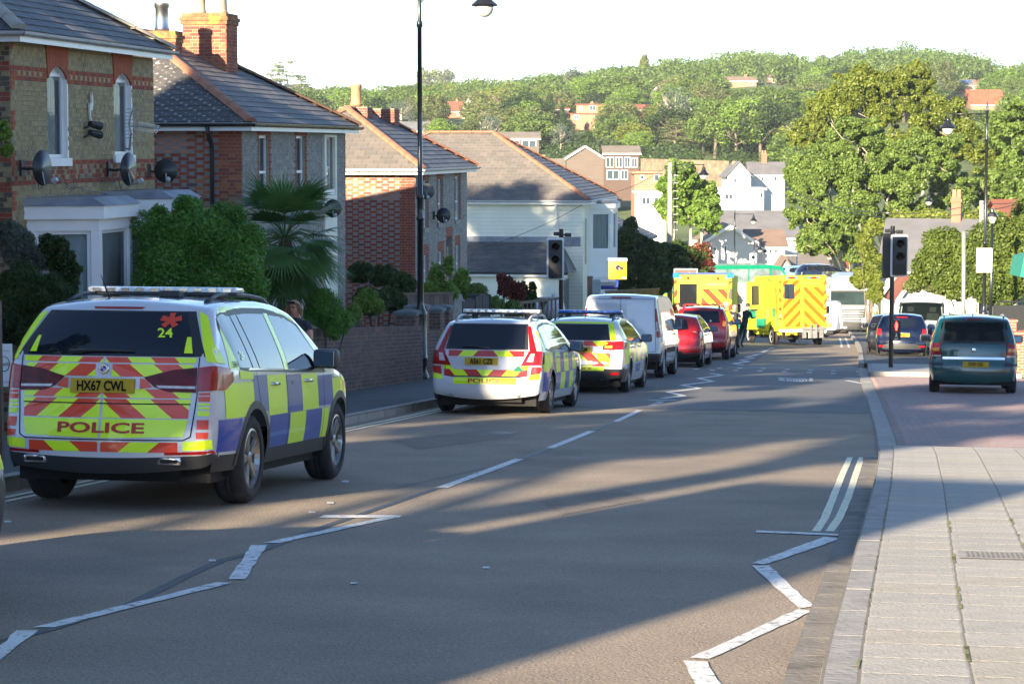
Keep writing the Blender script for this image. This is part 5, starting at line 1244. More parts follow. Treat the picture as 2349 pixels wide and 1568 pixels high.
for v in 'RL':
 for y0, y1, z0_, z1_, c_ in ((.25, .62, .58, .86, Y), (.62, 1.0, .74, 1.0, Y), (1.0, 1.4, .72, .99, BL), (1.4, 1.8, .60, .985, Y), (1.8, 2.2, .60, .98, BL), (2.2, 2.6, .60, .97, Y), (2.6, 3.0, .60, .96, BL), (3.0, 3.3, .62, .95, Y), (3.3, 3.9, .74, .92, Y), (3.9, 4.35, .72, .90, Y), (4.35, 4.66, .66, .84, Y)):
  W3.flat(lv, v, [(y0, z0_), (y1, z0_), (y1, z1_), (y0, z1_)], c_, .0045, 8, 5)
 W3.flat(lv, v, [(.28, 1.03), (.42, 1.05), (.50, 1.30), (.38, 1.30)], Y, .0035, 3, 6); W3.flat(lv, v, [(.45, 1.37), (2.5, 1.33), (2.4, 1.38), (.5, 1.42)], Y, .003, 20, 2)
lv.obj('livery', LV, W3.root)
W3.text('POLICE', 'B', .04, .49, .055, m_hrd, .010, .03, 1.9); W3.text('POLICE', 'R', 2.25, .47, .17, m_hb, .008, .02, 1.1); W3.plate('Y18 FAM', 'B', 0, .86, .52, .112)
W3.gap('B', [(-.62, 1.0), (-.60, .56), (.60, .56), (.62, 1.0)]); W3.seams([(1.22, 1.10), (2.02, 2.0), (3.1, 3.14)], .34, .98)
W3.rails(.55, 2.5, m_plast, .58, .05, .018); W3.lightbar(1.6, 1.32, m_lensb, 1.55); W3.mirrors(3.0, 1.0); W3.handles((1.5, 2.5), .90)
b = B(); b.lathe([(.035, -.03), (.04, -.03), (.04, .1), (.03, .1)], 14, (.45, .02, .30), 'y'); b.obj('exhaust_tip', m_chrome, W3.root, smooth=True)
b = B(); b.lathe([(0, -.014), (.05, -.012), (.05, .02)], 16, (0, W3.hit('B', 0, .95, 0).y, .95), 'y'); b.obj('oval_badge', m_chrome, W3.root, smooth=True)
b = B(); b.tube([(0, .8, 1.46), (0, .78, 1.62)], [.012, .003], 6); b.obj('aerial', m_plast, W3.root)
a = W3.L; p = G(1432, 899); f = Vector((math.sin(HD), math.cos(HD), 0)); rgt = Vector((f.y, -f.x, 0)); q = p - f * .95 - rgt * .79; W3.put(q.x, q.y, HD)
def byRR(c, px, py, hd=HD):                    # stand a car by its rear right tyre
 p = G(px, py); f = Vector((math.sin(hd), math.cos(hd), 0)); r_ = Vector((f.y, -f.x, 0)); q = p - f * c.ax[0] - r_ * (c.W / 2 - .14); c.put(q.x, q.y, hd)
# ================= white panel van
prof = [(.04, .40), (0, .50), (0, .60), (.03, .75), (.05, 1.4), (.08, 1.85), (.14, 1.93), (.5, 1.97), (2.2, 1.98), (3.2, 1.95), (3.5, 1.88), (3.9, 1.55), (4.25, 1.20), (4.6, 1.08), (4.9, .92), (4.97, .7), (4.97, .35)]
T = Car('panel_van', 'white panel van with orange flash on its side, between police estate and red hatchback', prof, 1.98, 1.15, zs=.30, ax=(.95, 3.88), rw=.335, tw=.22, tumble=.13, clad=lambda y: .62 if y < .3 else .36, pm=paint('van_white', (.62, .63, .65), .25), r=.06, rcrown=.05, rearpinch=.03, spokes=8, alloy=m_greyg, cat='van')
T.gap('B', [(0, .66), (0, 1.92)]); T.gap('B', [(-.85, .64), (-.80, 1.88), (.80, 1.88), (.85, .64), (-.85, .64)])
for sg in (1, -1):
 T.part('tail_light', 'B', [(sg * .80, 1.66), (sg * .84, 1.66)], [(sg * .86, .98), (sg * .95, .98)], m_lred, .012, 4, 10)
 T.part('reverse_light', 'B', [(sg * .835, 1.35), (sg * .87, 1.35)], [(sg * .86, 1.12), (sg * .90, 1.12)], m_lwhite, .015, 2, 4)
 T.part('side_window', 'R' if sg > 0 else 'L', [(3.0, 1.66), (3.35, 1.66), (3.75, 1.45)], [(3.0, 1.20), (3.4, 1.18), (3.95, 1.16)], m_tint, .006, 10, 6)
T.part('brake_light', 'B', [(-.22, 1.925), (.22, 1.925)], [(-.26, 1.895), (.26, 1.895)], m_lred, .01, 6, 1)
T.part('windscreen', 'F', [(-.6, 1.85), (.6, 1.85)], [(-.75, 1.25), (.75, 1.25)], m_tint, .006)
for v in 'RL': lv = B(); lv.add(*T.patch(v, [(1.1, 1.32), (2.0, 1.27), (3.0, 1.15), (3.9, .98)], [(1.1, 1.20), (2.0, 1.19), (3.0, 1.08), (3.9, .93)], .006, 16, 2)); lv.obj('side_stripe', m_org, T.root); T.mirrors(3.55, 1.22, w_=.22, h=.30); T.part('side_moulding', 'RL', [(1.4, .72), (3.3, .72)], [(1.4, .60), (3.3, .60)], m_plast, .015, 10, 1); T.seams([(2.9, 2.9), (1.25, 1.25)], .4, 1.8); T.handles((3.0,), 1.02)
T.part('door_handle', 'B', [(-.14, 1.02), (-.03, 1.02)], [(-.14, .98), (-.03, .98)], m_plast, .02, 2, 1)
T.put(0, 0, HD); byRR(T, 1513, 866)
# ================= red cars
def hatch(name, label, mat, H=1.47, L=4.3, W=1.80, win=(.46, .92), tint=m_cg, cuts=True, **kw):
 prof = [(.06, .30), (.0, .36), (.0, .60), (.06, .70), (.08, .92), (.20, 1.02), (.42, H - .18), (.52, H - .07), (.9, H - .02), (1.5, H), (2.0, H - .02), (2.5, H - .13), (3.1, 1.02), (3.3, .98), (3.9, .86), (4.15, .70), (4.24, .5), (4.22, .28)]
 prof = [(y * L / 4.24, z) for y, z in prof]
 c = Car(name, label, prof, W, 1.0, zs=.22, ax=(.75, .75 + 2.6), rw=.315, tw=.21, tumble=.27, pm=mat, r=.07, rcrown=.13, cat='car', **kw)
 c.part('rear_window', 'B', [(-.42, H - .14), (.42, H - .14)], [(-.50, 1.06), (-.2, 1.03), (.2, 1.03), (.50, 1.06)], tint, .006, 16, 8)
 c.sidewins([(.40, H - .24), (.7, H - .12), (1.3, H - .08), (1.8, H - .09), (2.4, H - .2), (3.0, 1.04)], [(.40, 1.10), (.8, 1.04), (1.6, 1.0), (3.0, .97)], [(.52, .60), (1.0, .95), (1.8, 1.76), (2.85, 2.4)], tint)
 c.part('windscreen', 'F', [(-.5, H - .1), (.5, H - .1)], [(-.66, 1.04), (.66, 1.04)], tint, .005, 14, 8)
 return c
p_red = paint('red_car_paint', (.42, .01, .012), .22)
c = hatch('hatchback', 'red hatchback with black lower bumper, directly ahead of the white van', p_red, 1.46, 4.35, 1.82, tint=m_tint, clad=lambda y: .42 if y < .6 else 0, archm=p_red)
for sg in (1, -1):
 c.part('tail_light', 'B', [(sg * .48, .92), (sg * .66, 1.0), (sg * .84, 1.02)], [(sg * .50, .84), (sg * .66, .80), (sg * .86, .84)], m_lred, .012, 8, 5); c.part('tail_light', 'R' if sg > 0 else 'L', [(.12, 1.0), (.42, .98)], [(.12, .82), (.36, .86)], m_lwhite if sg > 0 else m_lred, .012, 6, 4)
 c.part('reflector', 'B', [(sg * .55, .46), (sg * .75, .46)], [(sg * .55, .42), (sg * .75, .42)], m_lred, .012, 3, 1)
c.plate('LD14', 'B', 0, .80) if False else c.part('number_plate', 'B', [(-.26, .80), (.26, .80)], [(-.26, .69), (.26, .69)], m_plate, .014, 4, 1)
c.gap('B', [(-.56, 1.0), (-.52, .64), (.52, .64), (.56, 1.0)]); c.seams([(1.05, .95), (1.85, 1.8), (2.85, 2.9)], .34, .98); c.mirrors(2.75, .99); c.handles((1.3, 2.2), .90)
b = B(); b.box(.16, .46, -.0, .01, .70, .725); b.obj('model_badge', m_chrome, c.root); c.put(0, 0, HD); byRR(c, 1605, 841)
prof = [(.06, .40), (.0, .46), (.0, .66), (.07, .76), (.09, 1.05), (.14, 1.14), (.34, 1.52), (.44, 1.60), (.8, 1.64), (1.5, 1.66), (2.2, 1.64), (2.6, 1.55), (3.2, 1.16), (3.4, 1.12), (4.1, 1.04), (4.4, .90), (4.5, .7), (4.5, .40)]
X2 = Car('red_suv', 'dark red off-roader with hoop rail on its roof, stopped just behind the left ambulance', prof, 1.80, 1.13, zs=.32, ax=(.9, 3.55), rw=.35, tw=.22, tumble=.22, pm=p_red, r=.07, rcrown=.08, cat='car', archm=p_red)
X2.part('rear_window', 'B', [(-.54, 1.54), (.54, 1.54)], [(-.62, 1.17), (.62, 1.17)], m_tint, .006, 16, 8)
X2.sidewins([(.36, 1.45), (.7, 1.53), (2.2, 1.54), (2.7, 1.42), (3.1, 1.18)], [(.36, 1.17), (3.1, 1.10)], [(.42, .45), (1.15, 1.1), (2.0, 1.98), (3.0, 2.6)], m_tint)
for sg in (1, -1):
 X2.part('tail_light', 'B', [(sg * .62, 1.50), (sg * .67, 1.50)], [(sg * .68, .98), (sg * .80, .98)], m_lred, .012, 3, 10); X2.part('tail_light', 'B', [(sg * .70, 1.22), (sg * .80, 1.22)], [(sg * .70, 1.06), (sg * .81, 1.06)], m_lor if sg > 0 else m_lred, .016, 3, 4)
 X2.part('reflector', 'B', [(sg * .60, .62), (sg * .70, .62)], [(sg * .60, .55), (sg * .70, .55)], m_lred, .012, 3, 2)
X2.gap('B', [(-.66, 1.16), (-.66, .74), (.66, .74), (.66, 1.16)]); X2.part('number_plate', 'B', [(-.26, .95), (.26, .95)], [(-.26, .84), (.26, .84)], m_plate, .014, 4, 1); X2.part('chrome_strip', 'B', [(-.3, 1.03), (.3, 1.03)], [(-.3, .99), (.3, .99)], m_chrome, .014, 4, 1)
X2.part('windscreen', 'F', [(-.5, 1.56), (.5, 1.56)], [(-.64, 1.18), (.64, 1.18)], m_tint, .005)
b = B(); b.tube([(-.56, .45, 1.58), (-.56, .40, 1.70), (-.50, .38, 1.74), (.50, .38, 1.74), (.56, .40, 1.70), (.56, .45, 1.58)], .022, 8); b.obj('roof_rail', p_red, X2.root, smooth=True); X2.rails(.6, 2.5, p_red, .56, .07, .02); X2.mirrors(2.9, 1.12, w_=.22, h=.18)
b = B(); b.box(.30, .36, .05, .055, 1.2, 1.26); b.add([(.30, .17, 1.2), (.37, .17, 1.2), (.37, .20, 1.27), (.30, .20, 1.27)], [(0, 1, 2, 3)]); b.obj('sticker', m_white, X2.root); X2.put(0, 0, HD); byRR(X2, 1665, 824.5)
# ================= teal people carrier (see-through glass, seats inside)
def interior(c, H, ys=(1.3, 2.2), z=.35, wheel=True, back=True):
 b = B()
 for y in ys:
  for x in ((-.38, .38) if y > 1.8 else (-.45, 0, .45)):
   b.box(x - .22, x + .22, y - .08, y + .06, z, H - .55, bev=.05); b.box(x - .12, x + .12, y - .05, y + .03, H - .52, H - .33, bev=.03)
 b.box(-c.W / 2 + .25, c.W / 2 - .25, .35, c.L - 1.2, z - .02, z + .08); b.box(-c.W / 2 + .2, c.W / 2 - .2, ys[-1] + .55, ys[-1] + .95, z, .98, bev=.04)
 c_ = b.obj('seats', m_seat, c.root, auto=40); return c_
H = 1.60
prof = [(.06, .28), (.0, .34), (.0, .58), (.07, .66), (.09, .96), (.13, 1.03), (.28, 1.42), (.38, 1.53), (.7, 1.58), (1.5, 1.60), (2.3, 1.57), (2.8, 1.42), (3.5, 1.04), (3.7, .98), (4.2, .86), (4.4, .7), (4.46, .5), (4.44, .28)]
def cutz(c): return (1.07 < c[2] < 1.46 and abs(c[0]) < .60 + (1.46 - c[2]) * .1 and c[1] < .6) or (c[1] > 2.7 and 1.08 < c[2] < 1.48 and abs(c[0]) < .58)
def cuts_side(c): return False
p_teal = paint('teal_paint', (.002, .066, .066), .2)
Zf = Car('people_carrier', 'teal people carrier seen from behind, parked on the red paving', prof, 1.80, 1.04, zs=.28, ax=(.85, 3.55), rw=.315, tw=.20, tumble=.22, pm=p_teal, r=.065, rcrown=.08, cat='car', cuts=(cutz,), archm=p_teal)
Zf.part('rear_glass_surround', 'B', [(-.60, 1.50), (.60, 1.50)], [(-.60, 1.47), (.60, 1.47)], m_plast, .004, 16, 1)
Zf.part('rear_window', 'B', [(-.60, 1.475), (.60, 1.475)], [(-.68, 1.05), (.68, 1.05)], m_cg, .006, 16, 8); Zf.part('windscreen', 'F', [(-.58, 1.49), (.58, 1.49)], [(-.66, 1.06), (.66, 1.06)], m_cg, .006, 16, 8)
for sg in (1, -1): Zf.part('glass_edge', 'B', [(sg * .575, 1.475), (sg * .61, 1.475)], [(sg * .63, 1.05), (sg * .70, 1.05)], m_plast, .0065, 2, 8)
Zf.part('glass_edge', 'B', [(-.68, 1.085), (.68, 1.085)], [(-.69, 1.04), (.69, 1.04)], m_plast, .0068, 14, 1)
Zf.sidewins([(.34, 1.42), (.7, 1.48), (2.2, 1.49), (2.8, 1.35), (3.4, 1.06)], [(.34, 1.10), (1.6, 1.05), (3.4, 1.0)], [(.40, .42), (1.15, 1.1), (2.0, 1.98), (3.3, 2.65)], m_tint)
for sg in (1, -1):
 Zf.part('tail_light', 'B', [(sg * .69, 1.04), (sg * .83, 1.03)], [(sg * .64, .76), (sg * .88, .76)], m_lred, .014, 6, 8); Zf.part('tail_light', 'R' if sg > 0 else 'L', [(.10, 1.03), (.26, 1.0)], [(.10, .76), (.2, .76)], m_lred, .012, 4, 6)
 Zf.part('indicator', 'B', [(sg * .69, .94), (sg * .84, .94)], [(sg * .68, .88), (sg * .85, .88)], m_lor, .018, 4, 2); Zf.part('reverse_light', 'B', [(sg * .66, .80), (sg * .87, .80)], [(sg * .645, .765), (sg * .88, .765)], m_lwhite, .018, 4, 1)
 Zf.part('bumper_strip', 'B', [(sg * .62, .635), (sg * .88, .635)], [(sg * .62, .59), (sg * .88, .59)], m_plast, .012, 6, 1)
Zf.part('chrome_strip', 'B', [(-.62, .765), (.62, .765)], [(-.62, .715), (.62, .715)], m_chrome, .014, 14, 1); Zf.part('brake_light', 'B', [(-.16, 1.535), (.16, 1.535)], [(-.16, 1.51), (.16, 1.51)], m_lred, .012, 5, 1)
Zf.gap('B', [(-.66, 1.03), (-.64, .55), (-.58, .45), (.58, .45), (.64, .55), (.66, 1.03)]); Zf.gap('B', [(-.88, .60), (-.64, .60)]); Zf.plate('GV07 OJG', 'B', .04, .615)
b = B(); c = Zf.hit('B', 0, .905, 0); b.lathe([(.036, -.014), (.045, -.012), (.048, -.004), (.048, .02)], 24, (0, c.y, .905), 'y'); b.lathe([(.0, -.008), (.036, -.008)], 20, (0, c.y, .905), 'y'); b.tube([(-.03, c.y - .014, .892), (0, c.y - .016, .912), (.03, c.y - .014, .908)], .007, 6); b.obj('round_badge', m_chrome, Zf.root, auto=40)
interior(Zf, H, (.75, 1.6, 2.4)); Zf.rails(.5, 2.5, p_teal, .60, .035, .015); Zf.mirrors(3.1, 1.04); Zf.seams([(1.2, 1.1), (2.05, 2.0), (3.2, 3.3)], .34, 1.03)
b = B(); b.box(-.12, .12, 2.75, 2.78, 1.38, 1.46, bev=.01); b.obj('rear_view_mirror', m_plast, Zf.root); b = B(); P = [Zf.hit('B', x, z, .02) for x, z in ((.0, 1.06), (-.12, 1.085), (-.3, 1.08), (-.42, 1.07))]; b.tube(P, [.016, .012, .01, .005], 6); b.obj('rear_wiper', m_plast, Zf.root, smooth=True)
b = B(); b.tube([(-.02, .7, 1.58), (-.02, .60, 1.72)], [.01, .003], 6); b.obj('aerial', m_plast, Zf.root); b = B(); b.tube([(-.35, .6, .26), (.1, .45, .25), (.35, .5, .27)], .04, 8); b.obj('exhaust', m_under, Zf.root)
Zf.place((2139, 904), (2319, 900), math.radians(10.2))
# ================= dark blue hatchback with its private plate
p_navy = paint('navy_paint', (.002, .005, .022), .2)
def cutf(c): return (1.10 < c[2] < 1.31 and abs(c[0]) < .44 and c[1] < .7)
c = hatch('hatchback', 'dark blue hatchback behind the right-hand traffic light, beside the teal car', p_navy, 1.48, 3.95, 1.72, tint=m_tint)
for sg in (1, -1):
 c.part('tail_light', 'B', [(sg * .66, .99), (sg * .78, .99)], [(sg * .66, .79), (sg * .81, .79)], m_lred, .012, 5, 8); c.part('reflector', 'B', [(sg * .58, .46), (sg * .74, .46)], [(sg * .58, .40), (sg * .74, .40)], m_lred, .012, 3, 1)
c.part('tail_light', 'R', [(.14, .99), (.3, .99)], [(.12, .80), (.24, .80)], m_lred, .012, 5, 5); c.part('tail_light', 'L', [(.14, .99), (.3, .99)], [(.12, .80), (.24, .80)], m_lred, .012, 5, 5)
c.plate('L1 NCK', 'B', 0, .80); c.part('brake_light', 'B', [(-.18, 1.385), (.18, 1.385)], [(-.18, 1.36), (.18, 1.36)], m_lred, .012, 5, 1); c.gap('B', [(-.56, 1.0), (-.52, .62), (.52, .62), (.56, 1.0)]); c.mirrors(2.5, 1.0); c.seams([(1.3, 1.2), (2.7, 2.8)], .34, .98)
c.part('chrome_strip', 'B', [(-.26, .875), (.26, .875)], [(-.26, .862), (.26, .862)], m_chrome, .014, 5, 1); c.part('lower_bumper', 'B', [(-.62, .46), (-.4, .52), (.4, .52), (.62, .46)], [(-.62, .34), (.62, .34)], m_plast, .01, 10, 2)
c.place((2024, 824), (2112, 822), math.radians(10.5))
# ================= white van facing us behind the blue car
prof = [(.05, .35), (0, .5), (.0, 1.1), (.05, 1.3), (.1, 1.9), (.2, 1.97), (1.2, 2.0), (2.6, 2.0), (2.85, 1.95), (3.3, 1.45), (3.55, 1.18), (4.1, 1.05), (4.4, .9), (4.5, .6), (4.5, .35)]
def cutv(c): return c[1] > 2.7 and 1.25 < c[2] < 1.86 and abs(c[0]) < .72
Q = Car('white_van', 'white van facing the camera with seats behind its windscreen, behind the dark blue car', prof, 1.95, 1.2, zs=.3, ax=(.8, 3.7), rw=.33, tumble=.12, pm=MT['van_white'], r=.06, rcrown=.06, crown=.03, cuts=(cutv,), cat='van', spokes=8, alloy=m_greyg)
Q.part('windscreen', 'F', [(-.72, 1.88), (.72, 1.88)], [(-.80, 1.22), (.80, 1.22)], m_cg, .006, 14, 8); interior(Q, 2.05, (2.0, 2.45), .6)
for sg in (1, -1): Q.part('screen_edge', 'F', [(sg * .68, 1.88), (sg * .74, 1.88)], [(sg * .74, 1.22), (sg * .83, 1.22)], m_plast, .007, 2, 8)
Q.part('headlight', 'F', [(.55, 1.0), (.88, 1.02)], [(.55, .82), (.88, .84)], m_lwhite, .01); Q.part('headlight', 'F', [(-.55, 1.0), (-.88, 1.02)], [(-.55, .82), (-.88, .84)], m_lwhite, .01); Q.part('grille', 'F', [(-.4, .95), (.4, .95)], [(-.4, .75), (.4, .75)], m_plast, .01)
Q.mirrors(3.1, 1.3, w_=.2, h=.28)
p = at(2116, 800, 83); Q.put(p.x, p.y, math.radians(180 + 11))
# dark car whose flank shows left of the blue one
c = hatch('hatchback', 'black car half hidden behind the dark blue hatchback', paint('black_paint', (.01, .01, .012), .2), 1.45, 4.1, 1.76, tint=m_tint); p = at(2046, 800, 78); c.put(p.x, p.y, math.radians(10)); c.mirrors(2.6, 1.0)
# edge of the police car that just enters the frame at the lower left
cp = copy_tree(W3.root); cp['label'] = 'police car cut off by the left edge, only its yellow flank and black corner showing'
m0 = Matrix.Identity(4)
xr_, yr_ = -2.80, 12.6; f = Vector((math.sin(HD), math.cos(HD), 0)); r_ = Vector((f.y, -f.x, 0)); q = Vector((xr_, yr_, 0)) - r_ * .86 - f * 4.6; sl = -.0735
cp.location = (q.x, q.y, gz(q.x, q.y));
# ================= ambulances: coach-built box on a van chassis
def face(b, o, u, v, q, off, mi=0):           # flat quad list on plane o + a*u + c*v
 n = u.cross(v).normalized(); b.add([o + u * a + v * c + n * off for a, c in q], [tuple(range(len(q)))], mi)
def stripes(b, o, u, v, x0, x1, z0, z1, w_, slant, cols, off=.006, ph=0):
 k = -12
 while k < 24:
  a = x0 + (k + ph) * w_; q = clip([(a, z0), (a + w_, z0), (a + w_ + slant * (z1 - z0), z1), (a + slant * (z1 - z0), z1)], [(x0, z0), (x1, z0), (x1, z1), (x0, z1)])
  if len(q) > 2: face(b, o, u, v, q, off, cols[k % 2])
  k += 1
m_amby = M('ambulance_yellow', (.46, .50, .03), .6, var=.05, spec=.2)
m_seal = M('dark_window', (.01, .011, .013), .12, var=0, coat=1)
def ambulance(label, H, Wd, blueroof, opened):
 prof = [(.3, .45), (.3, .8), (.31, .9), (3.9, .95), (3.95, 2.2), (4.1, 2.3), (4.7, 2.28), (5.05, 1.95), (5.6, 1.35), (6.1, 1.15), (6.3, .95), (6.35, .4)]
 c = Car('ambulance', label, prof, 1.96, 1.3, zs=.42, ax=(1.15, 5.05), rw=.36, tumble=.12, pm=m_amby, r=.06, cat='ambulance', spokes=8, alloy=m_greyg, well=False)
 w = Wd / 2; b = B(); z0 = .58; b.box(-w, w, 0, 4.05, z0 + .0, H, bev=.06)
 bx = b.obj('box_body', [m_amby], c.root, auto=40)
 U, Vv = Vector((1, 0, 0)), Vector((0, 0, 1)); o = Vector((0, 0, 0)); lv = B()
 # flat black discs stand for the shade in the wheel cut-outs
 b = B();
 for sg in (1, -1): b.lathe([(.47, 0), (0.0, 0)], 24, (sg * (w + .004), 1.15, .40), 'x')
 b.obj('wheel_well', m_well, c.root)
 for wq in [x for x in c.root.children if x.name.startswith('wheel') and 'well' not in x.name]: wq.location.x = math.copysign(w - .10, wq.location.x)
 zb, zt = z0 + .08, H - .22
 rc = (5, 0) if opened else (1, 0)
 if opened:
  stripes(lv, o, U, Vv, -.88, -.10, zb + .12, zt, .24, 1.0, (5, 0)); stripes(lv, o, U, Vv, .06, .98, zb + .12, zt - .28, .26, -1.0, (5, 0))
  face(lv, o, U, Vv, [(.06, zt - .28), (.98, zt - .28), (.98, zt), (.06, zt)], .006, 0)
  for sg in (-1, 1): stripes(lv, o, U, Vv, sg * 1.0 - .06, sg * 1.0 + .06, 1.5, zt, .2, 1.0 * sg, (5, 0), .007)
 else:
  stripes(lv, o, U, Vv, -.06, .90, zb, zt - .3, .27, -1.0, (1, 0));
  for sg in (-1, 1): stripes(lv, o, U, Vv, sg * 1.0 - .06, sg * 1.0 + .06, zb, zt, .25, 1.0, (1, 0), .007)
 lo = B(); SP = []
 for sg in (-1, 1):                          # flanks: checks below, yellow above
  oo = Vector((sg * w, 0 if sg > 0 else 4.05, 0)); uu = Vector((0, sg, 0))
  for i in range(8):
   for k in range(2):
    a, c_ = i * .5 + .03, .78 + k * .42
    if 2 <= (i if sg > 0 else 7 - i) <= 3 and k == 0: continue
    face(lv, oo, uu, Vv, [(a, c_), (a + .5, c_), (a + .5, c_ + .42), (a, c_ + .42)], .006, 4 if (i + k) % 2 else 0)
 LVA = [M('sunlit_hivis', (.46, .50, .02), .6, var=.05, spec=.2), M('sunlit_red', (.48, .035, .01), .6, spec=.2), m_hb, m_dred, m_hgrn, M('sunlit_orange', (.50, .10, .006), .6, spec=.2)]
 lv.obj('livery', LVA, c.root)
 b = B(); x0, x1, q0, q1 = (-.82, -.36, 1.98, 2.62) if opened else (-.86, -.22, 1.55, 2.46)
 b.box(x0, x1, -.012, -.004, q0, q1, bev=.002); b.obj('rear_window', m_seal, c.root)
 b = B(); b.box(-.005, .005, -.009, -.004, zb, zt); b.box(.99, 1.0, -.009, -.004, zb, zt); b.box(-.93, -.92, -.009, -.004, zb, zt); b.box(.03, .04, -.012, -.004, zb, zt); b.obj('panel_gap', m_plast, c.root)
 v2, fs = textmesh('AMBULANCE', .10 if not opened else .12, .5, .02); b = B(); b.add([(x + .50, -.013, y + zt - .13) for x, y in v2], fs); b.obj('lettering', m_hgrn if not opened else m_lor, c.root)
 b = B(); b.box(-w + .02, w - .02, -.02, .02, z0 - .02, zb + .02); b.obj('rear_step', m_white if opened else m_greyg, c.root)
 for sg in (-1, 1):
  for k, mt in enumerate((m_lred, m_lor, m_lwhite, m_lred)):
   b = B()
   if opened: b.lathe([(0, -.03), (.045, -.025), (.05, 0)], 14, (sg * 1.0, 0, 1.55 - k * .14), 'y')
   else: b.lathe([(0, -.03), (.05, -.025), (.055, 0)], 14, (sg * (.55 + .15 * k) if k < 3 else sg * .98, 0, H - .13 if k < 3 else .9), 'y')
   b.obj('round_lamp', mt, c.root, smooth=True)
  if opened:
   b = B(); b.box(sg * .48 - .24, sg * .48 + .24, -.03, .0, H - .15, H - .07, bev=.01); b.obj('strobe', m_lred, c.root)
   for e in (-1, 1): b = B(); b.box(sg * .48 + e * .19 - .05, sg * .48 + e * .19 + .05, -.034, .0, H - .15, H - .07, bev=.01); b.obj('strobe', m_lensb, c.root)
 if blueroof:
  b = B(); b.box(-w - .02, w + .02, -.03, .3, H + .0, H + .07, bev=.02); b.obj('light_bar', m_hb, c.root)
  for sg in (-1, 1): b = B(); b.box(sg * (w - .08) - .12, sg * (w - .08) + .12, -.045, .2, H - .12, H + .06, bev=.03); b.obj('blue_lamp', m_lensb, c.root)
  b = B(); b.box(.97, 1.06, -.04, -.01, 1.9, 2.3, bev=.01); b.obj('door_hinge', m_plast, c.root)
 v2, fs = textmesh('EMERGENCY', .12, .5, 0.0); b = B(); b.add([(-w - .009, 1.2 - x, H - .2 + y) for x, y in v2], fs); b.obj('lettering', m_hgrn, c.root)
 c.part('windscreen', 'F', [(-.6, 2.1), (.6, 2.1)], [(-.8, 1.4), (.8, 1.4)], m_tint, .006); c.part('side_window', 'RL', [(4.2, 2.05), (4.9, 2.0)], [(4.2, 1.4), (5.4, 1.4)], m_tint, .006); c.mirrors(5.3, 1.5, w_=.2, h=.34)
 b = B(); b.box(-w + .05, w - .05, .95, 1.0, .22, .60); b.obj('mud_flap', m_plast, c.root)
 return c, w
am, w = ambulance('ambulance standing askew across the road with its side door open and tail lift folded', 3.0, 2.14, False, True)
am.plate('HW62 AYG', 'B', -.35, .50, .52, .112, off=.30) if False else None
b = B(); b.box(-.78, -.26, -.03, .0, .42, .54, bev=.004); pl = b.obj('number_plate', m_plate, am.root); v2, fs = textmesh('HW62 AYG', .08, .5, .018, .86); b = B(); b.add([(x - .52, -.034, y + .48) for x, y in v2], fs); b.obj('plate_characters', m_ink, pl)
b = B(); b.box(-.05, .12, -.12, .0, .30, .78); b.box(.70, .88, -.12, .0, .30, .78); b.box(-.1, .95, -.16, -.10, .66, .74); b.box(.2, .62, -.14, -.04, .28, .62, bev=.02); b.box(.26, .34, -.2, -.12, .3, .9); b.box(.5, .58, -.2, -.12, .3, .9); b.obj('tail_lift', M('grey_steel', (.28, .28, .27), .5, .7), am.root)
b = B(); b.box(-.9, .9, .3, .5, .25, .45); b.obj('underrun_bar', m_under, am.root)
# side doorway and its door swung out on the left flank
b = B(); b.box(-w - .012, -w - .004, 2.35, 3.35, .72, 2.72); dwy = b.obj('doorway', M('saloon_interior', (.55, .56, .57), .7, var=.2, scale=3), am.root)
b = B(); b.box(-w - .80, -w - .01, 2.32, 2.36, .66, 2.76, bev=.01); dr = b.obj('side_door', m_amby, am.root)
b = B(); b.box(-w - .58, -w - .24, 2.305, 2.315, 1.72, 2.58, bev=.003); b.obj('door_window', m_seal, dr)
lv = B(); o = Vector((-w - .80, 2.318, 0));
for i in range(2):
 for k in range(2): face(lv, o, Vector((1, 0, 0)), Vector((0, 0, 1)), [(i * .42 - .0, .72 + k * .42), (i * .42 + (.42 if i == 0 else .36), .72 + k * .42), (i * .42 + (.42 if i == 0 else .36), 1.14 + k * .42), (i * .42, 1.14 + k * .42)], .004, 4 if (i + k) % 2 else 0)
lv.obj('livery', LV, dr); b = B(); b.box(-w - 1.12, -w - .02, 3.38, 3.42, .7, 2.72, bev=.01); d2 = b.obj('side_door', M('door_liner', (.42, .43, .45), .5, var=.15), am.root); b = B(); b.box(-w - 1.02, -w - .9, 3.35, 3.38, 1.75, 2.3, bev=.02); b.obj('red_lamp', m_lred, d2); b = B(); b.box(-w - 1.1, -w - .6, 3.36, 3.379, .72, 1.15); b.obj('green_check', m_hgrn, d2)
b = B(); b.box(-w - .62, -w - .3, 2.28, 2.30, 1.46, 1.56, bev=.005); b.obj('door_handle', m_plast, dr)
b = B(); b.box(-w - .02, -w - .01, .28, .42, 1.3, 2.5); b.obj('grab_rail', m_lred, am.root)
hd = math.radians(-9); p = at(1842, 790, 99); am.put(p.x, p.y, hd)
a2, w = ambulance('ambulance with blue roof lamps behind the red off-roader, under the brown hotel sign', 2.80, 2.14, True, False)
p = at(1611, 800, 84.5); a2.put(p.x, p.y, math.radians(8.5))
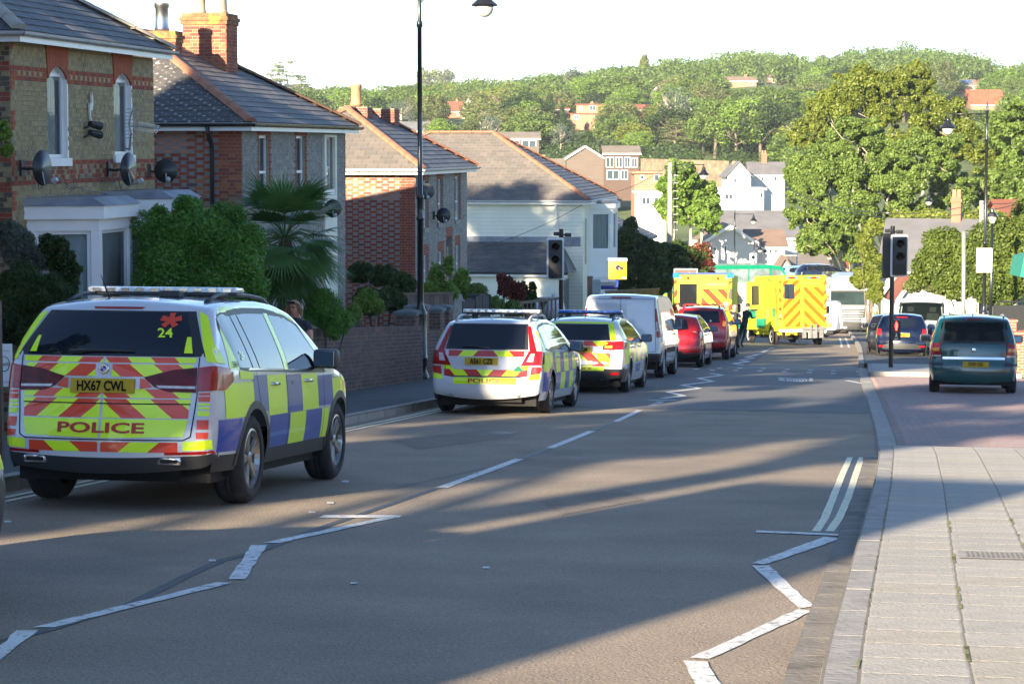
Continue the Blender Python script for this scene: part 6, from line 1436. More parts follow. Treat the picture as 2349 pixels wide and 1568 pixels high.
# ================= police van side-on behind the right ambulance
prof = [(.04, .4), (0, .5), (.0, .7), (.03, 1.4), (.08, 1.85), (.2, 1.95), (2.2, 1.98), (3.2, 1.95), (3.9, 1.5), (4.2, 1.2), (4.9, .95), (4.97, .35)]
pv = Car('police_van', 'police van side-on, mostly hidden between the right ambulance and the white lorry', prof, 1.95, 1.15, zs=.30, ax=(.95, 3.88), rw=.34, tumble=.13, clad=.5, pm=p_white, r=.06, spokes=8, alloy=m_greyg, cat='police van')
lv = B()
for v in 'RL':
 for i in range(8):
  for k in range(2): pv.flat(lv, v, [(.15 + i * .5, .62 + k * .34), (.65 + i * .5, .62 + k * .34), (.65 + i * .5, .96 + k * .34), (.15 + i * .5, .96 + k * .34)], Y if (i + k) % 2 == 0 else BL, .005, 4, 3)
 pv.part('side_window', v, [(.3, 1.78), (1.4, 1.78)], [(.3, 1.36), (1.4, 1.36)], m_tint, .006)
lv.obj('livery', LV, pv.root); p = at(1926, 765, 122); pv.put(p.x, p.y, math.radians(-68))
# ================= white lorry facing us
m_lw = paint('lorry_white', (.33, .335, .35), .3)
tr = thing('lorry', (0, 0, 0), 0, 'white lorry cab facing the camera with slatted grille and roof deflector', 'lorry')
b = B(); tw = 1.24
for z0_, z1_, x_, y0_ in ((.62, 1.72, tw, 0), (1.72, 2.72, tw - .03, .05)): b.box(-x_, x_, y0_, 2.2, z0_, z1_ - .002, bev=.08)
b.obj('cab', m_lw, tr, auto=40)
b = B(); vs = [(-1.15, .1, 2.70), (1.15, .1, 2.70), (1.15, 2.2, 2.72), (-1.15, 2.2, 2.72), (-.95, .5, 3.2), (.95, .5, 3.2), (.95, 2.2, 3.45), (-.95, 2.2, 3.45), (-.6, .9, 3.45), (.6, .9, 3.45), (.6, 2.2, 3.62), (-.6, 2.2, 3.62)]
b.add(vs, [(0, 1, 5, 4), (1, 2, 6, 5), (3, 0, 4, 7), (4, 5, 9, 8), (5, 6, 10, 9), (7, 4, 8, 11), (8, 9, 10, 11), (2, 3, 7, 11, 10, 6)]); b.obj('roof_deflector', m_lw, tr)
b = B(); b.box(-1.08, 1.08, -.005, .2, 1.76, 2.55, bev=.05); b.obj('windscreen', M('lorry_screen', (.02, .035, .04), .3, var=.5, scale=1.2, spec=.1), tr)
b = B(); b.box(-1.1, 1.1, -.02, .1, 2.52, 2.62, bev=.02); b.obj('sun_visor', m_plast, tr)
for k in range(6): b = B(); b.box(-.95 + .02 * k, .95 - .02 * k, -.04, .0, 1.48 - k * .15, 1.55 - k * .15 + .02, bev=.01); b.obj('grille_slat', m_lw, tr)
b = B(); b.box(-.98, .98, -.012, 0.01, .66, 1.60); b.obj('grille', m_plast, tr)
b = B(); b.box(-tw, tw, -.10, .4, .22, .62, bev=.05); b.obj('bumper', m_plast, tr, auto=40)
for sg in (1, -1):
 b = B(); b.box(sg * .98 - .2, sg * .98 + .2, -.05, .05, .66, .98, bev=.04); b.obj('headlight', m_lwhite, tr); b = B(); b.lathe([(0, -.13), (.07, -.12), (.07, -.05)], 12, (sg * .85, 0, .45), 'y'); b.obj('fog_lamp', m_lwhite, tr)
 b = B(); b.box(sg * 1.42 - .13, sg * 1.42 + .13, .1, .2, 1.6, 2.4, bev=.04); b.box(min(sg * 1.2, sg * 1.35), max(sg * 1.2, sg * 1.35), .13, .17, 2.2, 2.26); b.obj('wing_mirror', m_plast, tr)
 w_ = link('wheel', wheelmesh(.5, .3, 8, m_greyg)[0], tr); w_.location = (sg * 1.05, .95, .5); link('rim', wheelmesh(.5, .3, 8, m_greyg)[1], w_)
b = B(); b.box(-.62, -.1, -.11, -.098, .32, .43); pl = b.obj('number_plate', m_platew, tr); v2, fs = textmesh('FX17 XLE', .08, .5, .018); b = B(); b.add([(x - .36, -.114, y + .375) for x, y in v2], fs); b.obj('plate_characters', m_ink, pl)
b = B(); b.box(-1.2, 1.2, 2.5, 9, 1.0, 3.3, bev=.1); b.obj('load_body', m_lw, tr)
b = B(); b.box(-.8, .8, .3, 9, .5, 1.0); b.obj('chassis', m_under, tr)
p = at(1946, 764, 140); tr.location = (p.x, p.y, gz(p.x, p.y)); tr.rotation_euler = (0, 0, math.radians(-5))
# ================= bus behind
bu = thing('bus', (0, 0, 0), 0, 'green and turquoise bus crossing behind the ambulances', 'bus')
b = B(); P = [(-5.2, .35), (5.2, .35), (5.25, 1.0), (5.2, 3.3), (5.05, 3.65), (4.75, 3.84), (4.3, 3.9), (-5.0, 3.9), (-5.2, 3.6)]
b.prism([(x, -1.25, z) for x, z in P], (0, 2.5, 0)); b.obj('body', M('turquoise_paint', (.0, .20, .11), .25, coat=1), bu)
b = B(); b.add([(-5.15, -1.256, 3.72), (.6, -1.256, 3.72), (-1.0, -1.256, 3.88), (-5.0, -1.256, 3.88)], [(0, 1, 2, 3)]); b.add([(-5.15, -1.256, 1.2), (3, -1.256, 1.2), (2, -1.256, 2.3), (-5.15, -1.256, 2.3)], [(0, 1, 2, 3)]); b.obj('livery', M('lime_paint', (.25, .42, .05), .3, coat=1), bu)
for i in range(7):
 b = B(); x0 = -5.0 + i * 1.32; b.box(x0, x0 + 1.24, -1.262, -1.252, 2.4, 3.68); b.obj('window', M('bus_glass', (.14, .19, .20), .05, var=.6, scale=1.5, coat=1), bu)
b = B(); b.poly([(4.30, -1.262, 2.55), (5.12, -1.262, 2.55), (5.1, -1.262, 3.3), (4.9, -1.262, 3.58), (4.30, -1.262, 3.68)]); b.obj('window', MT['bus_glass'], bu)
for x in (-3.2, 3.4):
 w_ = link('wheel', wheelmesh(.5, .3, 8, m_greyg)[0], bu); w_.location = (x, -1.1, .5); w_.rotation_euler = (0, 0, -math.pi / 2)
p = at(1792, 700, 138); bu.rotation_euler = (0, 0, math.radians(12)); bu.location = (p.x - 5.1, p.y + 1 - 1.1, at(1700, 607, 138).z - 3.9)
# two parked cars beyond and above the bus
for px, py, Yc, hd, lab, mt in ((1850, 640, 175, 75, 'pale blue car parked far off to the left of the blue saloon', paint('pale_blue', (.18, .32, .50))), (1893, 637, 168, 80, 'dark blue saloon parked far off above the lorry', p_navy)):
 c = hatch('parked_car', lab, mt, 1.45, 4.3, 1.76, tint=m_tint); p = at(px, py, Yc); c.put(p.x - 2.1, p.y, math.radians(hd)); c.root.location.z = at(px, py + 8, Yc).z - .2; c.root['group'] = 'cars parked far down the street'
# ------------------------------------------------------------- street furniture
m_post = M('black_post_paint', (.012, .013, .015), .3, var=.1, coat=.4)
m_galv = M('galvanised', (.33, .35, .34), .5, .6, var=.15, scale=4)
m_glow = M('lantern_glass', (.62, .60, .52), .2, var=.2, scale=20, coat=.6)
def lamp_post(label, px, Y, side, H=8.2, arm=1.38, pbase=None, scrolls=True, group='black swan-neck street lamps'):
 p = at(px, 700, Y); z = gz(p.x, p.y) + .11
 r = thing('street_lamp', (p.x, p.y, z), 0, label, 'street lamp', group)
 b = B(); b.lathe([(.19, 0), (.19, .06), (.165, .10), (.14, .18), (.14, .42), (.155, .44), (.155, .47), (.14, .49), (.135, 1.35), (.135, 1.38), (.14, 1.43), (.12, 1.46), (.10, 1.52), (.075, 1.6), (.07, 1.66)], 20); b.obj('base', m_post, r, auto=50)
 b = B(); b.lathe([(.07, 1.66), (.065, 3.4), (.085, 3.42), (.085, 3.47), (.065, 3.5), (.065, 3.85), (.085, 3.87), (.085, 3.93), (.055, 3.96), (.048, H - 1.3), (.07, H - 1.28), (.07, H - 1.2), (.045, H - 1.15), (.045, H - .3), (.07, H - .26), (.03, H - .16), (.05, H - .09), (.03, H - .04), (.0, H + .1)], 16); b.obj('post', m_post, r, auto=50)
 s = side; za = H - .35; b = B(); b.tube([(0, 0, za), (s * arm, 0, za)], .022, 8)
 if scrolls:
  for x0, rr in ((.22, .13), (.50, .10), (.74, .07)): b.tube([(s * (x0 + rr * math.cos(t * .5) * (1 - t * .03)), 0, za - .14 + rr * math.sin(t * .5) * (1 - t * .03)) for t in range(0, 16)], .012, 5)
  b.tube([(s * .03, 0, za - .42), (s * .2, 0, za - .28), (s * .5, 0, za - .22), (s * .9, 0, za - .05)], .014, 6)
 b.obj('bracket', m_post, r, smooth=True)
 b = B(); b.tube([(s * arm, 0, za + .02), (s * arm, 0, za - .14)], .03, 8); b.lathe([(.03, za - .12), (.075, za - .14), (.10, za - .22), (.085, za - .26), (.13, za - .30), (.15, za - .36), (.27, za - .46), (.29, za - .48), (.27, za - .5), (.2, za - .5)], 22, (s * arm, 0, 0)); ln = b.obj('lantern', m_post, r, auto=50)
 b = B(); b.lathe([(.20, za - .495), (.195, za - .56), (.16, za - .66), (.09, za - .72), (.0, za - .74)], 20, (s * arm, 0, 0)); b.obj('glass_bowl', m_glow, ln, smooth=True)
 return r
def zt(px, py, Y): p = at(px, py, Y); return p.z - gz(p.x, p.y) - .11
lamp_post('tallest black lamp post before the chequered house, its lantern cut by the top edge', 964.5, 49.5, 1, zt(1100, 42, 49.5) + 1.09)
lamp_post('black lamp post by the right-hand hedge with scrolled bracket over the road', 2257, 82, -1, zt(2257, 232, 82) - .1)
lamp_post('black lamp post beside the wooden pole in front of the dark bushes', 1547, 112, 1, zt(1547, 356, 112) - .1)
lamp_post('black lamp post in front of the white weatherboarded building, left of the pair', 1684, 170, 1, zt(1684, 477, 170) - .1, scrolls=False)
lamp_post('black lamp post against the big oak, its lantern facing left', 2180, 138, -1, zt(2180, 426, 138) - .1, scrolls=False)
lamp_post('thin black lamp post before the white building, right of the pair', 1729, 200, 1, zt(1729, 548, 200) - .1, arm=.5, scrolls=False)
# short post-top lantern by the hedge
p = at(2273, 700, 86); r = thing('lantern_post', (p.x, p.y, gz(p.x, p.y)), 0, 'short post-top lantern behind the tall lamp post by the hedge', 'street lamp'); h = at(2273, 478, 86).z - gz(p.x, p.y)
b = B(); b.tube([(0, 0, 0), (0, 0, h - .55)], [.07, .05], 10); b.obj('post', m_post, r, smooth=True); b = B(); b.lathe([(.08, h - .55), (.16, h - .3)], 8); b.obj('lantern_glass', m_glow, r); b = B(); b.lathe([(.21, h - .3), (.17, h - .2), (.08, h - .12), (.07, h - .05), (.0, h)], 8); b.obj('lantern_cap', m_post, r)
# traffic lights
def louvre(b, x, z, w_, h): pass
def traffic_light(label, px, Y, head_dx, py_top, lit=False, rot=0, boardmat=m_white, back=False):
 p = at(px, 800, Y); z = gz(p.x, p.y) + .11; r = thing('traffic_light', (p.x, p.y, z), rot, label, 'traffic light', 'traffic lights of the crossing')
 k = Y / F; H = at(px, py_top, Y).z - z
 b = B(); b.lathe([(.062, 0), (.062, H), (.0, H)], 16); b.obj('pole', m_post, r, auto=40)
 hz = H - .25; hx = head_dx
 b = B(); pts = []
 w_, hh, c = .235, .56, .04; z0 = hz - 1.12
 for cx, cz, a0 in ((w_ - c, z0 + c, -90), (w_ - c, hz - c + .02, 0), (-w_ + c, hz - c + .02, 90), (-w_ + c, z0 + c, 180)):
  for q in range(4): a = math.radians(a0 + q * 30); pts.append((hx + cx + c * math.cos(a), -.09, cz + c * math.sin(a)))
 b.prism(pts, (0, .012, 0)); b.obj('backing_board', m_white, r)
 b = B(); b.box(hx - .185, hx + .185, -.25, -.095, z0 + .05, hz - .04, bev=.02); hd = b.obj('signal_head', m_plast, r, auto=40)
 for i in range(2):
  cz = hz - .22 - i * .345
  b = B(); b.lathe([(.105, -.252), (.12, -.262), (.125, -.25)], 24, (hx, 0, cz), 'y'); b.lathe([(.0, -.24), (.105, -.256)], 24, (hx, 0, cz), 'y'); b.obj('lens', M('dark_lens', (.05, .05, .048), .25, var=.2), hd, smooth=True)
  b = B(); n = 14; o = len(b.v)
  for q in range(n + 1):
   a = math.radians(-15 + 210 * q / n); ln = .16 * (1 - .5 * abs((q / n) * 2 - 1) ** 2); b.v += [(hx + .125 * math.cos(a), -.255, cz + .125 * math.sin(a)), (hx + .118 * math.cos(a), -.255 - ln, cz + .118 * math.sin(a))]
  for q in range(n): b.f.append((2 * q, 2 * q + 1, 2 * q + 3, 2 * q + 2)); b.m.append(0)
  b.obj('hood', M('hood_grey', (.07, .07, .07), .5), hd)
 b = B(); cz = hz - .90
 for q in range(9): b.box(hx - .14, hx + .14, -.29, -.252, cz - .13 + q * .03, cz - .115 + q * .03)
 b.obj('louvre', m_plast, hd)
 b = B(); b.box(min(0, hx) , max(0, hx), -.09, -.04, hz - .3, hz - .25); b.box(min(0, hx), max(0, hx), -.09, -.04, z0 + .15, z0 + .2); b.obj('bracket', m_post, r)
 for sx, tz in ((-.12, H - .13), (.18, H - .16)):
  b = B(); b.box(sx - .09, sx + .09, -.10, .04, tz - .05, tz + .05, bev=.02); b.box(min(0, sx), max(0, sx), -.02, .02, tz - .02, tz + .02); b.obj('detector', m_plast, r)
 return r, z
r, z = traffic_light('traffic light in front of the cream house on the left pavement', 1287, 62.5, -.16, 525)
b = B(); b.box(.34, .44, -.1, .1, 0, 0.01);
r, z = traffic_light('traffic light on the right by the dark blue hatchback, red man lit', 2044, 62.5, .17, 518)
b = B(); b.box(-.26, -.02, -.02, .10, at(2044, 638, 62.5).z - z, at(2044, 535, 62.5).z - z, bev=.02); b.obj('side_signal', m_plast, r)
zc = at(2050, 755, 62.5).z - z; b = B(); b.box(-.02, .22, -.22, -.0, zc - .28, zc + .26, bev=.015); pd = b.obj('pedestrian_signal', m_plast, r, auto=40)
b = B(); b.lathe([(0, -.225), (.022, -.225)], 10, (.10, 0, zc + .20), 'y'); b.add([(.065, -.225, zc + .17), (.135, -.225, zc + .17), (.135, -.225, zc + .06), (.065, -.225, zc + .06)], [(0, 1, 2, 3)]); b.add([(.078, -.225, zc + .06), (.122, -.225, zc + .06), (.125, -.225, zc - .01), (.075, -.225, zc - .01)], [(0, 1, 2, 3)]); b.obj('red_man', M('lit_red', (1, .05, .03), .4, var=0, emit=((1, .03, .02), 4)), pd)
b = B(); b.lathe([(0, -.225), (.018, -.225)], 10, (.10, 0, zc - .06), 'y'); b.tube([(.10, -.226, zc - .08), (.10, -.226, zc - .14), (.07, -.226, zc - .19)], .012, 4); b.tube([(.10, -.226, zc - .14), (.13, -.226, zc - .19)], .012, 4); b.box(.05, .15, -.226, -.224, zc - .25, zc - .23); b.obj('symbols', m_white, pd)
# wooden pole, grey post, sign boards
def pole(name, label, cat, px, py0, py1, Y, r0, mat, r1=None):
 p = at(px, py1, Y); g = min(gz(p.x, p.y), p.z); q = at(px, py0, Y); r = thing(name, (p.x, p.y, g), 0, label, cat); b = B(); b.tube([(0, 0, 0), (q.x - p.x, 0, q.z - g)], [r0, r1 or r0], 12); b.obj('pole', mat, r, smooth=True); return r, q.z - g
m_pw = M('weathered_pole', (.33, .30, .23), .85, var=.2, scale=3, stretch=(8, 8, .5), bump=.4)
r, h = pole('utility_pole', 'pale wooden pole left of the black lamp post by the dark bushes', 'pole', 1537, 372, 660, 104, .13, m_pw, .10)
b = B();
for k in range(8): b.box(.12, .34, -.02, .0, h - .6 - k * .35, h - .57 - k * .35)
b.obj('climbing_steps', m_galv, r)
r2, h2_ = pole('utility_pole', 'wooden pole just behind the tall right-hand lamp post', 'pole', 2252, 460, 700, 95, .12, m_pw, .09)
pole('sign_post', 'plain grey metal post in front of the hedge on the right', 'post', 2211, 531, 740, 72, .065, m_galv)
p = at(2258, 597, 81.7); r = thing('sign_board', (p.x, p.y, p.z), 0, 'blank back of a white sign strapped to the tall right lamp post', 'sign'); k = 82 / F; b = B(); b.box(-18 * k, 18 * k, -.02, .01, -28 * k, 28 * k, bev=.008); b.obj('board', M('sign_back', (.62, .62, .60), .5), r); b = B(); b.box(-.1, .1, -.06, .12, .3, .34); b.box(-.1, .1, -.06, .12, -.34, -.3); b.obj('clamp', m_galv, r)
# brown accommodation sign
p = at(1573, 629, 92); k = 92 / F; r = thing('tourist_sign', (p.x, p.y, p.z), -.1, 'brown sign with a white bed symbol above the left ambulance', 'sign'); b = B(); b.box(-27 * k, 27 * k, 0, .03, -13 * k, 13 * k, bev=.01); b.obj('border', m_white, r); b = B(); b.box(-25 * k, 25 * k, -.008, -.002, -11 * k, 11 * k); b.obj('face', M('sign_brown', (.13, .05, .03), .5), r)
b = B(); b.box(-10 * k, 8 * k, -.012, -.009, -6 * k, -1 * k); b.box(-12 * k, -10 * k, -.012, -.009, -9 * k, 2 * k); b.tube([(3 * k, -.012, 0), (9 * k, -.012, 4 * k), (11 * k, -.012, 2 * k)], 1.3 * k, 6); b.obj('bed_symbol', m_white, r); b = B(); b.box(-.03, .03, .03, .08, -2.2, .2); b.obj('post', m_galv, r)
# speed camera: yellow box on a blue arm of a grey housing post
Y_ = 70; k = Y_ / F; p = at(1386, 700, Y_); g = gz(p.x, p.y); r = thing('speed_camera', (p.x, p.y, g), 0, 'yellow speed camera on its blue arm above the white van', 'speed camera'); L = lambda x, y: ((x - 1386) * k, at(1386, y, Y_).z - g)
x0, z1 = L(1396, 595); x1, z0 = L(1437, 640); b = B(); b.box(x0, x1, -.15, .3, z0, z1 - .05, bev=.012); hd = b.obj('housing', M('camera_yellow', (.85, .42, .01), .45, var=.04), r, auto=40); b = B(); b.box(x0 - .02, x1 + .02, -.17, .32, z1 - .05, z1 + .04, bev=.02); b.obj('housing_lid', M('lid_grey', (.45, .5, .55), .4), r, auto=40)
cx, cz = L(1417, 613); b = B(); b.lathe([(0, -.155), (.055, -.16), (.075, -.175), (.08, -.15)], 20, (cx, 0, cz), 'y'); b.obj('lens', M('lens_purple', (.06, .03, .08), .1, coat=1), hd, smooth=True); cx2, cz2 = L(1426, 615); b = B(); b.lathe([(0, -.155), (.05, -.158)], 18, (cx2, 0, cz2), 'y'); b.obj('lens', m_plast, hd)
b = B(); xa, za = L(1399, 636); b.box(xa, xa + .22, -.153, -.1505, za, za + .03); b.obj('warning_text', M('label_red', (.5, .05, .02), .5), hd); b = B(); b.box(x1 - .14, x1 - .02, -.153, -.1505, z0 + .02, z0 + .07); b.obj('label', m_white, hd)
mb = M('blue_steel', (.02, .05, .30), .4); b = B(); (a0, c0), (a1, c1), (a2_, c2) = L(1378, 659), L(1416, 659), L(1416, 640); b.tube([(a0, 0, c0), (a1, 0, c1), (a1, 0, c2)], .06, 8); b.obj('arm', mb, r, smooth=True)
xa, zt_ = L(1359, 640); xb, _ = L(1377, 640); b = B(); b.box(xa, xb, -.1, .1, 0, zt_, bev=.02); ph = b.obj('post_housing', M('post_grey', (.30, .36, .38), .5, var=.1), r); v2, fs = textmesh('TRUVELO', .11, .5, 0.0); b = B(); xm = (xa + xb) / 2; b.add([(xm - y, -.104, zt_ - .75 + x) for x, y in v2], fs); b.obj('lettering', mb, ph)
# ------------------------------------------------------------- walls, piers, fences on the left
GB2 = [M('wall_brick_%d' % i, c, .88, var=.22, scale=9, bump=.5, bscale=40) for i, c in enumerate(((.155, .085, .07), (.125, .07, .062), (.18, .10, .08), (.10, .065, .06)))]
m_cop = M('coping_stone', (.16, .17, .17), .9, var=.25, scale=5, bump=.6, bscale=25)
TW = -9.85
def gwall(label, s0, s1, h, cap=300, priority=None):
 o = rp(s0, TW, 0); r = thing('garden_wall', o, ROT, label, 'wall', 'low brick garden walls')
 fr = FRONT(); L = s1 - s0; e = rp(s1, TW, 0); dz = e.z - o.z; b = B(); V_ = Vector((0, 0, 1))
 # laid following the fall of the road
 U = Vector((L, 0, dz)).normalized(); f2 = Fr((0, 0, -.1), U, (0, 0, 1), (0, -1, 0)); Lu = math.hypot(L, dz)
 m = B(); m.prism([f2(0, 0), f2(Lu, 0), f2(Lu, h + .1), f2(0, h + .1)], (0, .215, 0)); cr = m.obj('core', m_mortg, r)
 bricks(cr, f2, Lu, h + .05, [], GB2, lambda r_, tp, u, v: rnd.choice((0, 1, 1, 2, 3)), 'stretcher', cap=cap)
 cp_ = B()
 n = int(Lu / .1125)
 for i in range(n):
  a = i * .1125; cp_.add([f2(a + .004, h + .045, .02), f2(a + .108, h + .045, .02), f2(a + .108, h + .045, -.235), f2(a + .004, h + .045, -.235), f2(a + .004, h + .14, .02), f2(a + .108, h + .14, .02), f2(a + .108, h + .14, -.235), f2(a + .004, h + .14, -.235)], [(4, 5, 6, 7), (0, 1, 5, 4), (1, 2, 6, 5), (2, 3, 7, 6), (3, 0, 4, 7)], rnd.randrange(4))
 stuffpart(cp_.obj('coping_bricks', GB2, r)); return r
gwall('brick garden wall between the nearest police car and the first pair of piers', 29, 48.0, 1.22, 300)
gwall('brick garden wall behind the second police car, past the piers', 49.2, 61.5, 1.1, 200)
gwall('low wall at the far left behind the nearest police car', 14, 24, .9, 60)
def pier(label, s, h, w_=.42, t=TW):
 o = rp(s, t + .05, 0); r = thing('brick_pier', o, ROT, label, 'pier', 'brick gate piers with stone caps'); b = B(); b.box(-w_ / 2, w_ / 2, 0, w_, -.15, h); c = b.obj('core', m_mortg, r)
 for fr in (Fr((-w_ / 2, w_, -.1), (0, -1, 0), (0, 0, 1), (-1, 0, 0)), Fr((-w_ / 2, 0, -.1), (1, 0, 0), (0, 0, 1), (0, -1, 0))): bricks(c, fr, w_, h + .08, [], GB2, lambda r_, tp, u, v: rnd.choice((0, 1, 2, 2)), 'stretcher', cap=40)
 b = B(); b.box(-w_ / 2 - .05, w_ / 2 + .05, -.05, w_ + .05, h, h + .07, bev=.01); b.add([(-w_ / 2 - .05, -.05, h + .07), (w_ / 2 + .05, -.05, h + .07), (w_ / 2 + .05, w_ + .05, h + .07), (-w_ / 2 - .05, w_ + .05, h + .07), (0, w_ / 2, h + .13)], [(0, 1, 4), (1, 2, 4), (2, 3, 4), (3, 0, 4)]); b.obj('cap', m_cop, r)
pier('nearer brick pier of the first pair, left of the tall lamp post', 48.15, 1.5); pier('farther brick pier of the first pair, close to the lamp post', 49.3, 1.62); pier('brick pier just right of the tall lamp post base', 51.2, 1.55); pier('brick pier behind the light bar of the second police car', 52.3, 1.6)
o = rp(48.7, TW, .1); r = thing('gate_step', o, ROT, 'concrete step between the two nearest brick piers', 'step'); b = B(); b.box(-.35, .4, -.02, .5, 0, .17, bev=.01); b.obj('step', m_cop, r)
m_wood = [M('fence_board_%d' % i, c, .85, var=.2, scale=4, stretch=(6, 6, .6), bump=.4) for i, c in enumerate(((.15, .11, .085), (.12, .09, .07), (.18, .14, .11)))]
m_darkw = M('dark_stained_wood', (.035, .036, .045), .6, var=.2)
def boardfence(label, pa, pb, h, mats, n, top=True, name='board_fence', arch=False):
 pa, pb = Vector(pa), Vector(pb); d = pb - pa; L = math.hypot(d.x, d.y); r = thing(name, pa, math.atan2(d.y, d.x), label, 'fence'); sl = d.z / L; w_ = L / n; me = None
 for i in range(n):
  b = B(); hh = h * (1 + (.22 * math.sin(math.pi * (i + .5) / n) if arch else 0)); b.box(0, w_ - .012, 0, .025, 0, hh); o = b.obj('board', mats[i % len(mats)], r); o.location = (i * w_, rnd.uniform(-.004, .004), sl * i * w_)
 b = B();
 if top: b.add([(0, -.03, h), (L, -.03, h + d.z), (L, .06, h + d.z), (0, .06, h), (0, -.03, h + .06), (L, -.03, h + .06 + d.z), (L, .06, h + .06 + d.z), (0, .06, h + .06)], [(0, 1, 5, 4), (4, 5, 6, 7), (3, 2, 1, 0), (1, 2, 6, 5), (0, 4, 7, 3)]); b.obj('rail', mats[0], r)
 return r
def gp(px, Y, z): p = at(px, 700, Y); return (p.x, p.y, z)
zz_ = lambda py, Y: at(1100, py, Y).z
boardfence('brown board fence with top rail behind the tall lamp post', gp(905, 55, zz_(740, 55)), gp(1040, 57, zz_(735, 57)), zz_(676, 56) - zz_(737, 56), m_wood, 12)
boardfence('dark gate with arched top behind the second police car, left leaf', gp(1062, 58, zz_(735, 58)), gp(1090, 58.5, zz_(735, 58)), zz_(694, 58) - zz_(735, 58), [m_darkw], 4, False, 'arched_gate', True)
boardfence('dark gate with arched top behind the second police car, right leaf', gp(1092, 58.6, zz_(735, 58)), gp(1122, 59.2, zz_(735, 58)), zz_(688, 58) - zz_(735, 58), [m_darkw], 4, False, 'arched_gate', True)
boardfence('tall dark fence panel behind the arched gate', gp(1075, 61, zz_(735, 61)), gp(1126, 61, zz_(735, 61)), zz_(680, 61) - zz_(735, 61), [m_darkw], 6)
boardfence('grey board fence behind the white van under the speed camera', gp(1390, 84, zz_(720, 84)), gp(1512, 88, zz_(712, 88)), zz_(667, 86) - zz_(716, 86), [m_wood[2], m_wood[0]], 16)
r = thing('picket_rail', gp(1150, 64, zz_(745, 64)), math.atan2(gp(1335, 68, 0)[1] - gp(1150, 64, 0)[1], gp(1335, 68, 0)[0] - gp(1150, 64, 0)[0]), 'grey wooden picket railing in front of the cream house', 'fence')
L_ = 3.3; hh = zz_(703, 65) - zz_(745, 65)
for i in range(15): b = B(); b.box(0, .06, 0, .03, 0, hh); o = b.obj('picket', m_wood[2], r); o.location = (i * L_ / 14, 0, 0)
b = B(); b.box(0, L_, -.03, .06, hh, hh + .07); b.obj('rail', m_wood[2], r)
# black bin and white sacks by the railing
p = gp(1250, 68, zz_(745, 68)); r = thing('wheelie_bin', p, .1, 'black wheelie bin behind the picket railing', 'bin'); b = B(); hh = zz_(687, 68) - p[2]; b.add([(-.2, -.25, 0), (.2, -.25, 0), (.2, .25, 0), (-.2, .25, 0), (-.27, -.32, hh), (.27, -.32, hh), (.27, .32, hh), (-.27, .32, hh)], [(3, 2, 1, 0), (4, 5, 6, 7), (0, 1, 5, 4), (1, 2, 6, 5), (2, 3, 7, 6), (3, 0, 4, 7)]); b.obj('body', m_plast, r); b = B(); b.box(-.29, .29, -.34, .34, hh, hh + .06, bev=.02); b.box(-.2, .2, -.38, -.33, hh - .02, hh + .03); b.obj('lid', m_plast, r)
m_bag = M('white_sack', (.62, .64, .68), .4, var=.2, scale=8, bump=.6)
for px, lab, sc_ in ((1222, 'white rubbish sack left of the black bin', .26), (1272, 'white rubbish sack right of the black bin', .30)):
 p = gp(px, 67.5, zz_(735, 67)); b = B(); b.lathe([(0, 0), (sc_ * .9, .03), (sc_ * 1.1, .25), (sc_ * .8, .5), (.09, .62), (.05, .66), (.1, .74), (0, .74)], 14);
 b.v = [(x + rnd.uniform(-.03, .03), y + rnd.uniform(-.03, .03), z) for x, y, z in b.v]; o = b.obj('rubbish_sack', m_bag, None, smooth=True); o.location = p; tag(o, lab, 'rubbish sack')
# left edge: post and notice board
Y_ = 21.5; p = at(3, 1065, Y_); r = thing('wooden_post', (p.x - .03, p.y, p.z), 0, 'brown wooden post at the left edge beside the notice board', 'post'); b = B(); b.box(-.05, .05, -.05, .05, 0, at(3, 690, Y_).z - p.z); b.obj('shaft', M('post_brown', (.12, .07, .05), .8, var=.2), r)
Y_ = 23.5; k = Y_ / F; p = at(14, 840, Y_); r = thing('notice_board', (p.x, p.y, p.z), 0, 'white scooter notice board with a globe at the left edge', 'sign'); b = B(); b.box(-24 * k, 14 * k, 0, .02, -47 * k, 52 * k); bd = b.obj('board', m_white, r); b = B();
for t_, y_, sz in (('of Wight Scooter Store', 36, 4.2), ('islands', 6, 9), ('www.islandscooters.org', -36, 3.6)): v2, fs = textmesh(t_, sz * k, .5, 0.0, .62); b.add([(x - 4 * k, -.003, y + y_ * k) for x, y in v2], fs)
b.tube([(-4 * k + 12 * k * math.cos(a * .4), -.002, 6 * k + 17 * k * math.sin(a * .4)) for a in range(17)], 1.0 * k, 4); b.obj('print', m_ink, bd)
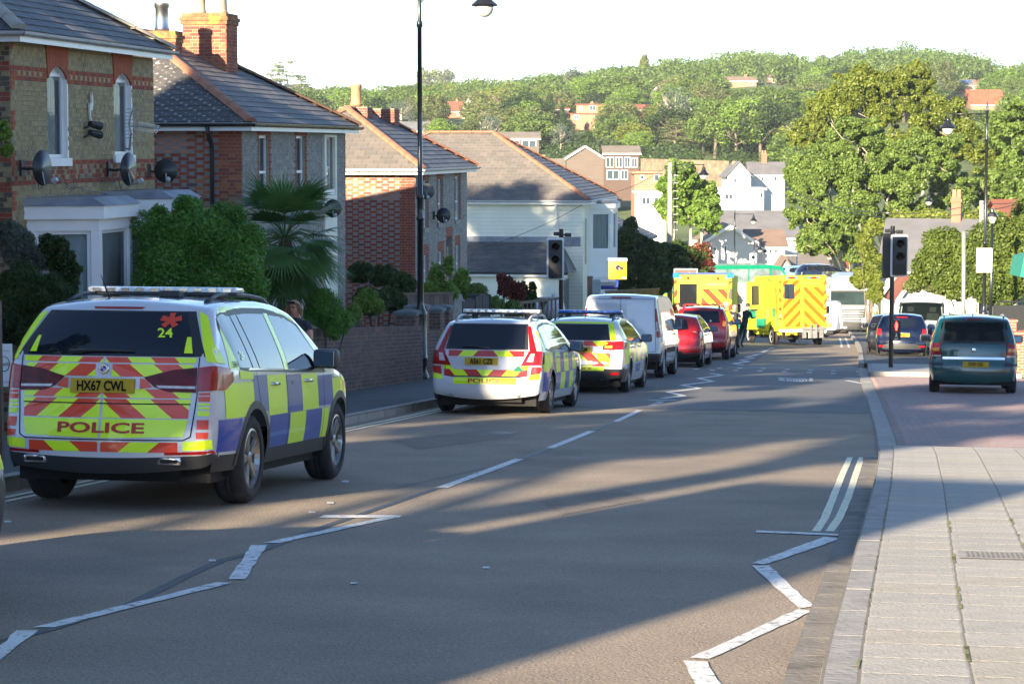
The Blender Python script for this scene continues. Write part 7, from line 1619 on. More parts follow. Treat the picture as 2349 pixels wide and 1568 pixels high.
# satellite dishes, aerial and lights on the first house fronts
m_dish = M('dish_black', (.03, .032, .034), .5, var=.2, coat=.2)
def dish(label, px, py, s_out, rad, az, tf=HT, mt=m_dish):
 s, z = on_plane(px, py, tf + s_out); o = hp(s, tf + s_out, z); r = thing('satellite_dish', o, az, label, 'satellite dish', 'satellite dishes on the house fronts'); b = B(); pr = [(rad * math.sin(t), -.10 * rad + .42 * rad * (1 - math.cos(t))) for t in [k * .16 for k in range(0, 9)]]
 b.lathe([(x * 1.0 / math.sin(1.28), -y) for x, y in pr] + [(rad * 1.03, -.26 * rad)][0:0], 28, axis='y'); b.obj('reflector', mt, r, smooth=True)
 b = B(); b.tube([(0, -.05, -.2 * rad), (0, -.35 * rad, -.95 * rad), (0, -.95 * rad, -.75 * rad)], .012, 6); b.obj('feed_arm', m_galv, r); b = B(); b.tube([(0, -.88 * rad, -.74 * rad), (0, -1.12 * rad, -.62 * rad)], [.05, .035], 8); b.obj('feed_horn', m_greyg, r)
 a = Vector((math.cos(az), math.sin(az))); inv = Matrix.Rotation(-az, 3, 'Z'); w_ = inv @ Vector((-DY * s_out, DX * s_out, 0)); b = B(); b.tube([(0, .05, 0), w_ * .6 + Vector((0, 0, -.02)), w_], .022, 6); b.box(-.05 + w_.x, .05 + w_.x, w_.y - .05, w_.y + .05, -.12, .12); b.obj('wall_bracket', m_dish, r); return r
dish('black dish on the left end of the yellow brick house, above the first bay', 90, 385, .3, .27, math.radians(70)); dish('black dish between the two bays of the yellow brick house', 288, 388, .32, .28, math.radians(72)); dish('black dish at the right corner of the yellow brick house', 379, 392, .32, .21, math.radians(22))
dish('black dish on the right end of the grey-fronted house above the palm', 762, 478, .3, .21, math.radians(25)); dish('black dish low on the front of the chequered house', 1016, 494, .3, .22, math.radians(25)); dish('dish just right of the lamp post on the chequered house', 978, 439, .3, .22, math.radians(15), mt=M('dish_grey', (.10, .11, .11), .4))
# tv aerial
s, z = on_plane(298, 290, HT + .6); o = hp(s, HT + .6, z); r = thing('tv_aerial', o, 0, 'grey television aerial in front of the right upstairs window of the yellow house', 'aerial'); b = B(); k = 39 / F
b.tube([(-16 * k, .3, -22 * k - .2), (-4 * k, .1, -22 * k - .22), (2 * k, 0, -18 * k)], .018, 6); b.tube([(4 * k, 0, -20 * k), (-2 * k, 0, 4 * k), (2 * k, 0, 22 * k), (6 * k, 0, 36 * k)], .014, 6); b.obj('mast', m_galv, r)
b = B()
for i in range(9): q = -26 + i * 8; b.tube([((-16 + i * 1.2) * k, -.02, q * k), ((14 + i * 1.2) * k, .05, (q + 2) * k)], .007, 5)
b.tube([(0, 0, 2 * k), (60 * k, .3, -4 * k)], .012, 5)
for i in range(9): b.tube([((12 + i * 6) * k, 0, (6 - i) * k), ((22 + i * 5) * k, .2, (10 - i) * k)], .006, 4); b.tube([((8 + i * 6) * k, 0, (-8 - i) * k), ((18 + i * 5) * k, .2, (-2 - i) * k)], .006, 4)
b.obj('elements', M('aerial_rods', (.5, .5, .5), .4, .8), r)
# broken white llama-shaped ornament and wall lamps
s, z = on_plane(207, 245, HT + .03); r = thing('wall_ornament', hp(s, HT + .03, z), ROT, 'white jagged ornament on the yellow brick wall between the windows', 'ornament'); k = 37 / F; kx = k * 2.9; b = B()
P = [(2, 33), (5, 20), (6, 5), (3, -8), (-3, -8), (-4, -22), (-1, -32), (-5, -33), (-8, -10), (-8, 5), (-6, 9), (0, 9), (-1, 24)]
b.prism([(x * kx * .62, 0, z_ * k) for x, z_ in P], (0, -.03, 0)); b.obj('figure', M('ornament_white', (.7, .68, .6), .6), r)
for py, lab in ((284, 'upper black spotlight under the white wall ornament'), (304, 'lower black spotlight under the white wall ornament')):
 s, z = on_plane(206, py, HT + .1); r = thing('spotlight', hp(s, HT + .1, z), ROT, lab, 'wall lamp'); b = B(); b.tube([(0, 0, 0), (.22, -.1, -.04)], [.05, .07], 10); b.obj('lamp_body', m_plast, r); b = B(); b.tube([(0, 0, -.03), (-.05, .08, -.08)], .015, 6); b.obj('lamp_arm', m_plast, r)
# overhead wires
def wire(label, A, Bp, sag, rr=.012, n=14):
 A, Bp = Vector(A), Vector(Bp); b = B(); m = (A + Bp) / 2; P = [A.lerp(Bp, i / n) - m - Vector((0, 0, sag * 4 * (i / n) * (1 - i / n))) for i in range(n + 1)]; b.tube(P, rr, 4); o = b.obj('overhead_cable', m_plast); o.location = m; tag(o, label, 'cable', 'overhead cables')
top1 = at(1537, 378, 104); wire('cable from the wooden pole to the eaves of the cream house', top1, at(1345, 452, 92), .3); wire('cable sloping across the flank of the cream house', at(1335, 470, 89.5), at(1072, 575, 88), .2)
top2 = at(2252, 465, 95); wire('upper cable crossing in front of the oak to the right-hand pole', at(1790, 425, 120), top2, .9, .02); wire('lower cable crossing in front of the oak', at(1790, 445, 120), at(2349, 465, 95), .9, .02); wire('cable running off to the right from the pole behind the lamp post', top2, at(2420, 440, 90), .2, .02)
b = B()
for _ in range(7):
 a = on_plane(rnd.uniform(70, 330), rnd.uniform(408, 428), HT + .15); c = on_plane(rnd.uniform(70, 330), rnd.uniform(395, 428), HT + .1); A, Bq = hp(a[0], HT + .12, a[1]), hp(c[0], HT + .1, c[1]); b.tube([A, A.lerp(Bq, .3) + Vector((0, 0, rnd.uniform(-.2, .1))), A.lerp(Bq, .7) + Vector((0, 0, rnd.uniform(-.2, .1))), Bq], .007, 4)
o = b.obj('loose_cables', m_plast, None); tag(o, 'tangle of loose aerial cables over the bays of the yellow house', 'cables', kind='stuff')
# ------------------------------------------------------------- buildings beyond
R_RED = M('roof_red', (.22, .075, .045), .85, var=.15, scale=.8); R_BR = M('roof_brown', (.20, .14, .11), .85, var=.15, scale=.8); R_GR = M('roof_grey', (.14, .14, .15), .8, var=.15, scale=.8); R_BUFF = M('roof_buff', (.19, .16, .13), .85, var=.12, scale=.8)
W_BR = brickmat('wall_brick_far', (.33, .15, .085), (.26, .115, .07), (.36, .27, .2), .35); W_RED = M('wall_redbrick', (.34, .13, .08), .85, var=.12, scale=1); W_WH = M('wall_white', (.56, .56, .55), .7, var=.05, scale=1); W_TIM = M('wall_timber', (.12, .095, .08), .85, var=.2, scale=.8, stretch=(.4, .4, 14)); W_DK = M('wall_dark', (.09, .06, .05), .9, var=.1)
BLD_PX = []
def bld(name, label, px0, px1, pe, pb, wall, roof, Y=None, depth=6, rise=None, rz=0.0, gable=False, wins=(), chim=(), eave=.35, group=None, flat=False, cat='house', barge=None, ridge_in=None):
 """px0..px1 front width, pe eaves row, pb base row; gable=True turns the gable to us"""
 g_ = G((px0 + px1) / 2, pb) if Y is None else at((px0 + px1) / 2, pb, Y); Y = g_.y; k = Y / F; W_ = (px1 - px0) * k; z0 = g_.z; H = at((px0 + px1) / 2, pe, Y).z - z0; rise = (rise if rise is not None else 14) * k
 BLD_PX.append((px0, px1, pe - rise / k, pb))
 r = thing(name, (g_.x, g_.y, z0), rz, label, cat, group); w = W_ / 2; b = B(); lo = -3
 if gable: b.prism([(-w, 0, lo), (w, 0, lo), (w, 0, H), (0, 0, H + rise), (-w, 0, H)], (0, depth, 0))
 else:
  b.box(-w, w, 0, depth, lo, H); b.add([(-w, 0, H), (-w, depth, H), (-w, depth / 2, H + rise)], [(0, 1, 2)]); b.add([(w, 0, H), (w, depth, H), (w, depth / 2, H + rise)], [(2, 1, 0)])
 b.obj('wall', wall, r); b = B(); e = eave; t = .12
 if flat: b.box(-w - e, w + e, -e, depth + e, H, H + max(.3, rise))
 elif gable:
  sl = rise / w
  for sg in (-1, 1): b.prism([(0, -e, H + rise + .02), (sg * (w + e), -e, H - sl * e + .02), (sg * (w + e), depth + e, H - sl * e + .02), (0, depth + e, H + rise + .02)], (0, 0, t))
  if barge:
   bb = B()
   for sg in (-1, 1): bb.prism([(0, -e - .03, H + rise - .15), (sg * (w + e), -e - .03, H - sl * e - .2), (sg * (w + e), -e - .03, H - sl * e + .12), (0, -e - .03, H + rise + .16)], (0, -.04, 0))
   bb.obj('bargeboard', barge, r)
 else:
  ri = (ridge_in or 0) * k; d2 = depth / 2; sl = rise / d2; A, Bq = (-w - e + ri, d2, H + rise + .02), (w + e - ri, d2, H + rise + .02); C_ = [(-w - e, -e, H - sl * e + .02), (w + e, -e, H - sl * e + .02), (w + e, depth + e, H - sl * e + .02), (-w - e, depth + e, H - sl * e + .02)]
  up = (0, 0, t)
  b.prism([C_[0], C_[1], Bq, A], up); b.prism([C_[2], C_[3], A, Bq], up)
  if ri: b.prism([C_[1], C_[2], Bq], up); b.prism([C_[3], C_[0], A], up)
  bb = B(); bb.box(-w - e, w + e, -e - .06, -e - .01, H - sl * e - .12, H - sl * e + .1); bb.obj('gutter', m_wpaint, r)
 b.obj('roof', roof, r)
 X = Fr((-w, -.0, 0), (1, 0, 0), (0, 0, 1), (0, -1, 0))
 for u0, u1, v0, v1 in wins:
  f2 = lambda a, mn: (a - mn) * k
  u_0, u_1, v_0, v_1 = (u0 - px0) * k, (u1 - px0) * k, at(px0, v1, Y).z - z0, at(px0, v0, Y).z - z0
  window(r, Fr((-w, -.14, 0), (1, 0, 0), (0, 0, 1), (0, -1, 0)), u_0, u_1, v_0, v_1, far=True, sash=False, mull=1 if u_1 - u_0 > 1 else 0, sill=None)
 for cx, ct, cw in chim:
  x = (cx - (px0 + px1) / 2) * k; zt_ = at(cx, ct, Y).z - z0; c_ = B(); hw_ = cw * k / 2; c_.box(x - hw_, x + hw_, depth / 2 - .4, depth / 2 + .4, H, zt_ - .3); c_.box(x - hw_ - .06, x + hw_ + .06, depth / 2 - .46, depth / 2 + .46, zt_ - .6, zt_ - .45); co = c_.obj('chimney', W_RED, r)
  for q in (-.5, .5): c_ = B(); c_.lathe([(.13, zt_ - .3), (.11, zt_ + .1), (0, zt_ + .1)], 8, (x + q * hw_, depth / 2, 0)); c_.obj('chimney_pot', m_pott, co)
 return r
bld('brick_gabled_house', 'three-storey orange brick house with white windows in the middle of the hill', 1309, 1400, 262, 302, W_BR, R_RED, rise=0.1, depth=9, flat=True, wins=[(1318, 1328, 256 + 8, 264 + 10), (1363, 1378, 266, 276), (1384, 1394, 266, 276), (1363, 1378, 291, 300)], rz=-.05)
p = at(1352, 262, G(1354, 302).y); Yh = G(1354, 302).y
bld('brick_upper_storey', 'flat-topped top storey of the orange brick house on the hill', 1322, 1392, 241, 262, W_BR, R_RED, Y=Yh + 1.5, depth=7, rise=2, flat=True, wins=[(1330, 1336, 244, 254), (1352, 1367, 242, 254), (1384, 1390, 244, 254)], chim=[(1357, 233, 7)], rz=-.05)
bld('red_roofed_hall', 'long dark building with a red roof left of the orange brick house', 1244, 1304, 250, 280, W_DK, R_RED, rise=28, depth=10)
bld('timber_house', 'brown timber-clad house with balcony and glazed front below the orange brick house', 1300, 1385, 362, 430, W_TIM, R_BUFF, rise=26, gable=True, depth=14, Y=395, rz=.0, barge=m_wpaint)
bld('glazed_wing', 'glazed balcony front of the brown timber-clad house', 1386, 1466, 352, 420, W_DK, R_BUFF, rise=16, depth=9, Y=394, wins=[(1390, 1408, 360, 384), (1412, 1428, 360, 384), (1432, 1446, 360, 384), (1448, 1462, 362, 384), (1392, 1420, 390, 412), (1424, 1440, 390, 412)])
bld('flat_roofed_house', 'timber house with pale low roof and wide windows above the cream house roof', 1095, 1236, 318, 360, W_TIM, R_BUFF, rise=14, depth=8, Y=410, wins=[(1165, 1192, 322, 342), (1197, 1230, 322, 342)])
bld('outbuilding', 'small pale-roofed outbuilding right of the low-roofed timber house', 1182, 1228, 352, 372, W_TIM, R_BUFF, rise=14, depth=6, Y=380); bld('outbuilding', 'small grey-roofed outbuilding left of the brown timber-clad house', 1238, 1292, 384, 412, W_TIM, R_BUFF, rise=18, depth=6, Y=370)
bld('low_brick_building', 'low orange brick building right of the big chimney stack', 1455, 1520, 398, 445, W_BR, W_BR, rise=2, flat=True, Y=300, wins=[(1468, 1478, 402, 412), (1500, 1512, 400, 416)], depth=8, cat='building'); bld('white_conservatory', 'white flat-roofed extension below the low brick building', 1462, 1528, 444, 500, W_WH, W_WH, rise=2, flat=True, Y=285, wins=[(1472, 1492, 452, 470), (1500, 1520, 452, 470)], depth=6, cat='building')
# stone retaining wall: courses of blocks
r = thing('retaining_wall', (0, 0, 0), 0, 'long buff stone retaining wall below the hillside trees', 'wall'); a, c = at(1470, 395, 390), at(1672, 402, 372); r.location = a; d = c - a; b = B(); n = 46; SW = [M('stone_%d' % i, q, .9, var=.2, scale=.8) for i, q in enumerate(((.19, .145, .095), (.16, .125, .085), (.22, .17, .12)))]
for i in range(n):
 for q in range(5): t0, t1 = i / n, (i + .93) / n; z0 = q * .55; p0, p1 = d * t0, d * t1; z = -.4 + z0; b.add([(p0.x, p0.y, p0.z + z), (p1.x, p1.y, p1.z + z), (p1.x, p1.y, p1.z + z + .5), (p0.x, p0.y, p0.z + z + .5), (p0.x, p0.y + .5, p0.z + z + .5), (p1.x, p1.y + .5, p1.z + z + .5)], [(0, 1, 2, 3), (3, 2, 5, 4)], rnd.randrange(3))
stuffpart(b.obj('stone_blocks', SW, r)); b = B(); b.prism([(0, .04, -4), (d.x, d.y + .04, d.z - 4), (d.x, d.y + .04, d.z + 2.3), (0, .04, 2.3)], (0, 1, 0)); b.obj('core', SW[1], r)
bld('white_cottage', 'white cottage with slate roof and red stack beside the big tree', 1722, 1800, 400, 440, W_WH, R_GR, rise=26, depth=7, Y=330, chim=[(1758, 347, 12)], wins=[(1745, 1752, 405, 416), (1775, 1783, 405, 416)]); bld('white_cottage', 'narrow white gable-fronted cottage left of the red stack', 1668, 1722, 402, 445, W_WH, R_GR, rise=30, depth=9, Y=322, gable=True, wins=[(1682, 1690, 408, 420)], chim=[(1690, 372, 7)])
bld('pale_blue_house', 'pale blue flat-roofed house with a dark square window below the white cottages', 1645, 1752, 436, 490, M('wall_paleblue', (.36, .42, .50), .7, var=.12, scale=.5), W_WH, rise=2, flat=True, Y=300, depth=7, wins=[(1662, 1681, 444, 458), (1728, 1734, 440, 456), (1742, 1750, 440, 456)])
bld('grey_slate_building', 'wide grey slate roofed building behind the white weatherboarded one', 1640, 1830, 545, 600, W_WH, R_GR, rise=56, depth=12, Y=245, cat='building')
bld('white_gabled_building', 'white weatherboarded building with brown tiled roof behind the bus', 1612, 1735, 556, 625, W_WH, R_BR, rise=38, gable=True, depth=10, Y=222, barge=m_wpaint, wins=[(1628, 1644, 566, 586), (1660, 1668, 562, 580)], cat='building', eave=.2)
bld('white_gabled_building', 'white wing with a row of windows and brown tiled roof right of the gable', 1722, 1800, 566, 612, W_WH, R_BR, rise=34, depth=8, Y=224, wins=[(1748, 1760, 566, 582), (1763, 1772, 566, 582), (1775, 1784, 566, 582)], cat='building')
r = thing('balcony', at(1809, 600, 215), 0, 'dark slatted timber balcony right of the white building', 'balcony'); b = B(); k = 215 / F
for i in range(12): b = B(); b.box((-18 + i * 3) * k, (-16.4 + i * 3) * k, 0, .05, -12 * k, 14 * k); b.obj('slat', W_TIM, r)
b = B(); b.box(-19 * k, 19 * k, -.05, .1, 13 * k, 15 * k); b.box(-19 * k, 19 * k, -.05, 2, -14 * k, -12 * k); b.box(-2 * k, 1 * k, 0, .2, -40 * k, -13 * k); b.box(12 * k, 15 * k, 0, .2, -40 * k, -13 * k); b.obj('frame', M('balcony_posts', (.5, .42, .28), .8), r)
bld('timber_framed_porch', 'small black and white gabled porch beside the balcony', 1788, 1812, 608, 625, M('porch_white', (.6, .56, .5), .8), R_BR, rise=18, gable=True, depth=3, Y=212, barge=W_TIM, cat='porch')
r = thing('pub_sign', at(1728, 590, 205), 0, 'pale blue hanging sign on the white building', 'sign'); b = B(); k = 205 / F; b.box(-8 * k, 8 * k, 0, .06, -10 * k, 9 * k); b.obj('frame', m_wpaint, r); b = B(); b.box(-6 * k, 6 * k, -.02, -.005, -8 * k, 7 * k); b.obj('panel', M('sign_blue', (.35, .55, .68), .6), r); b = B(); b.lathe([(2.5 * k, -.03), (4 * k, -.03)], 14, axis='y'); b.obj('ring', m_white, r)
# upper hill
for i, a in enumerate(((1660, 1735, 186, 204, 'brown-roofed house high on the hill, left of two', 10, R_BR, W_BR, False), (1765, 1835, 180, 196, 'brown-roofed house high on the hill, right of two', 11, R_BR, W_BR, False), (1466, 1492, 208, 222, 'small white gable below the golden conifer', 10, R_BR, W_WH, True), (1496, 1527, 210, 226, 'small brick gable right of the small white one', 14, R_RED, W_BR, True), (1436, 1492, 252, 272, 'red-roofed house above the purple tree', 12, R_RED, W_RED, False), (1392, 1420, 212, 222, 'low red roof beside the blue-grey cedar', 6, R_RED, W_RED, False),
        (735, 775, 236, 252, 'brown-roofed house with white chimneys left on the hill', 17, R_BR, W_WH, False), (889, 917, 216, 228, 'small brown house high on the hill left of the tall lamp post', 10, R_BR, W_BR, False), (1014, 1062, 255, 276, 'red-roofed house with chimneys left of the white gable', 22, R_RED, W_RED, False), (1060, 1090, 252, 278, 'white gable of the red-roofed house', 26, R_RED, W_WH, True), (912, 985, 300, 330, 'grey-roofed brick house behind the chequered house', 20, R_GR, W_BR, False),
        (2165, 2240, 196, 214, 'brown-roofed house with solar panels at the top right', 13, R_BR, W_BR, False), (2240, 2268, 198, 216, 'brick gable right of the solar panels', 16, R_RED, W_BR, True))):
 x0, x1, pe, pb, lab, ri, rm_, wm_, gb = a; k = 1; rr = bld('hill_house', lab, x0, x1, pe, pb, wm_, rm_, rise=ri, gable=gb, depth=8, barge=m_wpaint if gb else None, wins=[(x0 + 6, x0 + 12, pe + 4, pe + 10), (x1 - 14, x1 - 8, pe + 4, pe + 10)] if not gb else [((x0 + x1) / 2 - 3, (x0 + x1) / 2 + 3, pe + 1, pe + 8)], chim=[(x0 + (x1 - x0) * .7, pe - ri - 6, 5)] if i in (6, 8, 10, 0) else ())
 if i == 11:
  H_ = 0; b = B(); Yq = rr.location.y; kk = Yq / F
  for u in range(4): b = B(); P = [Vector(((-6 + u * 9) * kk, 1.0, 0)), Vector(((2 + u * 9) * kk, 1.0, 0)), Vector(((2 + u * 9) * kk, 3.4, 0)), Vector(((-6 + u * 9) * kk, 3.4, 0))]; hh_ = at(2200, pe, Yq).z - rr.location.z; [setattr(q, 'z', hh_ + .22 + q.y / 4 * ri * kk) for q in P]; b.prism(P, (0, 0, .06)); b.obj('solar_panel', M('solar', (.06, .12, .25), .15, var=0, coat=1), rr)
rb = bld('rusty_barn', 'barn with rusty red corrugated roof at the top right', 2228, 2305, 240, 256, W_BR, M('rust_roof', (.42, .10, .05), .7, var=.25, scale=.6, dirt=((.6, .45, .38), .5, .66)), rise=34, depth=14, cat='barn')
# right-hand white house with slate roof
rh = bld('white_slate_roofed_house', 'white rendered house with dark slate roof and tall brick stack behind the right traffic light', 2022, 2250, 622, 700, W_WH, R_GR, rise=108, depth=11, Y=128, rz=-.25, chim=[(2176, 443, 22)], eave=.3, ridge_in=0)
bld('porch', 'small red-roofed gable porch of the white slate-roofed house', 2066, 2118, 672, 700, W_WH, R_RED, rise=36, depth=3, Y=118, gable=True, cat='porch', barge=m_wpaint)
bld('red_roofed_house', 'red tiled roof just visible at the right edge above the hedge', 2312, 2400, 510, 560, W_BR, R_RED, rise=45, depth=8, Y=150)
# low brick wall, shelter and green canopy at the right edge
k = 58 / F
p = at(2310, 790, 60); r = thing('brick_wall', (p.x, p.y, gz(p.x, p.y)), .2, 'bright red brick wall at the right edge behind the teal car', 'wall');
for x0, x1, z1_ in ((-.55, .25, 1.75), (-.35, .9, 1.45)): b = B(); b.box(x0, x1, 0 if x0 < -.5 else -.3, .3 if x0 < -.5 else -.05, 0, z1_ - .35); b.box(x0 - .03, x1 + .03, -.33 if x0 > -.5 else -.03, .33, z1_ - .35, z1_ - .29); b.obj('brickwork', brickmat('garden_red', (.5, .13, .07), (.42, .10, .06), (.5, .4, .3)), r)
p = at(2320, 740, 66); r = thing('shelter', (p.x, p.y, gz(p.x, p.y)), .1, 'dark curved-top shelter behind the red brick wall', 'shelter'); z_ = at(2320, 690, 66).z - p.z; z_ = at(2320, 692, 66).z - gz(p.x, p.y); b = B(); b.tube([(-.55, 0, 0), (-.55, 0, z_ - .15), (-.35, 0, z_), (.5, 0, z_), (.55, 0, z_ - .1), (.55, 0, 0)], .03, 6); b.box(-.5, .5, 0, .02, .6, z_ - .1); b.obj('frame', m_plast, r)
p = at(2346, 625, 70); r = thing('canopy', (p.x, p.y, gz(p.x, p.y)), 0, 'green canopy edge at the right border', 'canopy'); k = 70 / F; z_ = at(2346, 625, 70).z - gz(p.x, p.y); b = B(); b.prism([(-6 * k, 0, z_ - 10 * k), (40 * k, 0, z_ - 14 * k), (40 * k, 0, z_ + 45 * k), (2 * k, 0, z_ + 35 * k)], (0, 1.5, 0)); b.obj('fabric', M('canopy_green', (.02, .2, .16), .8), r); b = B(); b.tube([(20 * k, .7, 0), (20 * k, .7, z_)], .03, 6); b.obj('pole', m_greyg, r)
# ------------------------------------------------------------- foliage
def leafmesh(name, blobs, n, L, W_, mat, seed=1, shell=(.72, 1.05), droop=0.0, out=.6, curl=0.0):
 g = np.random.default_rng(seed); bl = np.array(blobs, float); ar = (bl[:, 3] * bl[:, 4] + bl[:, 3] * bl[:, 5] + bl[:, 4] * bl[:, 5]); ar /= ar.sum()
 k = g.choice(len(bl), n, p=ar); d = g.normal(size=(n, 3)); d /= np.linalg.norm(d, axis=1)[:, None]; r = g.uniform(*shell, n)[:, None]
 p = bl[k, :3] + d * bl[k, 3:6] * r; nrm = d * out + g.normal(size=(n, 3)) * .55; nrm[:, 2] += .25; nrm /= np.linalg.norm(nrm, axis=1)[:, None]
 t = np.cross(nrm, g.normal(size=(n, 3))); t[:, 2] -= droop; t /= np.linalg.norm(t, axis=1)[:, None] + 1e-9; s = np.cross(nrm, t); s /= np.linalg.norm(s, axis=1)[:, None] + 1e-9
 l = (L * g.uniform(.65, 1.25, n))[:, None]; w = (W_ * g.uniform(.7, 1.2, n))[:, None]
 v = np.stack([p - t * l / 2, p + s * w / 2 + nrm * l * .08, p + t * l / 2, p - s * w / 2 + nrm * l * .08], 1).reshape(-1, 3)
 me = bpy.data.meshes.new(name); me.vertices.add(4 * n); me.vertices.foreach_set('co', v.ravel()); me.loops.add(4 * n); me.loops.foreach_set('vertex_index', np.arange(4 * n, dtype=np.int32)); me.polygons.add(n)
 me.polygons.foreach_set('loop_start', np.arange(0, 4 * n, 4, dtype=np.int32)); me.polygons.foreach_set('loop_total', np.full(n, 4, np.int32)); me.update(calc_edges=True)
 a = me.attributes.new('tone', 'FLOAT', 'POINT'); bt = g.uniform(0, .45, len(bl))[k]; a.data.foreach_set('value', np.repeat(np.clip(bt + g.uniform(0, .75, n), 0, 1), 4)); me.materials.append(mat); return me
def clumps(c, R, n, rr, seed, flat=1.0, low=-.5):
 g = random.Random(seed); out = []
 while len(out) < n:
  d = Vector((g.gauss(0, 1), g.gauss(0, 1), g.gauss(0, 1))).normalized()
  if d.z < low: continue
  q = g.uniform(.55, .92); s = g.uniform(.7, 1.25) * rr; out.append((c[0] + d.x * R[0] * q, c[1] + d.y * R[1] * q, c[2] + d.z * R[2] * q, s, s, s * flat))
 return out
m_bark = M('bark', (.16, .13, .10), .9, var=.3, scale=5, bump=.6); m_barkp = M('pale_bark', (.38, .34, .27), .9, var=.25, scale=4, bump=.5)
LF = dict(mid=leafmat('leaf_mid', (0.0557, 0.106, 0.0201), (0.178, 0.261, 0.0557)), dark=leafmat('leaf_dark', (0.0163, 0.0409, 0.0104), (0.0632, 0.108, 0.026)), lime=leafmat('leaf_lime', (0.0825, 0.12, 0.015), (0.226, 0.27, 0.045)), olive=leafmat('leaf_olive', (0.0662, 0.0938, 0.0276), (0.21, 0.243, 0.0773)), blue=leafmat('leaf_bluegrey', (0.0558, 0.0806, 0.0682), (0.149, 0.192, 0.174)),
    red=leafmat('leaf_red', (.08, .02, .015), (.24, .06, .04)), grey=leafmat('leaf_grey', (.07, .10, .075), (.17, .21, .16)), laurel=leafmat('leaf_laurel', (0.051, 0.153, 0.017), (0.17, 0.374, 0.051), .25, .35), palm=leafmat('leaf_palm', (0.0648, 0.151, 0.0324), (0.259, 0.41, 0.108), .25, .4), fresh=leafmat('leaf_fresh', (0.0655, 0.142, 0.0163), (0.218, 0.338, 0.0546)))
def limbs(seed, H, R, z0=.25, n=9, r0=.03):
 g = random.Random(seed); b = B(); b.tube([(0, 0, -.3), (g.uniform(-.02, .02) * H, 0, H * .3), (g.uniform(-.04, .04) * H, g.uniform(-.03, .03) * H, H * .62), (0, 0, H * .85)], [r0 * H, r0 * .75 * H, r0 * .4 * H, r0 * .1 * H], 9)
 for i in range(n):
  a = g.uniform(0, 6.28); z = H * g.uniform(z0, .6); e = Vector((math.cos(a) * R * g.uniform(.5, .95), math.sin(a) * R * g.uniform(.5, .95), z + H * g.uniform(.1, .32))); m = Vector((e.x * .45 + g.uniform(-.3, .3), e.y * .45 + g.uniform(-.3, .3), z + (e.z - z) * .35)); b.tube([(0, 0, z), m, e], [r0 * .42 * H, r0 * .28 * H, r0 * .06 * H], 6)
  for _ in range(2): e2 = m.lerp(e, .5) + Vector((g.uniform(-1, 1), g.uniform(-1, 1), g.uniform(.3, 1))) * R * .35; b.tube([m.lerp(e, .4), e2], [r0 * .2 * H, r0 * .04 * H], 5)
 return b
TP = {}
def proto(kind):
 if kind in TP: return TP[kind]
 H = 10.0; sd_ = sum(map(ord, kind)); fam = kind.rstrip('0123456789')
 if fam in ('mid', 'dark', 'lime', 'olive', 'fresh', 'red'):
  R = 4.2 if fam != 'red' else 3.4; bl = clumps((0, 0, 5.6), (R, R * .92, 4.2), 26, 1.35, sd_, .85, -.7) + clumps((0, 0, 5.9), (R * 1.06, R, 4.3), 44, .72, sd_ + 1, .9, -.6); cm = leafmesh('crown', bl, 6500, .46, .29, LF[fam], sd_, (.55, 1.12)); tb = limbs(sd_, H, R, n=7)
 elif fam == 'cedar': bl = []; g = random.Random(5);
 if fam in ('cedar', 'blue'):
  g = random.Random(sd_); bl = []
  for i in range(13):
   z = 1.8 + i * .63; rr = 4.6 * (1 - (i / 14) ** 1.6) + .3
   for k in range(6): a = g.uniform(0, 6.28); q = g.uniform(.3, .8); bl.append((math.cos(a) * rr * q, math.sin(a) * rr * q, z + g.uniform(-.15, .15), rr * .34, rr * .34, .17))
  cm = leafmesh('crown', bl, 4200, .5, .2, LF['olive' if fam == 'cedar' else 'blue'], sd_, (.3, 1.05)); tb = limbs(sd_, H, 3.5, n=12)
 elif fam == 'cone':
  bl = []; g = random.Random(sd_)
  for i in range(60): z = g.uniform(.6, 9.6); rr = 2.6 * (1 - z / 10) + .15; a = g.uniform(0, 6.28); bl.append((math.cos(a) * rr * .8, math.sin(a) * rr * .8, z, .75, .75, .9 if z < 9 else .6))
  cm = leafmesh('crown', bl, 3600, .5, .26, LF['lime' if kind == 'cone1' else 'dark'], sd_, (.6, 1.05), .4); tb = B(); tb.tube([(0, 0, -.3), (0, 0, 8)], [.25, .05], 8)
 elif fam == 'bare':
  bl = clumps((0, 0, 5.5), (3, 3, 4.3), 40, .8, sd_, 1, -.7); cm = leafmesh('crown', bl, 1300, .4, .26, LF['grey'], sd_); tb = limbs(sd_, H, 3.2, n=16)
 TP[kind] = (cm, tb.mesh('trunk', m_barkp if fam in ('bare', 'olive', 'lime') else m_bark, True)); return TP[kind]
def tree(kind, x, y, z, H, wd=1.0, label='', group=None, name=None):
 cm, tm = proto(kind); r = thing(name or {'cedar': 'cedar_tree', 'blue': 'cedar_tree', 'cone': 'conifer_tree'}.get(kind.rstrip('0123456789'), 'tree'), (x, y, z), rnd.uniform(0, 6.28), label, 'tree', group); r.scale = (H / 10 * wd, H / 10 * wd, H / 10); link('crown', cm, r); link('trunk', tm, r); return r
def treepx(kind, px, pyb, pyt, label, wd=1.0, Y=None, group=None):
 if Y: p = at(px, pyb, Y); z = gz(p.x, p.y) - .3
 else: p = G(px, pyb); z = p.z - .3
 return tree(kind, p.x, p.y, z, at(px, pyt, p.y).z - z, wd, label, group)
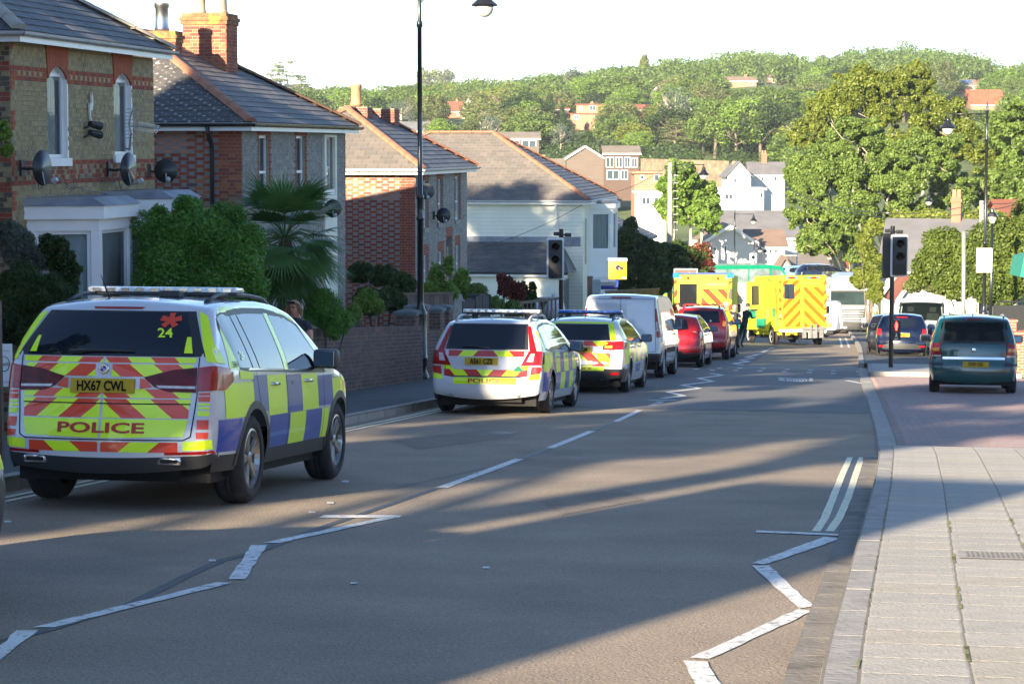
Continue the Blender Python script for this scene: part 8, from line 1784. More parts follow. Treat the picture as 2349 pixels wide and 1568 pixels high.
def shrub(name, label, blobs, n, L, W_, mat, Y=None, cat='shrub', kind=None, stem=True, seed=3, shell=(.72, 1.05), droop=0.0):
 """blobs in picture coordinates (px, py, Y, rx, ry px) -> spheres in the world"""
 bl = [];
 for px, py, Yc, rx, ry in blobs: p = at(px, py, Yc); k = Yc / F; bl.append((p.x, p.y, p.z, rx * k, rx * k * .9, ry * k))
 o = Vector((sum(b_[0] for b_ in bl) / len(bl), sum(b_[1] for b_ in bl) / len(bl), 0)); o.z = gz(o.x, o.y); sub = []
 g = random.Random(seed)
 for x, y, z, a, b2, c in bl:
  sub += clumps((x - o.x, y - o.y, z - o.z), (a * .8, b2 * .8, c * .8), 12, min(a, c) * .36, g.randrange(999), 1, -.8); sub.append((x - o.x, y - o.y, z - o.z, a * .74, b2 * .74, c * .74))
 r = thing(name, o, 0, label, cat); link('foliage', leafmesh('foliage', sub, n, L, W_, mat, seed, shell, droop), r)
 if stem:
  b = B(); h = max(q[2] for q in sub)
  for _ in range(6): q = g.choice(sub); b.tube([(g.uniform(-.1, .1), g.uniform(-.1, .1), -.1), (q[0] * .5, q[1] * .5, q[2] * .55), (q[0], q[1], q[2])], [.035, .025, .008], 6)
  b.obj('stem', m_bark, r)
 return r
# near left
shrub('laurel_bush', 'big glossy green laurel bush between the white bays and the palm', [(360, 570, 37, 76, 95), (450, 545, 37, 105, 92), (545, 585, 37, 78, 90), (400, 650, 36.6, 120, 90), (520, 650, 36.6, 105, 90), (430, 475, 37.2, 46, 34), (520, 500, 37.4, 60, 50), (365, 495, 37.4, 30, 36)], 76000, .06, .028, LF['laurel'], shell=(.6, 1.14))
shrub('conifer_bush', 'round dwarf conifer overhanging the brick wall beside the woman', [(745, 700, 40.5, 52, 48), (770, 735, 40.2, 42, 38), (722, 725, 40.6, 36, 32), (765, 765, 40, 22, 20)], 20000, .045, .02, LF['laurel'], seed=8, shell=(.6, 1.15))
shrub('grey_shrub', 'grey-leaved shrub at the left edge under the dark corner of the yellow house', [(40, 560, 31, 60, 52), (100, 590, 31, 50, 40), (10, 530, 31, 36, 30)], 12000, .06, .022, LF['grey'], seed=4)
shrub('rose_bush', 'loose dark rose bush climbing beside the left white bay', [(135, 590, 29.5, 36, 50), (155, 650, 29.3, 34, 42), (110, 560, 29.6, 30, 30), (170, 620, 29.4, 18, 22)], 6500, .06, .04, LF['dark'], seed=5, shell=(.5, 1.15))
shrub('rosemary_bush', 'large drooping dark green rosemary at the left edge behind the police car', [(50, 680, 27.5, 95, 85), (120, 700, 27.2, 70, 70), (0, 740, 27, 80, 70), (90, 760, 26.8, 70, 50)], 42000, .085, .014, LF['dark'], seed=6, droop=.6)
shrub('creeper', 'sunlit creeper hanging at the top left edge', [(8, 300, 31.5, 18, 32), (18, 345, 31.5, 16, 20)], 900, .09, .05, LF['fresh'], seed=7, stem=False, cat='plant')
# fan palm
p = at(655, 640, 41); g0 = gz(p.x, p.y); pm_ = thing('fan_palm', (p.x, p.y, g0), 0, 'fan palm with drooping lower leaves in front of the grey brick house', 'palm tree'); k = 41 / F; hz = at(655, 545, 41).z - g0
b = B(); b.lathe([(.17, 0), (.14, .3), (.15, hz * .6), (.19, hz * .85), (.10, hz)], 12); b.obj('trunk', M('palm_trunk', (.09, .06, .04), .95, var=.4, scale=18, bump=1), pm_)
g = random.Random(11)
def fan(b, o, d, R, n=26, sp=2.3):
 d = d.normalized(); side = d.cross(Vector((0, 0, 1))).normalized(); up = side.cross(d)
 for i in range(n):
  a = (i / (n - 1) - .5) * sp * 1.1; v = (d * math.cos(a) + side * math.sin(a)).normalized(); w = side * math.cos(a) - d * math.sin(a); rr = R * g.uniform(.85, 1.1) * (1 - .15 * abs(a)); wv = w * .018
  m = o + v * rr * .5 - Vector((0, 0, .03 * rr)); e = o + v * rr - Vector((0, 0, .16 * rr * g.uniform(.5, 1.6)))
  b.add([o - wv * .3, o + wv * .3, m + wv, m - wv, e], [(0, 1, 2, 3), (3, 2, 4)])
leaf_n = 0
for i in range(68):
 a = g.uniform(0, 6.28); el = g.uniform(-1.0, 1.15) if i % 3 else g.uniform(-.3, .5) if i > 6 else 1.0; c = Vector((0, 0, hz)); d = Vector((math.cos(a) * math.cos(el), math.sin(a) * math.cos(el), math.sin(el))); L_ = g.uniform(.45, .85); e = c + d * L_ - Vector((0, 0, .12 if el < .4 else 0)); b = B(); b.tube([c, c + d * L_ * .5 + Vector((0, 0, .05)), e], .010, 4); fan(b, e, (d - Vector((0, 0, .35 if el < .3 else .05))), g.uniform(.66, .92)); b.obj('palm_leaf', [LF['palm']], pm_)
# gardens further down
shrub('ivy_hedge', 'dark ivy hedge at the foot of the chequered flank wall', [(830, 625, 58, 45, 32), (880, 635, 57, 50, 30), (925, 650, 56, 40, 30), (850, 690, 50, 50, 40), (900, 690, 52, 45, 35)], 14000, .09, .06, LF['dark'], seed=12)
shrub('garden_shrub', 'light green flowering shrub behind the brick piers', [(840, 690, 47, 34, 34), (812, 720, 45, 24, 34), (868, 705, 48, 20, 20)], 6000, .07, .035, LF['fresh'], seed=13, shell=(.5, 1.1))
shrub('tall_leafy_plant', 'tall pale leafy plant right of the lamp post in front of the second doorway', [(1000, 635, 60, 22, 40), (1028, 610, 60, 14, 30), (1060, 640, 61, 22, 32), (985, 665, 59, 22, 22), (1030, 670, 60, 30, 24)], 4200, .12, .07, LF['fresh'], seed=14, shell=(.4, 1.2))
shrub('garden_shrub', 'mid green bushes behind the arched gates', [(1090, 670, 63, 40, 26), (1130, 700, 63, 36, 26), (1180, 710, 64, 30, 24), (960, 690, 57, 30, 24)], 9000, .10, .06, LF['mid'], seed=15)
shrub('red_shrub', 'dark red leaved shrub in front of the cream lean-to', [(1165, 660, 66, 26, 32), (1188, 670, 66, 20, 30), (1150, 640, 66, 12, 18)], 4200, .11, .055, LF['red'], seed=16, shell=(.5, 1.15))
shrub('topiary_bush', 'two dark green clipped shoots beside the red shrub', [(1200, 665, 66.5, 13, 28), (1222, 668, 66.5, 11, 30), (1210, 690, 66.5, 22, 22)], 3800, .09, .06, LF['dark'], seed=17)
shrub('dark_hedge', 'tall dark bushes beyond the cream house, left of the wooden pole', [(1440, 560, 100, 45, 55), (1480, 590, 100, 60, 60), (1430, 640, 98, 40, 50), (1500, 640, 98, 50, 50), (1545, 600, 101, 45, 60), (1445, 520, 101, 20, 25)], 22000, .19, .12, LF['dark'], seed=18)
shrub('photinia_bush', 'bush with red young leaves right of the black lamp post, behind the left ambulance', [(1590, 600, 101, 35, 45), (1612, 585, 101, 25, 40), (1625, 615, 100, 22, 25)], 2300, .15, .08, LF['red'], seed=19, shell=(.95, 1.12)); shrub('green_bush', 'dark green bush beneath the red-leaved bush', [(1565, 625, 99.5, 45, 40), (1600, 640, 99, 40, 30), (1590, 600, 101, 33, 42), (1612, 588, 101, 22, 36)], 9500, .18, .11, LF['dark'], seed=20)
# right side
shrub('tall_hedge', 'tall sunlit green hedge behind the teal car and the lamp posts', [(2140, 600, 95, 50, 55), (2170, 560, 95, 50, 50), (2230, 590, 94, 60, 75), (2290, 560, 92, 60, 90), (2340, 600, 90, 50, 110), (2200, 650, 92, 60, 50), (2280, 660, 90, 70, 50), (2350, 500, 92, 40, 60), (2110, 640, 96, 28, 28)], 62000, .16, .085, leafmat('leaf_hedge', (.035, .07, .01), (.13, .18, .035)), seed=21, shell=(.6, 1.15))
shrub('clipped_hedge', 'low clipped green hedge behind the white van', [(2095, 655, 100, 28, 20), (2135, 655, 100, 28, 20), (2160, 665, 100, 20, 16)], 5000, .13, .08, LF['olive'], seed=22)
shrub('verge_bushes', 'bright green bushes left of the white slate-roofed house', [(2000, 610, 128, 24, 60), (1985, 560, 132, 22, 50), (2010, 670, 120, 20, 30), (1975, 640, 134, 25, 30)], 10000, .26, .17, LF['lime'], seed=23)
def bigtree(label, spec, n, L, W_, mat, Yb, pxb, pyb, seed, bark=m_barkp):
 p = at(pxb, pyb, Yb); z = gz(p.x, p.y) - .3; r = thing('oak_tree', (p.x, p.y, z), 0, label, 'tree'); bl = []; k = Yb / F; g = random.Random(seed); tb = B()
 for px, py, dY, rx, ry in spec:
  q = at(px, py, Yb + dY) - Vector((p.x, p.y, z)); bl += clumps(q, (rx * k, rx * k * .9, ry * k), 24, min(rx, ry) * k * .27, g.randrange(9999), .8, -.8) + clumps(q, (rx * k * 1.08, rx * k, ry * k * 1.08), 40, min(rx, ry) * k * .14, g.randrange(9999), .8, -.8)
  m = q * .5 + Vector((g.uniform(-1, 1), 0, q.z * .12)); tb.tube([(0, 0, q.z * .15), m * .6, m, q], [.40, .25, .12, .04], 7)
  for _ in range(2): e = q + Vector((g.uniform(-1, 1) * rx * k, g.uniform(-1, .2) * rx * k, g.uniform(-.8, .9) * ry * k)); m2 = q.lerp(e, .5) + Vector((g.uniform(-.5, .5), 0, -.4)); tb.tube([q, m2, e], [.05, .035, .01], 5)
 tb.tube([(0, 0, -.5), (0, 0, 3), (.3, 0, 6)], [.7, .55, .4], 10); link('crown', leafmesh('crown', bl, n, L, W_, mat, seed, (.5, 1.15)), r); tb.obj('trunk', bark, r, smooth=True); return r
bigtree('huge dark green oak on the right, beyond the ambulances and the lorry', [(1900, 400, 0, 80, 80), (1970, 330, 3, 90, 70), (1850, 470, -2, 55, 70), (1940, 500, -3, 80, 70), (2050, 420, 0, 90, 80), (2130, 360, 3, 80, 70), (2080, 500, 0, 70, 50), (1890, 550, -6, 60, 45), (2180, 440, 4, 60, 60), (1960, 575, -5, 40, 35), (1830, 400, 4, 35, 40)], 175000, .24, .145, LF['mid'], 172, 1975, 640, 31)
bigtree('tall pale yellow-green tree rising above the dark oak on the right', [(1960, 220, 0, 70, 70), (2040, 210, 0, 60, 50), (2100, 190, 3, 45, 60), (2150, 270, 0, 80, 60), (1900, 260, 0, 60, 55), (2050, 300, -2, 90, 60), (1850, 310, -3, 45, 40), (2220, 330, 0, 70, 60), (2300, 380, -5, 70, 70)], 110000, .28, .17, LF['lime'], 195, 2060, 560, 32)
bigtree('green tree at the right edge above the hedge', [(2320, 290, 0, 60, 70), (2349, 380, -3, 60, 60), (2270, 440, -4, 50, 50), (2330, 460, -5, 60, 50)], 16000, .36, .22, LF['mid'], 185, 2320, 560, 33)
shrub('yellow_green_bush', 'yellow-green bushes round the chimney of the slate-roofed house', [(2080, 500, 150, 55, 18), (2140, 495, 150, 50, 20), (2010, 520, 150, 30, 25), (2260, 500, 150, 60, 25)], 9000, .32, .2, LF['lime'], seed=24)
bigtree('light green tree between the wooden pole and the grey roofs', [(1560, 415, 0, 52, 48), (1605, 455, 2, 52, 55), (1550, 480, 0, 48, 45), (1620, 500, -2, 38, 45)], 34000, .34, .22, LF['fresh'], 215, 1585, 560, 35)
# the hillside: trees one can tell apart
for a in (('cedar1', 655, 240, 132, 'flat-topped cedar on the skyline above the second house', 1.15), ('cedar2', 690, 260, 178, 'low dark cedar at the foot of the skyline cedar', 1.3), ('cedar3', 1170, 305, 186, 'broad dark cedar left of the brick gabled house', 1.35), ('cedar4', 1120, 300, 215, 'lower dark cedar beside the broad cedar', 1.2),
    ('blue1', 1318, 235, 150, 'blue-grey cedar on the hill above the red-roofed hall', 1.25), ('cone1', 1478, 205, 126, 'golden-green conifer pointing above the hill houses', 1.2), ('cone2', 1290, 310, 238, 'dark columnar conifer left of the brick gabled house', .75), ('cone3', 1262, 300, 215, 'dark green conifer behind the red-roofed hall', .9),
    ('lime1', 1040, 250, 190, 'willow-pale tree above the white-gabled house', 1.2), ('lime2', 1085, 245, 196, 'pale tree right of the willow-pale one', 1.2), ('lime3', 985, 260, 200, 'pale tree left of the tall lamp post', 1.1), ('olive1', 1000, 215, 150, 'brownish tree on the skyline right of the tall lamp post', 1.0),
    ('bare1', 1548, 335, 195, 'grey thin-leaved tree above the timber house', 1.0), ('bare2', 1510, 260, 195, 'bare-branched pale tree near the gables', .8), ('red1', 1476, 305, 258, 'purple-leaved tree right of the brick gabled house', 1.0), ('red2', 760, 235, 208, 'dark purple tree behind the far chimney on the left', 1.4), ('mid1', 1640, 360, 225, 'leafy tree above the retaining wall', 1.1), ('fresh3', 1690, 362, 235, 'bright green tree above the retaining wall', 1.1), ('dark1', 1745, 362, 232, 'dense green tree above the white cottages', 1.2), ('dark2', 1800, 362, 240, 'dense dark tree right of the white cottages', 1.1),
    ('mid2', 1790, 330, 200, 'round green tree behind the dense ones', 1.2), ('olive2', 1620, 280, 190, 'olive-green tree on the middle of the hill', 1.2), ('fresh4', 1465, 355, 300, 'rounded bright bush above the timber house', 1.6), ('dark3', 1350, 335, 300, 'dark tree below the brick gabled house', 1.4), ('dark4', 1240, 345, 290, 'dark tree right of the flat-roofed timber house', 1.0), ('lime4', 1390, 215, 172, 'pale rounded tree beside the blue-grey cedar', 1.3)):
 treepx(*a)
REG = ((700, 'above the grey-fronted house roof'), (960, 'left of the tall lamp post'), (1130, 'above the cream house roof'), (1300, 'left of the orange brick house'), (1450, 'around the orange brick house'), (1650, 'above the stone retaining wall'), (1850, 'above the white cottages'), (2100, 'behind the big oak'), (9999, 'at the right end of the hill'))
g = random.Random(77); occ = []
kinds = ['mid1', 'mid2', 'dark1', 'olive1', 'olive2', 'fresh1', 'fresh3', 'lime2', 'mid3', 'dark2', 'cedar2', 'bare1']
nt_ = 0
for i in range(9000):
 if nt_ >= 285: break
 px = g.uniform(560, 2500); d = g.random(); Yt = 425 + 330 * d ** 1.2; p = at(px, 300, Yt); z = gz(p.x, p.y); qx, qy = proj((p.x, p.y, z))
 if any(math.hypot(p.x - a, p.y - c) < 8.5 for a, c in occ): continue
 hh = g.uniform(7, 12)
 tp = proj((p.x, p.y, z + hh))[1]
 blk = False
 for x0, x1, y0, y1 in BLD_PX:
  if x0 - 14 < qx < x1 + 14 and qy > y1 - 2 and tp < y0 + (y1 - y0) * .75: blk = True
 if blk or (qy > 350 and qx < 1850) or (qx < 1000 and qy > 300) or (1880 < qx < 2260 and tp > 190): continue
 occ.append((p.x, p.y)); kd = g.choice(kinds)
 tree(kd, p.x, p.y, z - .3, hh, g.uniform(1.25, 1.7), {'m': 'mid green', 'd': 'dark green', 'o': 'olive green', 'f': 'bright green', 'l': 'pale green', 'c': 'dark layered', 'b': 'thin grey-green'}[kd[0]] + ' tree on the ' + ('lower' if Yt < 520 else 'middle' if Yt < 640 else 'upper') + ' slope ' + next(n_ for x_, n_ in REG if px < x_), 'trees on the hillside'); nt_ += 1
ub = []
for i in range(700):
 px = g.uniform(560, 1900); p = at(px, 300, g.uniform(425, 640)); z = gz(p.x, p.y)
 if any(x0 - 3 < px < x1 + 3 and proj((p.x, p.y, z))[1] > y1 - 1 and proj((p.x, p.y, z + 3.5))[1] < y1 - 8 for x0, x1, y0, y1 in BLD_PX): continue
 ub.append((p.x, p.y, z + .9, g.uniform(1.8, 3.4), 2.2, g.uniform(1.3, 2.6)))
uw = link('undergrowth', leafmesh('undergrowth', ub, 60000, .7, .45, LF['dark'], 19)); tag(uw, 'bushes and undergrowth between the hillside trees', 'bushes', kind='stuff')
# far wood on the crest: one mass
bl = []
for i in range(800):
 px = g.uniform(450, 2600); Yt = g.uniform(800, 1150); p = at(px, 300, Yt); z = gz(p.x, p.y); s = g.uniform(5, 8)
 for _ in range(5): q = g.uniform(2.2, 3.6); bl.append((p.x + g.uniform(-4, 4), p.y + g.uniform(-3, 3), z + s * .75 + g.uniform(-2.5, 2.6), q, q, q * .85))
fw = link('far_wood', leafmesh('far_wood', bl, 260000, 1.05, .7, LF['mid'], 9)); tag(fw, 'dense wood covering the crest of the hill', 'wood', kind='stuff')
# ------------------------------------------------------------- people
def skinbody(J, E, R, mats, zone, name='body'):
 ks = list(J); b = bpy.data.meshes.new(name); b.from_pydata([J[k] for k in ks], [(ks.index(a), ks.index(c)) for a, c in E], []); o = bpy.data.objects.new(name, b); C.objects.link(o); sk = o.modifiers.new('s', 'SKIN'); sk.use_smooth_shade = True
 lay = b.skin_vertices.new() if not b.skin_vertices else b.skin_vertices[0]
 lay = b.skin_vertices[0] if b.skin_vertices else lay
 for i, k in enumerate(ks): r = R.get(k, .05); lay.data[i].radius = r if isinstance(r, tuple) else (r, r); lay.data[i].use_root = (k == 'pelvis')
 ss_ = o.modifiers.new('u', 'SUBSURF'); ss_.levels = 2
 me = bpy.data.meshes.new_from_object(o.evaluated_get(bpy.context.evaluated_depsgraph_get())); bpy.data.objects.remove(o); me.name = name
 me.materials.clear(); [me.materials.append(m) for m in mats]
 for p in me.polygons: p.use_smooth = True; p.material_index = zone(p.center, min(J, key=lambda k: (Vector(J[k]) - p.center).length))
 return me
m_skin = M('skin', (.52, .28, .19), .55, var=.08, scale=8);
def pose(lean=0.0, arms='down', head=0.0):
 J = dict(pelvis=(0, 0, .95), belly=(0, .01, 1.10), chest=(0, 0, 1.30), neck=(0, .0, 1.48), head0=(0, .02, 1.58), head1=(0, .03, 1.68), crown=(0, .02, 1.745))
 E = [('pelvis', 'belly'), ('belly', 'chest'), ('chest', 'neck'), ('neck', 'head0'), ('head0', 'head1'), ('head1', 'crown')]
 R = dict(pelvis=(.15, .11), belly=(.14, .10), chest=(.165, .115), neck=.058, head0=(.062, .075), head1=(.078, .092), crown=(.055, .065))
 for s, k in ((1, 'r'), (-1, 'l')):
  J.update({'hip' + k: (s * .10, 0, .90), 'knee' + k: (s * .11, .03, .50), 'ank' + k: (s * .11, -.01, .09), 'toe' + k: (s * .13, .16, .04), 'sh' + k: (s * .185, 0, 1.42)})
  if arms == 'down': el, wr, hn = (s * .24, -.03, 1.14), (s * .25, .06, .90), (s * .245, .09, .82)
  elif arms == 'fold': el, wr, hn = (s * .26, .04, 1.16), (s * .12, .24, 1.16), (s * .03, .27, 1.17)
  else: el, wr, hn = (s * .24, .12, 1.20), (s * .20, .36, 1.30), (s * .20, .44, 1.33)
  J.update({'el' + k: el, 'wr' + k: wr, 'hn' + k: hn}); R.update({'hip' + k: .095, 'knee' + k: .06, 'ank' + k: .042, 'toe' + k: (.035, .045), 'sh' + k: .062, 'el' + k: .042, 'wr' + k: .030, 'hn' + k: (.022, .04)})
  E += [('pelvis', 'hip' + k), ('hip' + k, 'knee' + k), ('knee' + k, 'ank' + k), ('ank' + k, 'toe' + k), ('chest', 'sh' + k), ('sh' + k, 'el' + k), ('el' + k, 'wr' + k), ('wr' + k, 'hn' + k)]
  hd = (Vector(hn) - Vector(wr)).normalized(); sd = hd.cross(Vector((0, 0, 1)) if abs(hd.z) < .8 else Vector((0, 1, 0))).normalized()
  for f, (off_, ln) in enumerate(((-.027, .06), (-.009, .075), (.009, .07), (.026, .055))):
   a = Vector(hn) + sd * off_ + hd * .02; c = a + hd * ln * .6 + Vector((0, 0, -.006)); e = c + hd * ln * .4 + Vector((0, .01, -.012)); nm = ['f%d%s%d' % (f, k, q) for q in range(3)]
   J.update({nm[0]: tuple(a), nm[1]: tuple(c), nm[2]: tuple(e)}); R.update({nm[0]: .010, nm[1]: .009, nm[2]: .007}); E += [('hn' + k, nm[0]), (nm[0], nm[1]), (nm[1], nm[2])]
  a = Vector(wr).lerp(Vector(hn), .6) - sd * .035; c = a + hd * .035 - sd * .02; J.update({'th' + k + '0': tuple(a), 'th' + k + '1': tuple(c)}); R.update({'th' + k + '0': .011, 'th' + k + '1': .009}); E += [('wr' + k, 'th' + k + '0'), ('th' + k + '0', 'th' + k + '1')]
 if lean:
  M_ = Matrix.Rotation(-lean, 3, 'X')
  for q in J: J[q] = tuple(M_ @ (Vector(J[q])))
 if head:
  nk = Vector(J['neck'])
  for q in ('head0', 'head1', 'crown'): J[q] = tuple(nk + Matrix.Rotation(-head, 3, 'X') @ (Vector(J[q]) - nk))
 return J, E, R
PB = {}
def mkperson(key, top, leg, lean=0, arms='down', head=0, short=True, boots=None):
 J, E, R = pose(lean, arms, head)
 def zone(c, k):
  if k.startswith(('head', 'crown')) or k == 'neck' and c.z > J['neck'][2] + .01: return 0
  if k.startswith(('wr', 'hn', 'f', 'th')) or (short and k.startswith('el')): return 0
  if k.startswith(('hip', 'knee')) or k == 'pelvis': return 2
  if k.startswith(('ank', 'toe')): return 3
  return 1
 PB[key] = (skinbody(J, E, R, [m_skin, top, leg, boots or m_plast], zone), J)
t_navy = M('navy_shirt', (.025, .03, .045), .85, var=.15, scale=12); t_blk = M('black_uniform', (.012, .013, .016), .85, var=.15, scale=12); t_grn = M('dark_green_uniform', (.012, .028, .02), .85, var=.15, scale=12); t_wht = M('white_shirt', (.72, .72, .70), .8, var=.06); t_khk = M('khaki', (.25, .20, .13), .85); t_red = M('red_top', (.5, .03, .03), .8)
mkperson('woman', t_navy, t_blk, 0, 'fold', .35); mkperson('police', t_blk, t_blk, .03, 'fold', .1); mkperson('medic', t_grn, t_grn, .30, 'reach', -.2, False); mkperson('ped', t_wht, t_khk, 0, 'down', 0)
def person(key, label, px, Y, facing, hair=None, hs=1.0, group=None, sc=1.0, extra=None, pyb=None):
 me, J = PB[key]; p = at(px, pyb or 800, Y); z = gz(p.x, p.y) + (.11 if key == 'woman' else 0); r = thing('person', (p.x, p.y, z), facing, label, 'person', group); r.scale = (sc,) * 3; link('body', me, r)
 hd = Vector(J['head1']); up = (Vector(J['crown']) - hd).normalized(); fw = Vector((0, 1, 0)); fw = (fw - up * fw.dot(up)).normalized(); sd = fw.cross(up)
 def P(a, f, u): return hd + sd * a + fw * f + up * u
 if hair:
  b = B(); n = 16; rows = []; q = (.098, .112, .115)
  for i in range(7):
   th = i * .30
   for k in range(n):
    a = 2 * math.pi * k / n; fr_ = math.sin(a); z_ = math.cos(th); rr = math.sin(th); lim = 1.0
    v = P(rr * math.cos(a) * q[0] * 1.0, rr * math.sin(a) * q[1] - .012, z_ * q[2] * .9 + .0)
    if fr_ > .35 and i > 3: v = P(rr * math.cos(a) * q[0], math.sin(1.0) * q[1] * .75 * fr_, math.cos(1.0) * q[2])
    if i == 6 and hs > 1.2 and fr_ < .35: v = v - up * .10 - fw * .01
    b.v.append(tuple(v))
  for i in range(6):
   for k in range(n): b.f.append((i * n + k, i * n + (k + 1) % n, (i + 1) * n + (k + 1) % n, (i + 1) * n + k)); b.m.append(0)
  b.obj('hair', hair, r, smooth=True)
 b = B(); b.lathe([(.0, .115), (.014, .10), (.017, .08)], 8, axis='y'); b.v = [tuple(P(x, y * .95, z - .012)) for x, y, z in b.v]; b.obj('nose', m_skin, r, smooth=True)
 for s in (1, -1): b = B(); b.lathe([(.0, -.006), (.013, -.003), (.013, .003), (0, .006)], 10, axis='y'); b.v = [tuple(P(x + s * .032, y + .088, z + .018)) for x, y, z in b.v]; b.obj('eye', M('eye', (.25, .22, .2), .3, var=0), r); b = B(); b.lathe([(0, -.01), (.02, -.006), (.024, 0), (.02, .008)], 8, axis='x'); b.v = [tuple(P(s * .085 + x, y - .0, z)) for x, y, z in b.v]; b.obj('ear', m_skin, r, smooth=True)
 b = B(); b.tube([P(-.026, .083, -.05), P(0, .092, -.048), P(.026, .083, -.05)], [.003, .006, .003], 6); b.obj('mouth', M('lips', (.36, .12, .10), .5), r)
 if extra: extra(r, P)
 return r
h_bl = M('hair_fair', (.30, .18, .09), .6, var=.35, scale=30); h_gr = M('hair_grey', (.32, .31, .30), .7, var=.2, scale=20); h_dk = M('hair_dark', (.03, .02, .015), .6)
def woman_x(r, P):
 b = B()
 for s in (1, -1): c = [P(s * .033 + .024 * math.cos(a * .7), .098, .018 + .016 * math.sin(a * .7)) for a in range(10)]; b.tube(c, .0028, 4)
 b.tube([P(-.01, .1, .02), P(.01, .1, .02)], .003, 4)
 for s in (1, -1): b.tube([P(s * .057, .095, .02), P(s * .088, .0, .02)], .003, 4)
 b.obj('spectacles', m_ink, r); b = B()
 for s in (1, -1): b.lathe([(0, 0), (.024, .003), (.022, .008)], 10, axis='y');
 b = B(); b.box(-.07, .07, .0, .02, -.018, .018, bev=.008); b.v = [tuple(P(x, y + .075, z + .095)) for x, y, z in b.v]; b.obj('sunglasses', m_seal, r)
 b = B()
 for i in range(40):
  a = math.pi * (1.0 + i / 39.0) ; s0_ = P(math.cos(a) * .092, math.sin(a) * .08, -.0 + rnd.uniform(-.03, .06)); b.tube([s0_, s0_ + Vector((math.cos(a) * .03, -.0, -.07)) + Vector((rnd.uniform(-.02, .02),) * 3), s0_ + Vector((math.cos(a) * .035, -.01, -.16 + rnd.uniform(-.03, .04)))], [.012, .012, .003], 4)
 b.obj('loose_hair', h_bl, r)
person('woman', 'woman with fair hair and glasses in a dark t-shirt, looking down beside the brick wall', 681, 32.6, math.pi - .35, h_bl, 1.5, extra=woman_x, sc=.93)
def vest(r, P): b = B(); b.box(-.17, .17, -.135, -.115, 1.12, 1.46, bev=.02); b.obj('stab_vest', M('vest_black', (.02, .02, .025), .8), r); b = B(); b.box(-.06, .06, -.14, -.134, 1.34, 1.38); b.obj('badge', m_white, r); b = B(); b.lathe([(.155, .96), (.16, 1.02)], 14); b.obj('belt', m_plast, r)
person('police', 'grey-haired police officer with back to us, left of the pair by the red off-roader', 1667, 80, .2, h_gr, group='police officers beside the red off-roader', extra=vest, sc=1.03)
person('police', 'balding police officer with folded arms, right of the pair by the red off-roader', 1682, 79, -.5, None, group='police officers beside the red off-roader', extra=vest, sc=1.0)
person('medic', 'paramedic in dark green leaning in at the open side door of the ambulance', 1695, 93.5, -.9, h_dk, sc=1.03, extra=lambda r, P: B().add([(-.1, -.14, 1.36), (.1, -.14, 1.36), (.1, -.14, 1.41), (-.1, -.14, 1.41)], [(0, 1, 2, 3)]).obj('back_text', m_hy, r))
p = G(2006, 746); person('ped', 'pedestrian in white shirt and khaki trousers on the pavement right of the lorry', 2006, p.y, math.pi, h_dk, sc=1.0, pyb=746)
person('ped', 'distant pedestrian in white close to the lorry mirror', 1996, p.y + 6, 0, h_gr, pyb=740)
for px, lab, hh in ((1563, 'dark-haired bystander whose head shows left of the hoop rail', h_dk), (1604, 'bystander whose head shows above the hoop rail, in the middle', h_dk), (1641, 'bystander whose head shows at the right end of the hoop rail', h_bl)): person('police', lab, px, 81.5, 1.5, hh, group='bystanders behind the red off-roader')
mkperson('redtop', t_red, t_blk); person('redtop', 'far pedestrian in red by the white railing above the lorry', 1942, 190, 2.8, h_dk, pyb=640).location.z = at(1942, 641, 190).z
# ------------------------------------------------------------- houses and trees behind and beside the camera (they shade the road; some are added for it)
def uv(u, v, z): c, s = math.cos(SUN_AZ), math.sin(SUN_AZ); return Vector((u * c + v * s, -u * s + v * c, z))
def shade_tree(label, u, v, blobs, n, seed, r0=.4):
 p = uv(u, v, 0); g0 = gz(p.x, p.y); r = thing('shading_tree', (p.x, p.y, g0), 0, label, 'tree'); bl = []; tb = B(); top = max(b_[2] for b_ in blobs)
 tb.tube([(0, 0, -.5), (0, 0, top * .5 - g0), (.2, .1, top - g0)], [r0 * 1.15, r0, r0 * .4], 12)
 for a, c, z, rx, rz in blobs: q = uv(a, c, z) - Vector((p.x, p.y, g0)); bl += clumps(q, (rx, rx, rz), 26, min(rx, rz) * .34, seed + len(bl), .9, -1); tb.tube([(0, 0, q.z * .6), q * .5 + Vector((0, 0, q.z * .3)), q], [r0 * .5, r0 * .3, .06], 7)
 link('crown', leafmesh('crown', bl, n, .34, .24, LF['mid'], seed, (.35, 1.05)), r); tb.obj('trunk', m_bark, r, smooth=True); return r
shade_tree('big street tree behind the camera on the left pavement', -7.95, -15, [(-8.6, -15, 13.3, 2.5, 3.6), (-12.4, -15, 11.8, 2.4, 4.6), (-10.8, -16, 10.2, 1.1, 2.4), (-11.2, -15, 14.8, 1.7, 1.9), (-12.4, -14, 6.6, 2.0, 2.8), (-11.3, -17, 7.2, 1.6, 2.6), (-11.6, -16, 9.5, 1.9, 3)], 50000, 41, .36)
shade_tree('second street tree behind the camera, farther left', -18.5, -12, [(-18.3, -12, 9.2, 3.1, 5.4), (-21.5, -11, 8.5, 3.2, 4.8), (-17.2, -12, 4.2, 1.8, 2.6)], 24000, 43, .3)
shade_tree('third tree added behind the camera to shade the nearest police car', -13.2, -20, [(-13.0, -20, 4.5, 1.5, 3.0), (-11.3, -21, 5.0, 1.4, 2.6)], 12000, 44, .25)  # unseen tree added so its low crown covers the nearest police car
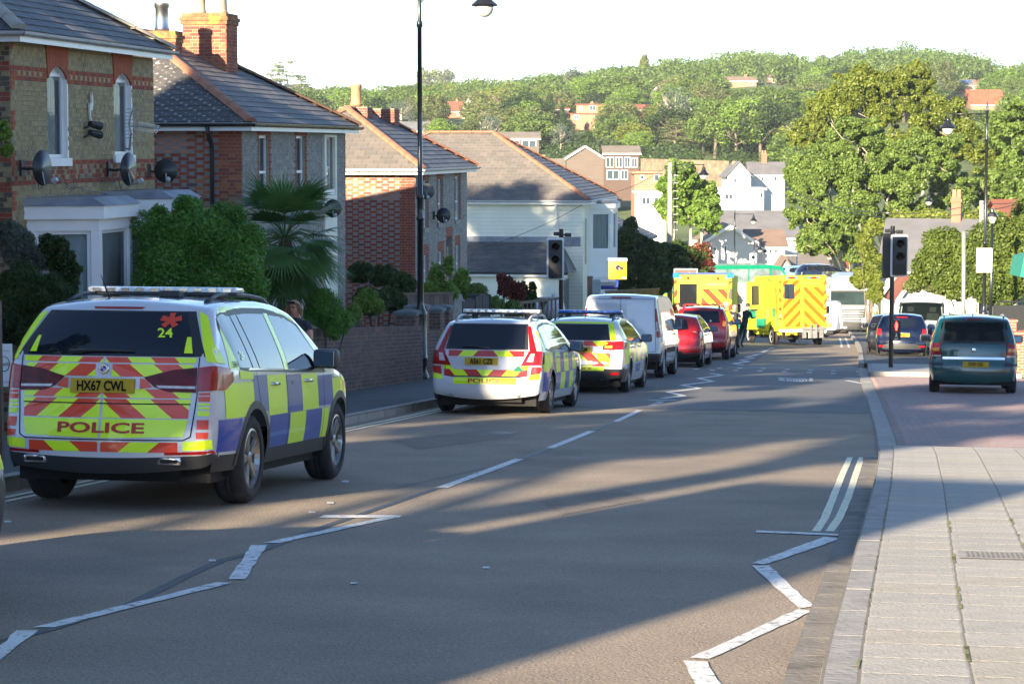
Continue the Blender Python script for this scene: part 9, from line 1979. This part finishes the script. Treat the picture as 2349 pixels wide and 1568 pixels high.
shade_tree('unseen garden tree added left of the camera to shade the queue of cars', -20, 10, [(-17.5, 10, 7, 1.9, 3.8), (-20, 10, 8.5, 2.5, 5), (-22.8, 10, 9, 1.9, 5.4), (-18.5, 10, 12, 2.2, 2.6), (-25.5, 10, 12.0, 1.6, 2.6)], 56000, 47, .3)  # unseen tree added, crown shaped to keep the queue in shade
def row_house(label, s0, w_, dep, t=HT, h=6.0, wall=None, roof=None, pitch=30):
 zb = zr(s0) + .1; r = thing('house', hp(s0, t, zb), ROT, label, 'house'); b = B(); b.box(0, w_, 0, dep, -1, h); b.obj('wall', wall or W_RED, r)
 hw = dep / 2 + .3; rise = hw * math.tan(math.radians(pitch)); b = B(); P = [(-.3, -.3, h), (w_ + .3, -.3, h), (w_ + .3, dep + .3, h), (-.3, dep + .3, h), (min(hw, w_ / 2) - .3, dep / 2, h + rise), (w_ + .3 - min(hw, w_ / 2), dep / 2, h + rise)]
 b.add(P, [(0, 1, 5, 4), (1, 2, 5), (2, 3, 4, 5), (3, 0, 4), (3, 2, 1, 0)]); b.obj('roof', roof or SL[0], r)
 for i in range(int(w_ / 2.6)):
  for z in (1.0, 3.6): window(r, Fr((0, -.13, 0), (1, 0, 0), (0, 0, 1), (0, -1, 0)), 1 + i * 2.6, 2 + i * 2.6, z, z + 1.5, far=True, sash=True)
 return r
row_house('brick house just off the left edge of the photo', 22.0, 7.5, 8.4, h=5.9); row_house('brick house farther behind the camera on the left', -8, 9, 8.4, t=-15, h=5.5)
p = uv(-5.88, -9, 0); zt_ = -1.42 + 27.9 * math.tan(SUN_EL); g0 = gz(p.x, p.y); r = thing('shade_block', (p.x, p.y, g0), -SUN_AZ, 'unseen narrow brick block added behind the camera to shade the road', 'building'); b = B(); b.box(-1.49, 1.49, -1.5, 1.2, -.2, zt_ - g0 - .25); b.obj('wall', W_RED, r); b = B(); b.prism([(-1.5, -1.6, zt_ - g0 - .25), (1.5, -1.6, zt_ - g0 - .25), (1.5, -1.6, zt_ - g0 + .1), (-1.5, -1.6, zt_ - g0)], (0, 2.9, 0)); b.obj('roof', SL[0], r)  # invented block, sized and turned for its shadow band on the road
r = thing('house', rp(20, 14, 0), ROT + math.pi, 'orange brick house off the right edge of the photo', 'house'); b = B(); b.box(-10, 12, 0, 8, -1, 5.6); b.obj('wall', W_BR, r); b = B(); b.prism([(-10.3, -.4, 5.6), (-10.3, 4, 8.2), (-10.3, 8.4, 5.6)], (22.6, 0, 0)); b.obj('roof', R_RED, r)
for i in range(6): window(r, Fr((0, -.13, 0), (1, 0, 0), (0, 0, 1), (0, -1, 0)), -8 + i * 3.2, -6.8 + i * 3.2, 3.5, 5.0, far=True)
for i in range(5):  # unseen conifer row added to keep the cream house wall in shade
 q = hp(50 + (i % 2), -23.6 - i * 1.9, 0); g0 = gz(q.x, q.y); r = thing('conifer_tree', (q.x, q.y, g0), 0, 'unseen conifer added out of frame on the left to shade the cream house', 'tree', 'added shade conifers'); bl = [(rnd.uniform(-.3, .3), rnd.uniform(-.3, .3), z, 1.25, 1.25, 1.0) for z in np.arange(.8, 15.6, .9)]
 link('crown', leafmesh('crown', bl, 7000, .42, .24, LF['dark'], 60 + i, (.3, 1.05)), r); b = B(); b.tube([(0, 0, -.3), (0, 0, 12)], [.2, .05], 8); b.obj('trunk', m_bark, r)
hz = B(); hz.box(-1500, 1500, -100, 2450, -20, 95); hz = hz.obj('haze', None); hz['kind'] = 'stuff'; hz.data.materials.clear()
mh = bpy.data.materials.new('haze_air'); mh.use_nodes = True; nn_ = mh.node_tree.nodes; nn_.remove(nn_['Principled BSDF']); pv_ = nn_.new('ShaderNodeVolumePrincipled'); pv_.inputs['Color'].default_value = (.80, .90, 1, 1); pv_.inputs['Density'].default_value = .00011; pv_.inputs['Anisotropy'].default_value = 0
mh.node_tree.links.new(pv_.outputs[0], nn_['Material Output'].inputs['Volume']); hz.data.materials.append(mh)
